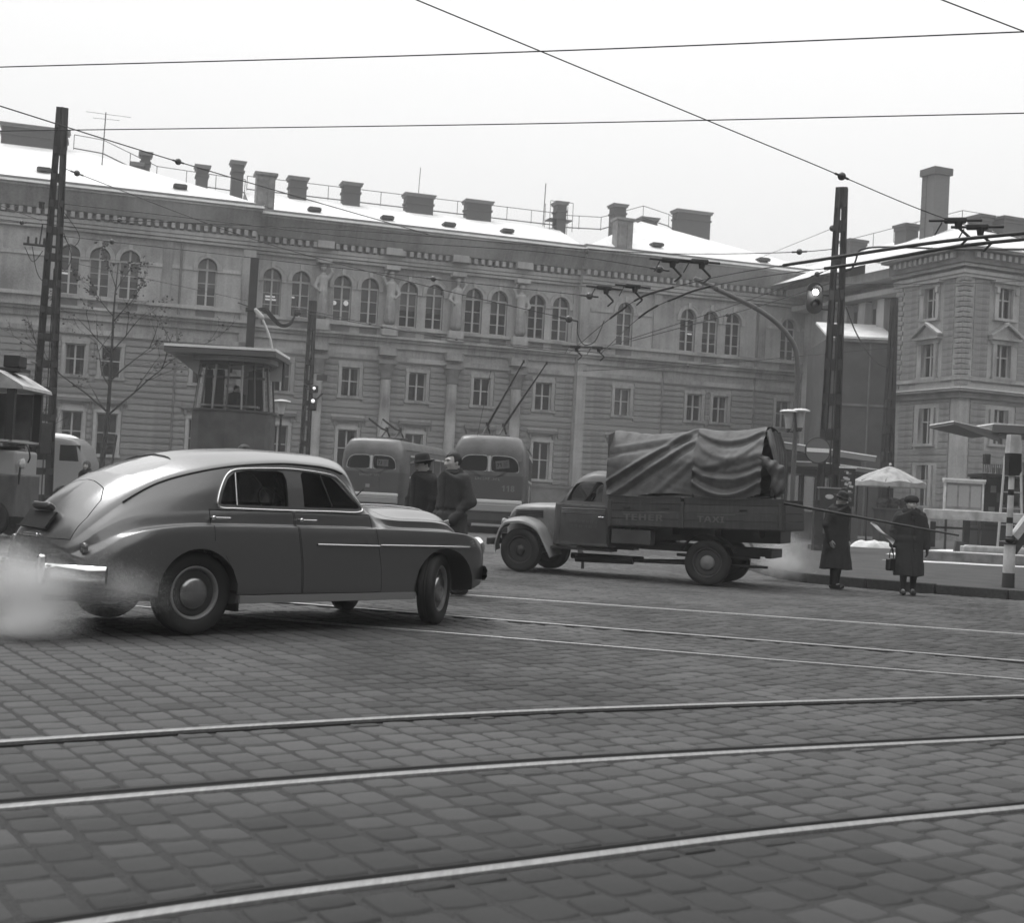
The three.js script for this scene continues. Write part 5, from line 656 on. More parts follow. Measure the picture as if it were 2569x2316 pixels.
wire('short wire cutting the upper right corner of the sky', [[4.08, 7.0, -14.18], [6.21, 7.0, -15.6]], .0085);
wire('span wire strung level from the left mast to the right mast', [[-13.66, 8.74, -38.8], [-5.35, 8.82, -38.8], [3.99, 8.64, -38.9], [8.36, 8.92, -38.9], [9.19, 9.04, -38.9]], .013, [[.075, .07], [.955, .09]]);
wire('wire from the left mast to the switch fittings above the truck', [[-13.71, 9.17, -38.8], [-10.13, 8.72, -37.5], [-3.58, 7.95, -35.5], [.71, 7.58, -34], [3.71, 7.1, -33]], .012, [[.985, .1]]);
wire('lowest long wire from the left mast across the arched windows', [[-13.65, 8.21, -38.8], [-12.08, 8.08, -38.6], [-7.74, 7.72, -38], [-2.53, 7.23, -37], [2.04, 6.81, -36]], .012, [[.1, .08], [.71, .08], [.99, .1]]);
wire('steep short wire entering from the left edge to the left mast', [[-16.31, 9.35, -40], [-14.23, 8.63, -38.8]], .012);
wire('nearly level short wire from the left edge to the left mast', [[-16.07, 8.68, -39.5], [-14.17, 8.54, -38.8]], .012, [[.6, .07]]);
wire('thin wire from the left mast to the pole behind the booth', [[-13.56, 7.48, -38.8], [-9.88, 7.82, -48]], .008);
wire('upper trolley wire running from the booth pole past the statues', [[-8.08, 7.61, -47.6], [-3.2, 6.5, -44.2], [1.51, 5.62, -39.55]], .013, [[.28, .05], [.6, .05]]);
wire('lower trolley wire running from the booth pole past the statues', [[-8.02, 7.44, -47.3], [-2.8, 6.42, -43.8], [2.5, 5.62, -39.2]], .013, [[.3, .05]]);
wire('left-hand trolley wire curving from the junction to the right edge', [[1.53, 5.6, -39.45], [2.27, 5.6, -30.19], [2.62, 5.6, -27.49], [3.04, 5.6, -26.32], [3.89, 5.6, -24.46], [5.29, 5.6, -22.35], [6.54, 5.6, -20.58], [7.51, 5.6, -19.62]], .009, [], 'trolley_wire', [[.38, .48, .028], [.52, .62, .026], [.78, 1, .03]]);
wire('right-hand trolley wire curving from the junction to the right edge', [[2.46, 5.6, -39.18], [2.92, 5.6, -29.67], [3.25, 5.6, -27.74], [3.64, 5.6, -26.19], [4.48, 5.6, -24.58], [5.75, 5.6, -22.89], [6.89, 5.6, -20.89], [7.68, 5.6, -20.05]], .009, [], 'trolley_wire', [[.4, .5, .028], [.54, .65, .026], [.8, 1, .03]]);
wire('upper wire from the junction to the right mast above the signal', [[2.62, 5.6, -36.77], [6.47, 7.2, -38], [9.14, 8.45, -38.9]], .012, [[.93, .08]]);
wire('lower wire from the junction to the right mast near the signal', [[3.08, 5.6, -35.54], [6.97, 7.15, -38.3], [9.21, 8.05, -38.9]], .012, [[.5, .06]]);
wire('wire from the junction past the arched lamp to the thin mast', [[2.32, 5.72, -46], [6.43, 6.32, -48], [14.01, 7.57, -50]], .013, [[.35, .05]]);
wire('faint wire rising from the right mast towards the long roof', [[9.26, 9.72, -38.9], [10.71, 12.61, -60]], .008, [[.04, .1]]);
wire('thick feeder cable bending from the right mast to the right edge', [[9.52, 8.37, -38.8], [9.67, 8.44, -38.6], [9.75, 8.67, -38.5], [9.78, 8.88, -38.4], [9.9, 8.9, -37.8], [11.21, 8.23, -34], [11.65, 7.5, -30]], .03);
wire('slack cable hanging from the right mast to the thin mast', [[9.6, 7.31, -38.8], [10.74, 7.03, -42], [12.28, 6.8, -46], [13.5, 6.81, -49], [14.04, 6.84, -50]], .022);
wire('second wire crossing the corner of the right-hand building', [[9.3, 8.0, -39], [15.5, 8.9, -42], [22, 10.2, -45]], .01);
{ // fittings where the wires meet
  const frog = (label, p, turn) => { const T = thing('wire_fitting', label, 'wire fitting', p, turn, 'trolley wire fittings'); put('hanger', [rbox(.34, .09, .12, .03, 0, .25, 0), bar([-.4, .25, 0], [.4, .25, 0], .022), cyl(.05, .07, .12, .05, .12, 0, 10)], M.wire, T); put('clip', [bar([.05, .14, 0], [.22, -.02, .02], .022), bar([.22, -.02, .02], [.1, -.14, 0], .02), bar([-.2, .22, 0], [-.3, .02, 0], .012)], M.wire, T); };
  frog('left of the two fittings highest above the truck', [2.75, 5.55, -24.5], .2); frog('right of the two fittings highest above the truck', [3.29, 5.55, -24.46], .2); frog('left fitting above the single arched window beside the statues', [1.77, 5.55, -28.09], .3); frog('right fitting above the single arched window beside the statues', [2.35, 5.55, -27.7], .3); frog('left of the low pair of fittings at the junction', [1.71, 5.55, -39.46], .1); frog('right of the low pair of fittings at the junction', [2.37, 5.55, -39.37], .1); frog('left of the bold fittings near the tall chimney', [6.78, 5.72, -20.7], -.3); frog('right of the bold fittings near the tall chimney', [7.2, 5.68, -20.9], -.3);
  const T = thing('hanging_loop', 'thin looped jumper wire hanging at the middle junction', 'wire', [1.55, 5.98, -35], 0, 'overhead wires above the square'); put('cable', [tube([[0, 0, 0], [.02, -.35, 0], [.2, -.62, 0], [.45, -.55, 0], [.62, -.2, 0], [.7, .05, 0]], .014, 30, 5)], M.wire, T);
}
/* ---------- trolleybuses ---------- */
function trolleybus(label, x, z, turn, digits, number, polesUp) {
  const T = thing('trolleybus', label, 'trolleybus', [x, 0, z], Math.PI / 2 + turn, 'trolleybuses waiting beyond the car');
  const upper = mat(.13, .45, { clearcoat: .5, clearcoatRoughness: .25, map: 'coarse', ms: .5 }), lower = mat(.055, .4, { clearcoat: .6, clearcoatRoughness: .2 }), white = mat(.5, .5);
  const ins = (s) => 1 - Math.sqrt(Math.max(0, 1 - (1 - clamp(s / .55)) ** 2));
  const st = [0, .01, .03, .07, .13, .22, .34, .5, .7, 2, 5, 8.3, 8.7, 8.95, 9.0];
  const fr = (s) => s > 8.3 ? ins((9 - s) * .79) : ins(s);
  const sec = (y0, y1) => (s) => { const q = fr(s), w = 1.25 - .22 * q, t = 3.15 - .75 * q * q - .12 * q, cap = Math.min(t, y1); const P = [[0, .42], [w * .96, .42], [w, .5], [w, 1.9], [w - .02, 2.35], [w - .09, Math.min(2.72, t - .2)], [w - .3, t - .07], [w * .45, t - .005], [0, t]]; return spline(P, 4); };
  let shell = toBrush(loftSolid(st, sec(0, 9)));
  const winL = (() => { const s = new THREE.Shape(); s.moveTo(-.93, 1.98); s.lineTo(-.10, 1.98); s.lineTo(-.07, 2.01); s.lineTo(-.07, 2.45); s.lineTo(-.10, 2.48); s.lineTo(-.62, 2.48); s.quadraticCurveTo(-.93, 2.44, -.96, 2.12); s.lineTo(-.96, 2.02); return s; })();
  const winPts = winL.getPoints(8).map((p) => [p.x, p.y]), mir = winPts.map(([a, b]) => [-a, b]).reverse(), pr = (P, d) => extrude(poly(P), d).rotateY(-Math.PI / 2);
  const cutters = [winPts, mir].map((P) => pr(P, .9).translate(.5, 0, 0));
  for (const c of cutters) shell = cut(shell, toBrush(c));
  const up = keep(shell, toBrush(span(-1, 10, 1.86, 4, -2, 2))), lo = cut(shell, toBrush(span(-1, 10, 1.86, 4, -2, 2)));
  put('upper_body', up.geometry, upper, T); put('lower_body', lo.geometry, lower, T);
  [winPts, mir].forEach((P, i) => { const w = sub('rear_window', T, [.045, 0, 0]); put('pane', new THREE.ShapeGeometry(poly(P)).rotateY(-Math.PI / 2), glassMat(.4, .05), w); put('interior', new THREE.ShapeGeometry(poly(P)).rotateY(-Math.PI / 2).translate(.3, 0, 0), mat(.045, .9), w); put('surround', tube(P.filter((_, k) => k % 1 === 0).map(([a, b]) => [-.02, b, a]), .022, 60, 6, true), white, w); });
  put('window_post', box(.04, .5, .09, .0, 2.23, 0), white, T);
  { const c = document.createElement('canvas'); c.width = 160; c.height = 96; const q = c.getContext('2d'); q.fillStyle = '#d8d8d8'; q.fillRect(0, 0, 160, 96); q.fillStyle = '#2a2a2a'; q.font = 'bold 60px sans-serif'; q.fillText(digits, 10, 72); q.fillStyle = '#8a8a8a'; for (let i = 0; i < 4; i++) q.fillRect(92, 22 + i * 16, 52 - (i % 2) * 12, 6); const t = new THREE.CanvasTexture(c); t.colorSpace = THREE.SRGBColorSpace; const p = put('route_plate', new THREE.PlaneGeometry(.44, .26).rotateY(-Math.PI / 2).rotateX(digits === '71' ? -.14 : .02).translate(.09, 2.22, .42), new THREE.MeshStandardMaterial({ map: t, roughness: .7 }), T, false); }
  const faint = mat(.2, .7), row = []; for (let i = 0; i < 10; i++) if (i !== 6) { const zz = -.42 + i * .082; row.push(box(.01, .085, .018, -.006, 1.74, zz), box(.01, .02, .05, -.006, 1.74 + .03 * (i % 3 - 1), zz + .02)); } put('faint_lettering', row, faint, T).userData.kind = 'stuff';
  if (number) put('fleet_number', letters(number, .19, .01).rotateY(-Math.PI / 2).translate(.0, 1.36, .42), mat(.17, .6), T); else put('small_plate', box(.01, .13, .16, -.004, 1.33, -.1), mat(.25, .6), T);
  put('light_band', [rbox(.08, .12, 2.2, .03, -.02, 1.02, 0)], mat(.66, .4), T); put('bumper', [rbox(.1, .26, 2.2, .04, -.03, .82, 0)], mat(.3, .5), T); put('skirt', [span(.05, 8.9, .3, .62, -1.2, 1.2)], M.black, T); put('trim_line', box(.02, .02, 1.6, .04, .52, 0), mat(.25, .4), T);
  put('roof_handle', [tube([[.34, 2.86, -.28], [.3, 2.94, -.28], [.3, 2.94, .22], [.34, 2.86, .22]], .016, 30, 6)], M.black, T);
  put('rain_gutter', [tube([[.6, 2.74, -1.2], [4, 2.76, -1.22], [8, 2.76, -1.22]], .02, 20, 6), tube([[.6, 2.74, 1.2], [4, 2.76, 1.22], [8, 2.76, 1.22]], .02, 20, 6)], M.black, T);
  for (let i = 0; i < 5; i++) { const w = sub('side_window', T); put('pane', span(1.1 + i * 1.4, 2.2 + i * 1.4, 1.75, 2.5, 1.252, 1.258), M.dark, w); put('surround', [span(1.05 + i * 1.4, 2.25 + i * 1.4, 1.68, 1.75, 1.25, 1.27), span(1.05 + i * 1.4, 2.25 + i * 1.4, 2.5, 2.56, 1.25, 1.27)], white, w); }
  put('door_rail', [bar([.9, .8, 1.29], [.95, 1.55, 1.29], .018), bar([1.5, .8, 1.29], [1.5, 1.6, 1.29], .014)], M.chrome, T);
  for (const [a, b] of [[2.2, 1], [2.2, -1], [6.8, 1], [6.8, -1]]) makeWheel('wheel', T, [a, .46, b * 1.02], 0, .46, .26, b, { rim: .28, rimMat: M.dark, capMat: M.dark });
  const gear = sub('trolley_gear', T, [3.0, 0, 0]); put('gear_base', [rbox(.9, .14, .5, .05, 0, 3.22, -.28), rbox(.9, .14, .5, .05, 0, 3.22, .28), ...[-.28, .28].flatMap((q) => [bar([-.25, 3.28, q - .12], [.1, 3.6, q], .035), bar([.25, 3.28, q + .12], [.1, 3.6, q], .035), cyl(.07, .07, .2, .1, 3.5, q, 10)])], M.black, gear);
  const tips = polesUp ?? [[-1.6, 3.95, -.75], [-1.6, 3.98, -.3]];
  tips.forEach(([px, py, pz], i) => put('trolley_pole', polesUp ? [bar([.1, 3.6, i ? .28 : -.28], [px, py, pz], .045, .022), rbox(.2, .1, .07, .02, px, py, pz)] : [tube([[.1, 3.6, i ? .28 : -.28], [-.2, 3.62, (i ? .28 : -.28) - .1], [-.6, 3.8, (i ? .28 : -.28) - .3], [-1.1, 3.95, (i ? .28 : -.28) - .42]], .04, 24, 7)], M.black, gear));
  put('pole_rope', polesUp ? [bar([-2.7, 3.1, -.45], [-3.2, 5.2, -.1], .008, undefined, 5)] : [tube([[-1.0, 3.9, -.2], [-2.6, 3.0, .1], [-3.05, 2.2, .3], [-3.02, .6, .45]], .008, 30, 5)], M.wire, gear);
}
trolleybus('trolleybus with route plate 71 in its rear window, nearer of the two', -.72, -42.3, -.03, '71', '118', [[-3.1, 5.55, .93], [-2.4, 5.6, 1.66]]);
trolleybus('trolleybus with route plate 72, farther and partly behind the hatted man', -5.3, -49.8, -.16, '72', '', null);

/* ---------- control booth ---------- */
{
  const T = thing('control_booth', 'raised glazed control booth with a flat jutting roof behind the car', 'booth', [-8.75, 0, -41.0]);
  const plan = (k) => { const P = [[-1.18 * k, -.9], [-1.22 * k, .1]]; for (let i = 0; i <= 8; i++) { const a = Math.PI - i / 8 * Math.PI; P.push([1.22 * k * Math.cos(a), .2 + .8 * k * Math.sin(a)]); } P.push([1.22 * k, .1], [1.18 * k, -.9]); return P; };
  const slab = (k, y0, y1, k2 = k) => { const a = plan(k), b = plan(k2), n = a.length, v = []; const q = (p, y) => [p[0], y, p[1]]; for (let i = 0; i < n; i++) { const j = (i + 1) % n, A = q(a[i], y0), B = q(a[j], y0), Cc = q(b[j], y1), D = q(b[i], y1); v.push(...A, ...B, ...Cc, ...A, ...Cc, ...D); } for (let i = 1; i < n - 1; i++) v.push(...q(b[0], y1), ...q(b[i + 1], y1), ...q(b[i], y1), ...q(a[0], y0), ...q(a[i], y0), ...q(a[i + 1], y0)); const g = new THREE.BufferGeometry(); g.setAttribute('position', new THREE.Float32BufferAttribute(v, 3)); g.computeVertexNormals(); return g; };
  put('drum', slab(1, 0, 3.36), mat(.105, .8, { map: 'coarse', ms: .4, side: THREE.DoubleSide }), T); put('ledge', slab(1.04, 3.36, 3.42), mat(.05, .6, { side: THREE.DoubleSide }), T);
  const a = plan(.95), b = plan(.84), n = a.length;
  for (let i = 0; i < n; i++) { const j = (i + 1) % n, p = [a[i][0], 3.42, a[i][1]], q = [b[i][0], 4.78, b[i][1]]; put('mullion', beam(p, q, .05, .05), i % 2 ? mat(.25, .6) : mat(.06, .6), T); const g = new THREE.BufferGeometry(); g.setAttribute('position', new THREE.Float32BufferAttribute([...p, a[j][0], 3.42, a[j][1], b[j][0], 4.78, b[j][1], ...p, b[j][0], 4.78, b[j][1], ...q], 3)); g.computeVertexNormals(); put('pane', g, glassMat(.8), T); }
  put('head_rail', slab(.87, 4.78, 4.9), mat(.05, .6, { side: THREE.DoubleSide }), T); put('transom', [beam([-1.05, 4.42, .5], [1.05, 4.42, .5], .05, .07)], mat(.06, .6), T);
  put('ceiling', slab(1.05, 4.9, 5.04), mat(.3, .8, { side: THREE.DoubleSide }), T); put('roof_slab', [span(-1.92, 1.46, 5.05, 5.22, -1.3, 1.25)], mat(.09, .6), T); put('roof_snow', [span(-1.92, 1.46, 5.222, 5.3, -1.3, 1.27)], M.snow, T);
  put('gusset', [extrude(poly([[-1.85, 5.04], [-1.0, 5.04], [-1.04, 4.45]]), .06).translate(0, 0, .4), extrude(poly([[1.42, 5.04], [1.0, 5.04], [1.0, 4.45], [1.42, 4.45]]), .05).translate(0, 0, -.6)], mat(.42, .8), T); put('downpipe', bar([1.42, 4.2, -.55], [1.42, 5.05, -.55], .05), mat(.05, .6), T); put('curtain', [rbox(.22, 1.2, .1, .04, -.72, 4.05, .3), rbox(.3, 1.25, .1, .04, -.42, 4.05, .2), rbox(.5, 1.3, .1, .04, .7, 4.05, .1)], mat(.03, .9), T); put('desk', [span(-.9, .9, 3.5, 3.56, .3, .8)], mat(.2, .6), T); put('wall_clock', [box(.14, .14, .03, -.02, 4.62, .62), lathe([[0, 0], [.05, 0], [.05, .02], [0, .02]], 14).rotateX(Math.PI / 2).translate(-.1, 4.15, .5)], M.black, T);
}
/* ---------- parked van and works vehicle at the left ---------- */
{
  const T = thing('parked_van', 'rounded grey van with snow on its roof parked behind the left mast', 'van', [-14.4, 0, -45.6]), paint = mat(.2, .5, { clearcoat: .4 });
  const st = []; for (let s = -3.6; s <= .05; s += .1) st.push(s); const top = table([[-3.6, 2.35], [-2.5, 2.52], [-1.2, 2.5], [-.6, 2.42], [-.3, 2.2], [-.15, 1.85], [0, 1.55], [.05, 1.3]]);
  let b = toBrush(loftSolid(st, (s) => { const t = top(s), w = .85; return spline([[0, .35], [w * .95, .35], [w, .45], [w, Math.min(1.4, t - .2)], [w - .06, t - .22], [w - .22, t - .04], [0, t]], 4); }));
  for (const [x0, x1] of [[-.95, -.28], [-1.9, -1.15], [-2.9, -2.1]]) b = cut(b, toBrush(extrude(poly([[x0, 1.62], [x1, 1.62], [x1 - (x1 > -.5 ? .12 : 0), 2.16], [x0, 2.16]]), 2).translate(0, 0, -1)));
  for (const x of [-.7, -2.9]) b = cut(b, toBrush(new THREE.CylinderGeometry(.42, .42, 2, 30).rotateX(Math.PI / 2).translate(x, .36, 0)));
  put('body', b.geometry, paint, T); put('roof_snow', grid(20, 8, (u, v) => { const s = lerp(-3.5, -.5, u), z = lerp(-.72, .72, v); return [s, top(s) - .02 - .2 * Math.pow(Math.abs(z) / .8, 3) + .08 * sstep(0, .15, Math.min(u, 1 - u)), z]; }), M.snow, T);
  for (const x of [-.62, -1.52, -2.5]) put('side_window', span(x - .4, x + .36, 1.6, 2.18, .76, .77), paneDark, T); put('bumper', rbox(.08, .14, 1.7, .03, .12, .5, 0), M.chrome, T); put('headlight', lathe([[0, .03], [.1, 0], [.11, -.03]], 16).rotateZ(-Math.PI / 2).translate(.07, .9, .6), mat(.6, .2), T);
  for (const x of [-.7, -2.9]) for (const z of [-1, 1]) makeWheel('wheel', T, [x, .35, z * .74], 0, .35, .16, z, { rim: .2 });
}
{
  const T = thing('works_vehicle', 'works vehicle with a pale canopy and round bonnet cut off by the left edge', 'vehicle', [-9.0, 0, -24.4]), grey = mat(.12, .7, { map: 'coarse', ms: .8 });
  put('canopy', [extrude(poly([[.18, 2.72], [.16, 2.78], [-.35, 3.06], [-3.2, 3.1], [-3.2, 2.72]]), 1.5).translate(0, 0, -.75)], mat(.55, .8, { map: 'coarse', ms: .8 }), T); put('stack', [rbox(.3, .24, .4, .03, -.28, 3.26, 0), box(.4, .06, .5, -.28, 3.1, 0)], M.black, T);
  for (const z of [-.68, .68]) put('pillar', span(-.12, .02, 1.8, 2.72, z - .05, z + .05), M.black, T); put('cab_panel', [span(-3, -.12, 1.83, 2.7, -.6, -.56)], grey, T);
  put('bonnet', [nets([-1.6, 1.3, -.65], [.2, 1.85, .65], .05, (x, y, z) => capD(x, y, z, [-1.3, 1.5, 0], [-.12, 1.52, 0], .2, .17) * .9 + Math.max(0, Math.abs(z) - .45) * 0)], M.black, T); put('engine_side', rbox(2.6, .5, 1.1, .06, -1.25, 1.36, 0), mat(.32, .7), T); put('deck', [span(-3, -.02, 1.76, 1.8, -.75, .75)], mat(.4, .6), T);
  put('front_panel', rbox(2.4, .8, 1.2, .04, -1.1, .78, 0), grey, T); put('chassis', [span(-3, .28, .3, .42, -.6, .6), span(-3, .1, .12, .3, -.5, .5)], M.black, T); const h = put('headlight', lathe([[0, -.1], [.08, -.05], [.1, 0], [0, .02]], 16).rotateZ(-Math.PI / 2).translate(.17, 1.38, .5), M.white, T); put('lamp_arm', bar([.1, 1.0, .5], [.12, 1.36, .5], .02), M.black, T); put('hose', tube([[.02, 1.7, .5], [.2, 1.72, .5], [.28, 1.5, .5], [.25, 1.4, .5]], .015, 16, 6), M.black, T);
  for (const x of [-.35, -2.5]) for (const z of [-1, 1]) makeWheel('wheel', T, [x, .36, z * .66], 0, .36, .18, z, { rim: .22, rimMat: M.dark, capMat: M.iron });
}
{ const T = thing('low_railing', 'low dark rail in front of the snow, behind the left mast', 'railing', [-12.6, 0, -41.5], .05); put('rail', [span(-1.6, 2.2, .62, .72, -.03, .03), span(-1.6, 2.2, .3, .36, -.02, .02)], M.iron, T); for (const x of [-1.5, .2, 1.9]) put('post', span(x - .04, x + .04, 0, .62, -.04, .04), M.iron, T); }

/* ---------- right-hand pavement: barrier, fence, stall, kiosk, shelters ---------- */
{ const T = thing('raised_barrier', 'black and white striped barrier standing upright on a stout post', 'barrier', [8.58, .14, -22.6], .1);
  put('post', [cyl(.1, .095, .49, 0, .25, 0, 24)], M.white, T); put('post_foot', [cyl(.105, .1, .25, 0, 0, 0, 24)], mat(.04, .7), T); put('post_cap', cyl(.11, .11, .02, 0, .74, 0, 24), M.black, T); put('pivot', new THREE.SphereGeometry(.085, 18, 12).scale(1, .75, 1).translate(0, .82, 0), M.black, T);
  const seg = [[.88, 1.1, 0], [1.1, 1.2, 1], [1.2, 1.58, 0], [1.58, 1.68, 1], [1.68, 1.93, 0]]; for (const [a, b, k] of seg) put('boom', cyl(.06 - a * .006, .06 - b * .006, b - a, -.02, a, 0, 18), k ? M.black : M.white, T);
  put('head_box', [extrude(poly([[-.11, 1.92], [.07, 1.92], [.12, 2.0], [.1, 2.3], [-.12, 2.3]]), .16).translate(0, 0, -.08)], M.black, T); put('head_box', [extrude(poly([[-.12, 2.301], [.1, 2.301], [.1, 2.45], [.07, 2.62], [-.1, 2.62]]), .16).translate(0, 0, -.08)], M.white, T);
  put('counterweight', [beam([.06, .86, 0], [.34, 1.22, -.05], .12, .13)], M.white, T); put('weight_arm', [beam([.1, .62, -.1], [.5, 1.2, -.12], .06, .16), beam([.02, .8, -.02], [.12, .7, -.1], .05, .05)], mat(.07, .7), T); }
{ const T = thing('white_fence', 'heavy white-painted rail fence on a concrete edge at right', 'fence', [10.45, .14, -33.2], -.02);
  put('top_rail', rbox(8, .24, .14, .02, 3.95, 1.21, 0), M.white, T); for (const x of [.06, 4.0, 7.8]) put('post', rbox(.13, .8, .13, .015, x, .68, -.03), M.white, T); put('edge_beam', [rbox(8.4, .26, .5, .03, 4.1, .13, -.1)], M.concrete, T); put('upper_beam', [rbox(6.2, .16, .3, .02, 4.3, .35, -.8)], M.white, T); put('snow_line', [box(8.3, .025, .46, 4.1, .275, -.1), box(6, .02, .26, 4.3, .445, -.8)], M.snow, T); }
{ const T = thing('wooden_trestle', 'dark wooden trestle standing in the snow behind the white fence', 'trestle', [12.6, .14, -36.4], .1); put('post', span(-.08, .08, 0, 1.15, -.06, .06), M.iron, T); put('post', span(-.95, -.75, .3, 1.0, -.4, -.28), M.iron, T); put('beam', [span(-1.3, 1.0, .82, .88, -.3, -.24)], M.iron, T); put('brace', [extrude(poly([[-.42, .1], [.7, .08], [.72, .22], [-.1, .48], [-.35, .5]]), .1).translate(0, 0, .1)], mat(.09, .8), T); }
{ const T = thing('notice_board', 'white-framed notice board with snow on its little roof', 'notice board', [13.72, .14, -40]); put('board', [span(-.55, .55, 1.4, 2.2, -.03, .03)], mat(.28, .8, { map: 'coarse', ms: 1 }), T); put('frame', [span(-.6, .6, 1.34, 1.4, -.05, .05), span(-.6, -.55, 1.4, 2.2, -.05, .05), span(.55, .6, 1.4, 2.2, -.05, .05), span(-.62, .62, 2.2, 2.27, -.1, .1)], M.white, T); for (const x of [-.36, 0, .36]) put('sheet', span(x - .15, x + .15, 1.48, 2.12, .032, .038), mat(.42, .9, { map: 'fine', ms: 3 }), T); put('roof_snow', [span(-.62, .62, 2.272, 2.33, -.14, .14)], M.snow, T); for (const x of [-.5, .5]) put('leg', span(x - .03, x + .03, 0, 1.34, -.03, .03), M.iron, T); }
{ const T = thing('news_kiosk', 'dark glazed news kiosk hung with papers behind the striped barrier', 'kiosk', [15.75, .14, -42.6]); put('base', span(-.72, .9, 0, .9, -.7, .6), mat(.04, .7, { map: 'streak', ms: 2 }), T); put('post', span(-.75, -.66, .9, 2.55, .5, .6), M.iron, T); put('post', span(.0, .06, .9, 2.55, .55, .6), M.iron, T); put('pane', span(-.66, .9, .9, 2.5, .55, .565), glassMat(.7), T); put('rear_wall', span(-.72, .9, .9, 2.5, -.7, -.64), mat(.1, .8), T); put('fascia', span(-.78, .95, 2.5, 2.6, -.75, .68), M.black, T); const L = []; for (let x = -.76; x < .92; x += .06) L.push(box(.03, .28, .03, x, 2.76, .62)); put('parapet_slat', L, mat(.1, .8), T).userData.kind = 'stuff'; const papers = [[-.5, 1.3, .2, .24], [-.25, 1.7, .26, .3], [-.1, 1.35, .3, .3], [.3, 1.9, .3, .3], [.25, 1.3, .22, .3], [-.45, 2.0, .18, .22], [.12, 1.62, .2, .24], [-.3, 1.02, .1, .26], [-.15, 1.02, .1, .26], [.05, 1.02, .1, .26]]; papers.forEach(([x, y, w, h], i) => put('paper', span(x, x + w, y, y + h, .50 - i * .004, .503 - i * .004), mat([.5, .25, .35, .15, .6][i % 5], .9), T)); put('lamp_box', rbox(.2, .34, .2, .03, -.62, 3.06, .5), M.black, T); put('shelf', [span(-.6, .85, 1.0, 1.03, .1, .5)], mat(.2, .8), T); }
{ const T = thing('leaning_ladder', 'pale wooden step ladder leaning beside the kiosk', 'ladder', [15.3, .14, -40.2]); put('stile', [bar([-.46, 0, .1], [-.26, 3.1, -.1], .04), bar([.32, 0, .1], [.22, 3.1, -.1], .04)], mat(.42, .8), T); put('rung', [.5, 1, 1.5, 2, 2.5].map((y) => bar([lerp(-.46, -.26, y / 3.1), y, .02], [lerp(.32, .22, y / 3.1), y, .02], .015)), mat(.3, .8), T); }
{ const T = thing('butterfly_shelter', 'tram stop shelter with upswept butterfly roof, at the right edge', 'shelter', [16.3, 0, -46.5]); put('wing_roof', [beam([-1.3, 4.5, .2], [.25, 4.22, .2], 2.6, .1), extrude(poly([[-1.3, 4.44], [.22, 4.17], [.3, 3.95], [.1, 4.0]]), .1).translate(0, 0, 1.4)], mat(.11, .6), T); put('main_roof', [span(0, 6, 4.26, 4.52, -1.2, 1.6)], mat(.11, .6), T); put('roof_snow', [beam([-1.32, 4.565, .2], [.0, 4.33, .2], 2.6, .04), span(.02, 6, 4.522, 4.565, -1.2, 1.6)], M.snow, T); for (const x of [1.4, 4.8]) put('column', [cyl(.1, .1, 4.12, x, .14, 0, 16)], M.iron, T); put('fascia', [span(.3, 6, 4.06, 4.25, 1.2, 1.3)], mat(.3, .7), T); put('glazing', [span(2, 5.8, .6, 3.4, -.9, -.88)], glassMat(.7), T); }
{ const T = thing('market_parasol', 'pale market parasol dusted with snow over a street stall', 'parasol', [13.75, .14, -48]); const R = 1.32; const can = grid(64, 10, (u, v) => { const a = u * Math.PI * 2, k = Math.abs(((u * 8) % 1) - .5) * 2, r = v * R * (1 - .04 * (1 - k) * v), sag = .10 * (1 - k) * v; return [Math.cos(a) * r, 2.88 - .56 * Math.pow(v, 1.15) - sag * .6 + .02 * vnoise(Math.cos(a) * 3, Math.sin(a) * 3, v * 3), Math.sin(a) * r]; }), val = grid(64, 3, (u, v) => { const a = u * Math.PI * 2, k = Math.abs(((u * 8) % 1) - .5) * 2, r = R * (1 - .04 * (1 - k)) * (1 + .01 * v); return [Math.cos(a) * r, 2.32 - .06 * (1 - k) - v * (.14 + .06 * k), Math.sin(a) * r]; }); const cl = mat(.55, .9, { map: 'coarse', ms: .9, transmission: .2 }); cl.side = THREE.DoubleSide; put('canopy', [can, val], cl, T); put('pole', [bar([0, 0, 0], [0, 2.95, 0], .03)], M.iron, T); put('rib', [0, 1, 2, 3, 4, 5, 6, 7].map((i) => bar([0, 2.84, 0], [Math.cos(i * Math.PI / 4 + .39) * 1.25, 2.3, Math.sin(i * Math.PI / 4 + .39) * 1.25], .012, undefined, 5)), M.iron, T); put('finial', new THREE.SphereGeometry(.05, 10, 8).translate(0, 2.95, 0), M.white, T); }
{ const T = thing('street_stall', 'dark boarded street stall counter under the parasol', 'stall', [13.65, .14, -47.2]); for (let i = 0; i < 5; i++) put('board', rbox(.2, 1.3, .04, .008, -.42 + i * .21, .65, .35), mat(.05 + .012 * (i % 3), .85), T); put('counter', [span(-.58, .58, 1.3, 1.35, -.5, .42)], mat(.1, .8), T); put('side', [span(-.52, -.48, 0, 1.3, -.45, .33), span(.48, .52, 0, 1.3, -.45, .33)], mat(.05, .8), T); }
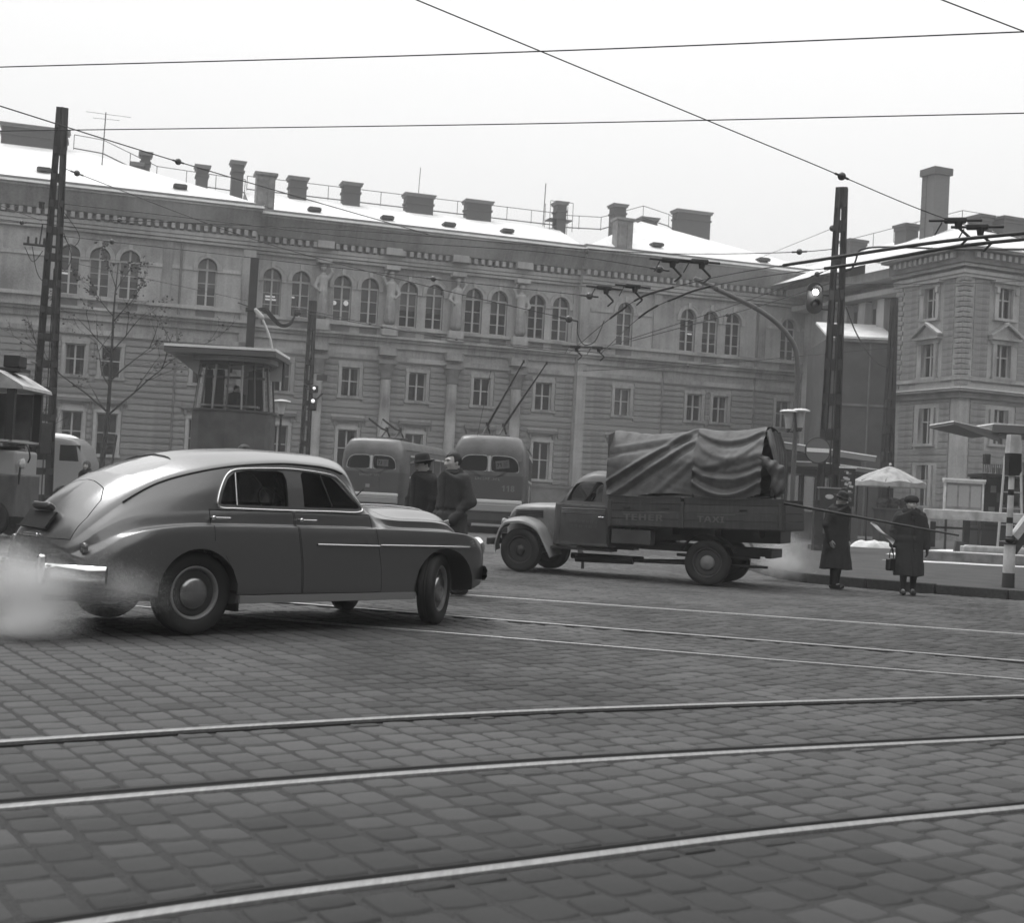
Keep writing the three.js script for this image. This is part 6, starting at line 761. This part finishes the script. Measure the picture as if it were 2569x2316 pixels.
for (const [x, l] of [[-.36, 'round basket of dark greens at the left end of the stall counter'], [.05, 'round basket of dark greens in the middle of the stall counter'], [.42, 'round basket of dark greens at the right end of the stall counter']]) { const T = thing('produce_basket', l, 'basket', [13.65 + x, 1.49, -47.15], 0, 'baskets on the stall'); put('basket', lathe([[.0, 0], [.14, 0], [.18, .16], [.17, .17], [.13, .03]], 16), mat(.12, .9, { map: 'fine', ms: 6 }), T); put('greens', nets([-.24, .1, -.24], [.24, .46, .24], .03, (a, b, c) => ellD(a, b, c, [0, .2, 0], [.19, .15, .19]) + .05 * vnoise(a * 14 + x * 9, b * 14, c * 14)), mat(.05, .9), T); }
{ const T = thing('market_pavilion', 'long low pavilion with two snow-edged flat roofs behind the sign', 'pavilion', [9.55, 0, -48.8], Math.atan2(8.4, 5.85)); const L = 10.4; put('upper_roof', [span(-.3, L, 3.5, 3.72, -4, .3)], mat(.1, .6), T); put('upper_snow', [span(-.3, L, 3.722, 3.76, -4, .34)], M.snow, T); put('lower_roof', [span(1.5, L, 2.9, 3.06, -.2, 1.3)], mat(.1, .6), T); put('lower_snow', [span(1.5, L, 3.062, 3.1, .35, 1.34)], M.snow, T); put('wall', [span(0, L - .3, .14, 3.5, -3.8, -.25)], mat(.07, .85, { map: 'streak', ms: .5 }), T); for (let i = 0; i < 6; i++) { const w = sub('window', T); put('pane', span(.5 + i * 1.6, 1.7 + i * 1.6, 1.2, 2.6, -.24, -.2), paneDark, w); put('frame', [span(.45 + i * 1.6, .5 + i * 1.6, 1.15, 2.65, -.24, -.16), span(1.7 + i * 1.6, 1.75 + i * 1.6, 1.15, 2.65, -.24, -.16), span(.45 + i * 1.6, 1.75 + i * 1.6, 2.6, 2.66, -.24, -.16)], mat(.14, .7), w); } for (let i = 0; i < 4; i++) put('post', bar([1.7 + i * 2.7, .14, 1.2], [1.7 + i * 2.7, 2.9, 1.2], .04), M.iron, T); }
/* ---------- people ---------- */
const skinM = new THREE.MeshStandardMaterial({ roughness: .55, vertexColors: true });
const headGeo = (() => { // face towards +z, origin at the skull's middle
  const f = (X, y, z) => { const x = Math.abs(X); let d = ellD(x, y, z, [0, .02, -.008], [.076, .1, .096]); d = smin(d, ellD(x, y, z, [0, -.05, .022], [.056, .068, .066]), .04); d = smin(d, ellD(x, y, z, [.03, -.012, .068], [.028, .024, .02]), .03); d = smin(d, capD(x, y, z, [0, .018, .088], [0, -.026, .108], .009, .015), .014); d = smin(d, ellD(x, y, z, [.011, -.03, .098], [.01, .008, .01]), .01); d = smin(d, ellD(x, y, z, [.03, .034, .08], [.034, .009, .014]), .02); d = smin(d, ellD(x, y, z, [0, -.062, .084], [.024, .011, .012]), .012); d = smin(d, ellD(x, y, z, [0, -.095, .068], [.024, .018, .02]), .025); d = smin(d, ellD(x, y, z, [.079, -.005, -.012], [.01, .03, .019]), .008); d = smin(d, capD(x, y, z, [0, -.06, -.02], [0, -.2, -.03], .055, .06), .03); const eye = ellD(x, y, z, [.031, .012, .094], [.017, .009, .014]); d = Math.max(d, -eye + .002); d = smin(d, ellD(x, y, z, [.031, .012, .08], [.015, .011, .013]), .003); return d; };
  const g = nets([-.11, -.21, -.125], [.11, .14, .135], .0065, f), p = g.attributes.position, c = [];
  for (let i = 0; i < p.count; i++) { const x = Math.abs(p.getX(i)), y = p.getY(i), z = p.getZ(i); let v = .5 + .03 * vnoise(x * 60, y * 60, z * 60); if (Math.hypot((x - .031) / .013, (y - .012) / .007) < 1 && z > .05) v = x - .031 < .006 && x - .031 > -.006 ? .02 : .3; if (Math.hypot((x - .032) / .026, (y - .036) / .007) < 1 && z > .06) v = .06; if (Math.abs(y + .064) < .004 && x < .026 && z > .06) v = .1; else if (Math.hypot(x / .026, (y + .064) / .012) < 1 && z > .07) v = .24; c.push(v, v * .98, v * .96); }
  g.setAttribute('color', new THREE.Float32BufferAttribute(c, 3)); return g;
})();
const handGeo = (() => { // wrist at the origin, fingers hang along -y and curl towards +z, thumb on +x
  const F = [[-.032, .068, .008], [-.011, .08, .0085], [.011, .076, .0085], [.031, .062, .0075]];
  const g = nets([-.07, -.2, -.04], [.08, .05, .09], .0058, (x, y, z) => { let d = capD(x, y, z, [0, .05, 0], [0, -.01, 0], .028, .027); d = smin(d, ellD(x, y, z, [0, -.05, .003], [.044, .05, .02]), .02); for (const [fx, L, r] of F) { const a = [fx, -.088, .002], b = [fx * 1.05, -.088 - L * .52, .012], c = [fx * 1.02, -.088 - L * .86, .034]; d = smin(d, Math.min(capD(x, y, z, a, b, r + .001, r), capD(x, y, z, b, c, r, r - .0015)), .006); } const t1 = [.036, -.03, .006], t2 = [.06, -.07, .02], t3 = [.056, -.1, .034]; d = smin(d, Math.min(capD(x, y, z, t1, t2, .013, .0105), capD(x, y, z, t2, t3, .0105, .009)), .012); return d; });
  const n = g.attributes.position.count; g.setAttribute('color', new THREE.Float32BufferAttribute(new Array(n * 3).fill(.42), 3)); return g;
})();
const orient = (g, from, to, twist = 0) => { const d = V(...to).sub(V(...from)).normalize(), q = new THREE.Quaternion().setFromUnitVectors(V(0, -1, 0), d); return g.clone().rotateY(twist).applyQuaternion(q).translate(...to); };
function person(label, x, z, yaw, h, o) {
  const T = thing('person', label, 'person', [x, o.y ?? 0, z], yaw), k = h / 1.75, S = (p) => p, cloth = mat(o.coat, .95, { map: 'cloth', ms: 2.2, bump: 'cloth', bs: 5, bd: .002 }), trousers = mat(o.legs ?? .03, .95, { map: 'cloth', ms: 3 }), leather = mat(.02, .45);
  const st = o.stride ?? .06, hip = [[-.09, .93, 0], [.09, .93, 0]], knee = [[-.1, .5, st * .8 + .02], [.1, .5, -st * .4 + .03]], ank = [[-.1, .09, st], [.1, .09, -st]];
  const sh = [[-.195, 1.395, -.01], [.195, 1.395, -.01]], el = o.elbow ?? [[-.27, 1.14, -.03], [.27, 1.14, -.03]], wr = o.wrist ?? [[-.25, .9, .08], [.25, .9, .08]], lean = o.lean ?? 0;
  const W = o.width ?? 1; const headC = [0, 1.61, .03 + lean];
  // body: one skin surface with head and hands
  const bare = nets([-.45, .0, -.3], [.45, 1.55, .4], .028, (a, b, c) => { let d = 9; for (const i of [0, 1]) { d = smin(d, capD(a, b, c, hip[i], knee[i], .075, .055), .04); d = smin(d, capD(a, b, c, knee[i], ank[i], .055, .035), .02); d = smin(d, capD(a, b, c, ank[i], [ank[i][0], .05, ank[i][2] + .12], .035, .03), .02); d = smin(d, capD(a, b, c, sh[i], el[i], .048, .04), .03); d = smin(d, capD(a, b, c, el[i], wr[i], .04, .028), .02); } d = smin(d, capD(a, b, c, [0, .95, 0], [0, 1.33, lean * .6], .09, .10), .06); return smin(d, capD(a, b, c, [0, 1.35, 0], [0, 1.53, .01 + lean], .07, .055), .05); });
  bare.setAttribute('color', new THREE.Float32BufferAttribute(new Array(bare.attributes.position.count * 3).fill(.46), 3));
  const hq = new THREE.Euler(o.nod ?? 0, o.look ?? 0, 0), head = headGeo.clone().applyMatrix4(new THREE.Matrix4().makeRotationFromEuler(hq)).translate(...headC);
  const hands = [0, 1].map((i) => { const g = handGeo.clone(); if (i === 0) g.scale(-1, 1, 1).setIndex([...g.index.array].reverse()); return orient(g, el[i], wr[i], o.twist ?? (i ? -1.3 : 1.3)); });
  const parts = [bare, head, ...(o.gloves ? [] : hands)].map((g) => { const n = g.toNonIndexed(); n.deleteAttribute('uv'); return n; }), bodyG = mergeGeometries(parts); bodyG.scale(k, k, k);
  put('body', bodyG, skinM, T);
  const add = (n, g, m) => put(n, g.scale(k, k, k), m, T);
  if (o.gloves) hands.forEach((g) => { g.deleteAttribute('color'); add('glove', g.toNonIndexed(), leather); });
  const hem = o.hem ?? .5, flare = o.flare ?? 1;
  add('coat', nets([-.5, hem - .05, -.4], [.5, 1.62, .48], .0165, (a, b, c) => {
    let d = 9; for (const i of [0, 1]) { d = smin(d, capD(a, b, c, sh[i], el[i], .082, .07), .03); d = smin(d, capD(a, b, c, el[i], [lerp(el[i][0], wr[i][0], .96), lerp(el[i][1], wr[i][1], .96), lerp(el[i][2], wr[i][2], .96)], .068, .056), .025); }
    d += .007 * vnoise(a * 10, b * 24, c * 10 + x) * (Math.abs(a) > .2 ? 1 : 0);
    const cz = lean * clamp((b - .9) / .5) * .8, torso = (() => { const t = clamp((b - .98) / .44), rx = lerp(.178, .205, t) * W, rz = lerp(.138, .14, t) * W; const e = Math.hypot(a / rx, (c - cz) / rz); return Math.max((e - 1) * .13, b - 1.515 + Math.abs(a) * .52, .96 - b); })();
    d = smin(d, torso, .05); d = smin(d, capD(a, b, c, [-.16, 1.405, cz], [.16, 1.405, cz], .062, .062), .06);
    const t = clamp((1.0 - b) / (1.0 - hem)), ang = Math.atan2(c, a), fold = 1 + .035 * t * Math.sin(ang * 7 + 1.3) + .02 * t * Math.sin(ang * 13 + b * 3), rx = lerp(.178, .23 * flare, t) * W * fold, rz = lerp(.14, .2 * flare, t) * W * fold, e = Math.hypot(a / rx, (c - .01 * t) / rz), skirt = Math.max((e - 1) * .13, b - 1.02, hem - b + .01 * Math.sin(ang * 3));
    d = smin(d, skirt, .03); d = smin(d, Math.max(Math.abs(Math.hypot(a / .085, (c - cz - .005) / .085) - 1) * .08 - .022, Math.abs(b - 1.475 - (c < 0 ? .02 : 0)) - .05), .02);
    if (c > 0) d += .012 * Math.exp(-(((a - .03) / .011) ** 2)) * (b < 1.42 ? 1 : 0);
    if (o.belt) d += .016 * Math.exp(-(((b - 1.02) / .022) ** 2)) ;
    return d + .011 * fbm(a * 8, b * 6, c * 8 + x, 3);
  }), cloth);
  add('trousers', nets([-.25, .03, -.3], [.25, .98, .35], .018, (a, b, c) => { let d = 9; for (const i of [0, 1]) { d = smin(d, capD(a, b, c, hip[i], knee[i], .1, .08), .02); d = smin(d, capD(a, b, c, knee[i], [ank[i][0], .1, ank[i][2]], .08, o.boots ? .045 : .075), .02); } return Math.max(d, .07 - b) + .008 * fbm(a * 12, b * 12, c * 12, 2); }), o.boots ? mat(.03, .8) : trousers);
  for (const i of [0, 1]) add('shoe', nets([-.2, -.005, -.32], [.2, .2, .36], .012, (a, b, c) => { const [X, , Z] = ank[i]; let d = capD(a, b, c, [X, .05, Z - .04], [X * 1.06, .042, Z + .15], .046, .04); d = smin(d, capD(a, b, c, [X, .1, Z - .02], [X, .06, Z], .048, .045), .02); return Math.max(d, -b + .002); }), leather);
  const onHead = (g) => g.applyMatrix4(new THREE.Matrix4().makeRotationFromEuler(hq)).translate(...headC);
  if (o.hair) add('hair', onHead(nets([-.12, -.1, -.14], [.12, .16, .13], .008, (a, b, c) => { const cap = ellD(a, b, c, [0, .03, -.014], [.086, .108, .106]); const lim = c > .02 ? .058 + .02 * Math.sin(a * 30) : c > -.03 ? .0 : -.06; return Math.max(cap + .004 * vnoise(a * 50, b * 20, c * 30), lim - b - (c < .02 ? 0 : 0)); })), mat(.022, .6, { bump: 'cloth', bs: 14, bd: .002 }));
  if (o.hat === 'fedora') { add('hat', onHead(merge([lathe([[.0, .155], [.04, .158], [.078, .145], [.09, .1], [.098, .045], [.1, .035], [.098, .03]], 28).scale(1, 1, 1.12), grid(40, 4, (u, v) => { const a = u * Math.PI * 2, r = lerp(.095, .155, v); return [Math.cos(a) * r, .036 + .022 * v * Math.abs(Math.cos(a)) - .008 * v * Math.sin(a), Math.sin(a) * r * 1.14]; }), grid(40, 2, (u, v) => { const a = u * Math.PI * 2, r = lerp(.155, .095, v); return [Math.cos(a) * r, .028 + .022 * (1 - v) * Math.abs(Math.cos(a)) - .008 * (1 - v) * Math.sin(a), Math.sin(a) * r * 1.14]; })])), mat(.028, .9, { map: 'cloth', ms: 4 })); add('hat_band', onHead(lathe([[.1, .036], [.1025, .04], [.1, .066], [.096, .068]], 28).scale(1, 1, 1.12)), mat(.06, .6)); }
  if (o.hat === 'beret') add('hat', onHead(nets([-.16, -.02, -.17], [.16, .19, .16], .01, (a, b, c) => smin(ellD(a, b, c, [0, .085, -.02], [.122, .07, .122]), ellD(a, b, c, [0, .05, -.01], [.096, .04, .112]), .04) + .004 * vnoise(a * 40, b * 40, c * 40))), mat(.012, .95, { bump: 'cloth', bs: 6, bd: .004 }));
  if (o.hat === 'scarf') add('headscarf', onHead(nets([-.15, -.24, -.17], [.15, .17, .16], .0095, (a, b, c) => { let d = ellD(a, b, c, [0, .015, -.02], [.1, .125, .12]); d = smin(d, ellD(a, b, c, [0, -.13, .02], [.075, .06, .075]), .06); const face = ellD(a, b, c, [0, -.02, .13], [.066, .085, .07]); return Math.max(d, -face) + .004 * vnoise(a * 20, b * 30, c * 20); })), mat(.09, .9, { map: 'cloth', ms: 5 }));
  if (o.scarf) add('scarf', nets([-.22, 1.34, -.2], [.22, 1.62, .26], .011, (a, b, c) => { let d = Math.hypot(Math.hypot(a, c - lean - .01) - (o.scarf === 'big' ? .1 : .08), b - (o.scarf === 'big' ? 1.465 : 1.475) + .1 * Math.max(0, c)) - (o.scarf === 'big' ? .068 : .048); if (o.scarf === 'big') d = smin(d, capD(a, b, c, [0, 1.46, .1 + lean], [.02, 1.36, .16 + lean * .8], .06, .05), .03); return d + .008 * vnoise(a * 30, b * 30, c * 30); }), mat(o.scarfTone ?? .02, .95, { bump: 'cloth', bs: 5, bd: .004 }));
  if (o.shirt) add('shirt_front', nets([-.09, 1.2, .0], [.09, 1.5, .2], .011, (a, b, c) => Math.max(Math.hypot(a / .2, (c - lean * .6) / .15) - 1, Math.abs(a) - (b - 1.2) * .28) * .1), mat(o.shirt, .9));
  if (o.buttons) for (const y of [.8, .98, 1.16]) add('button', new THREE.SphereGeometry(.014, 10, 8).translate(.06, y, .155 * W + (1 - y) * .08), leather);
  return T;
}
person('hatted man in dark overcoat behind the car bonnet', -1.14, -17.3, -.95, 1.76, { coat: .03, hat: 'fedora', look: .0, nod: .16, scarf: true, scarfTone: .05, width: 1.12, stride: .12, hem: .48, elbow: [[-.29, 1.16, .0], [.28, 1.14, -.02]], wrist: [[-.27, .93, .1], [.25, .9, .06]], hair: true });
person('bareheaded man in belted coat behind the car bonnet', -.72, -16.6, -.85, 1.8, { coat: .055, hair: true, look: -.12, scarf: true, scarfTone: .03, nod: .06, belt: true, stride: .14, hem: .5, elbow: [[-.27, 1.15, -.06], [.3, 1.14, -.04]], wrist: [[-.25, .9, .05], [.19, .9, .16]] , width: 1.14 });
person('hunched man in long coat and hat standing at the kerb', 5.47, -22.05, .75, 1.62, { coat: .03, hat: 'fedora', nod: .34, look: -.1, lean: .05, hem: .36, flare: 1.05, width: 1.3, stride: .05, elbow: [[-.31, 1.14, -.02], [.3, 1.14, -.02]], wrist: [[-.28, .88, .06], [.27, .88, .05]], scarf: true, hair: true, legs: .02 });
const lady = person('woman in long dark coat and beret stepping off the kerb', 6.5, -21.4, -.12, 1.60, { coat: .045, hat: 'beret', look: -.05, nod: .05, hem: .34, flare: .9, width: 1.28, stride: .1, scarf: 'big', scarfTone: .012, gloves: true, boots: true, elbow: [[-.28, 1.13, -.02], [.28, 1.13, -.02]], wrist: [[-.3, .86, .03], [.3, .84, .03]], hair: true, buttons: true });
{ const T = thing('handbag', 'black handbag hanging from the hand of the woman in the beret', 'handbag', [6.2, .36, -21.34], .9); put('bag', rbox(.26, .2, .1, .03, 0, .12, 0), mat(.012, .4), T); put('strap', tube([[-.09, .21, 0], [-.06, .33, 0], [0, .38, 0], [.06, .33, 0], [.09, .21, 0]], .009, 24, 6), mat(.012, .4), T); }
person('woman in headscarf and dark coat beside the left mast', -9.95, -31, -.5, 1.56, { coat: .025, hat: 'scarf', hem: .4, look: .5, width: 1.1 });
person('man mostly hidden behind the car roof, only his dark hair showing', -3.36, -16.6, -.6, 1.75, { coat: .03, hair: true });
person('attendant sitting at the desk inside the control booth', -8.72, -41.25, .5, 1.7, { y: 2.55, coat: .02, hair: true, hem: .9, look: .9 });
/* ---------- bare trees and exhaust ---------- */
function bareTree(label, x, z, h, forkY, spread, sd, leaves) {
  const T = thing('bare_tree', label, 'tree', [x, 0, z]), bark = mat(.05, .95, { map: 'streak', ms: 2, bump: 'fine', bs: 5, bd: .008 }); seed = sd;
  const limbs = [], twigs = [], tips = [];
  const trunk = [[0, 0, 0], [.06, forkY * .5, .02], [.14, forkY, 0], [.16, h * .6, .03], [.14, h * .82, 0], [.2, h, .02]];
  put('trunk', grid(10, 40, (u, v) => { const c = new THREE.CatmullRomCurve3(trunk.map((p) => V(...p))), p = c.getPoint(v), a = u * Math.PI * 2, r = lerp(.13 * h / 8.7, .012, Math.pow(v, .8)) * (1 + .08 * vnoise(Math.cos(a) * 3, v * 20, Math.sin(a) * 3)); return [p.x + Math.cos(a) * r, p.y, p.z + Math.sin(a) * r]; }), bark, T);
  const grow = (p, d, L, r, lvl) => { const pts = [p]; let q = V(...p), dir = d.clone(); for (let i = 0; i < 5; i++) { dir.add(V(rnd(-.16, .16), rnd(-.02, .12), rnd(-.16, .16))).normalize(); q = q.clone().addScaledVector(dir, L / 5); pts.push(q.toArray()); if (lvl < 3 && i > 0 && rnd() < (lvl === 0 ? .9 : .75)) { const s = dir.clone().applyAxisAngle(V(rnd(-1, 1), rnd(-.4, .4), rnd(-1, 1)).normalize(), rnd(.4, .9)); grow(q.toArray(), s, L * rnd(.38, .6), r * .5, lvl + 1); } }
    const c = new THREE.CatmullRomCurve3(pts.map((a) => V(...a))); const n = lvl === 0 ? 12 : lvl === 1 ? 6 : 4; (lvl === 0 ? limbs : twigs).push(grid(lvl ? 3 : 6, n, (u, v) => { const w = c.getPoint(v), a = u * Math.PI * 2, rr = lerp(r, r * .3, v); return [w.x + Math.cos(a) * rr, w.y + .2 * Math.sin(a) * rr, w.z + Math.sin(a) * rr]; })); if (lvl > 0) tips.push(...pts.slice(2)); };
  const B = [[forkY, 1, .75, 3.0], [forkY + .1, -1, .75, 3.2], [forkY + .05, -1, .5, 2.2], [h * .52, 1, .8, 2.2], [h * .5, -1, .9, 1.9], [h * .63, -1, 1.1, 1.7], [h * .64, 1, 1.0, 1.8], [h * .76, 1, 1.3, 1.6], [h * .78, -1, 1.3, 1.5], [h * .88, 1, 1.6, 1.1], [h * .9, -1, 1.7, 1.0]];
  for (const [y, s, up, L] of B) { const a = rnd(-.7, .7); grow([.15, y, 0], V(s * Math.cos(a), up, Math.sin(a)).normalize(), L * spread, .045 * h / 8.7 * (L / 2.4), 0); }
  for (const l of limbs) put('limb', l, bark, T); put('crown', twigs, bark, T);
  if (leaves) { const L = []; for (let i = 0; i < leaves; i++) { const t = tips[Math.floor(rnd(tips.length))], s = rnd(.04, .085); L.push(new THREE.PlaneGeometry(s, s * .8, 1, 1).rotateX(rnd(3)).rotateY(rnd(6)).translate(t[0] + rnd(-.08, .08), t[1] - s, t[2] + rnd(-.08, .08))); } const m = mat(.05, .9); m.side = THREE.DoubleSide; const o = put('withered_leaf', L, m, T); o.userData.kind = 'stuff'; }
  return T;
}
const tree1 = bareTree('bare young street tree with a few withered leaves, left of the booth', -14.0, -45, 8.5, 3.25, 1.0, 4242, 800);
{ const T = thing('tree_stake', 'wooden stake leaning at the foot of the bare street tree', 'stake', [-13.7, 0, -44.9]); put('pole', bar([-.05, 0, 0], [.22, 2.6, 0], .035), mat(.06, .9), T); }
bareTree('smaller bare tree in front of the snow-roofed van', -15.6, -42.6, 4.4, 2.3, .42, 991, 0);
function puff(label, blobs, count, size, name = 'exhaust_smoke') { // a cloud of tiny pale droplets, densest at the middle of each puff
  seed = 99 + count; const L = []; for (let i = 0; i < 26; i++) L.push(new THREE.TetrahedronGeometry(size * rnd(.6, 1.4), 0).rotateX(rnd(6)).rotateY(rnd(6)).translate(...[0, 0, 0].map(() => (rnd() + rnd() + rnd() - 1.5) * .07))); // one wisp of droplets
  const m = mat(.93, 1), im = new THREE.InstancedMesh(merge(L), m, count), d = new THREE.Object3D(), tot = blobs.reduce((a, b) => a + b[4], 0); im.name = numbered(name); im.castShadow = im.receiveShadow = true;
  for (let i = 0; i < count; i++) {
    let r = rnd(tot), k = 0; while (r > blobs[k][4]) { r -= blobs[k][4]; k++; }
    const [cx, cy, cz, R, , sy = 1, sx = 1] = blobs[k]; let x, y, z, q = 0;
    do { const G = () => (rnd() + rnd() + rnd() - 1.5); x = cx + G() * R * sx; y = cy + G() * R * sy; z = cz + G() * R; q++; } while (q < 14 && (y < .05 || fbm(x * 3.1, y * 3.1, z * 3.1, 3) < rnd(-.3, .2)));
    d.position.set(x, Math.max(.05, y), z); d.rotation.set(rnd(6), rnd(6), rnd(6)); d.updateMatrix(); im.setMatrixAt(i, d.matrix);
  }
  scene.add(im); return tag(im, label, 'smoke', null, 'stuff');
}
puff('white exhaust smoke billowing behind the car', [[-3.74, .34, -10.25, .40, 9, .85, .85], [-3.65, .14, -10.1, .36, 3, .45, 1], [-3.4, .48, -10.3, .26, 1.3, .8], [-3.05, .46, -10.35, .24, .7, .8], [-2.8, .4, -10.45, .2, .2]], 52000, .00078);
puff('thin exhaust haze at the kerb behind the truck', [[4.85, .3, -23.6, .5, 2, .6], [5.05, .6, -24.2, .45, 1, .7]], 9000, .0012);
renderer.render(scene, camera);
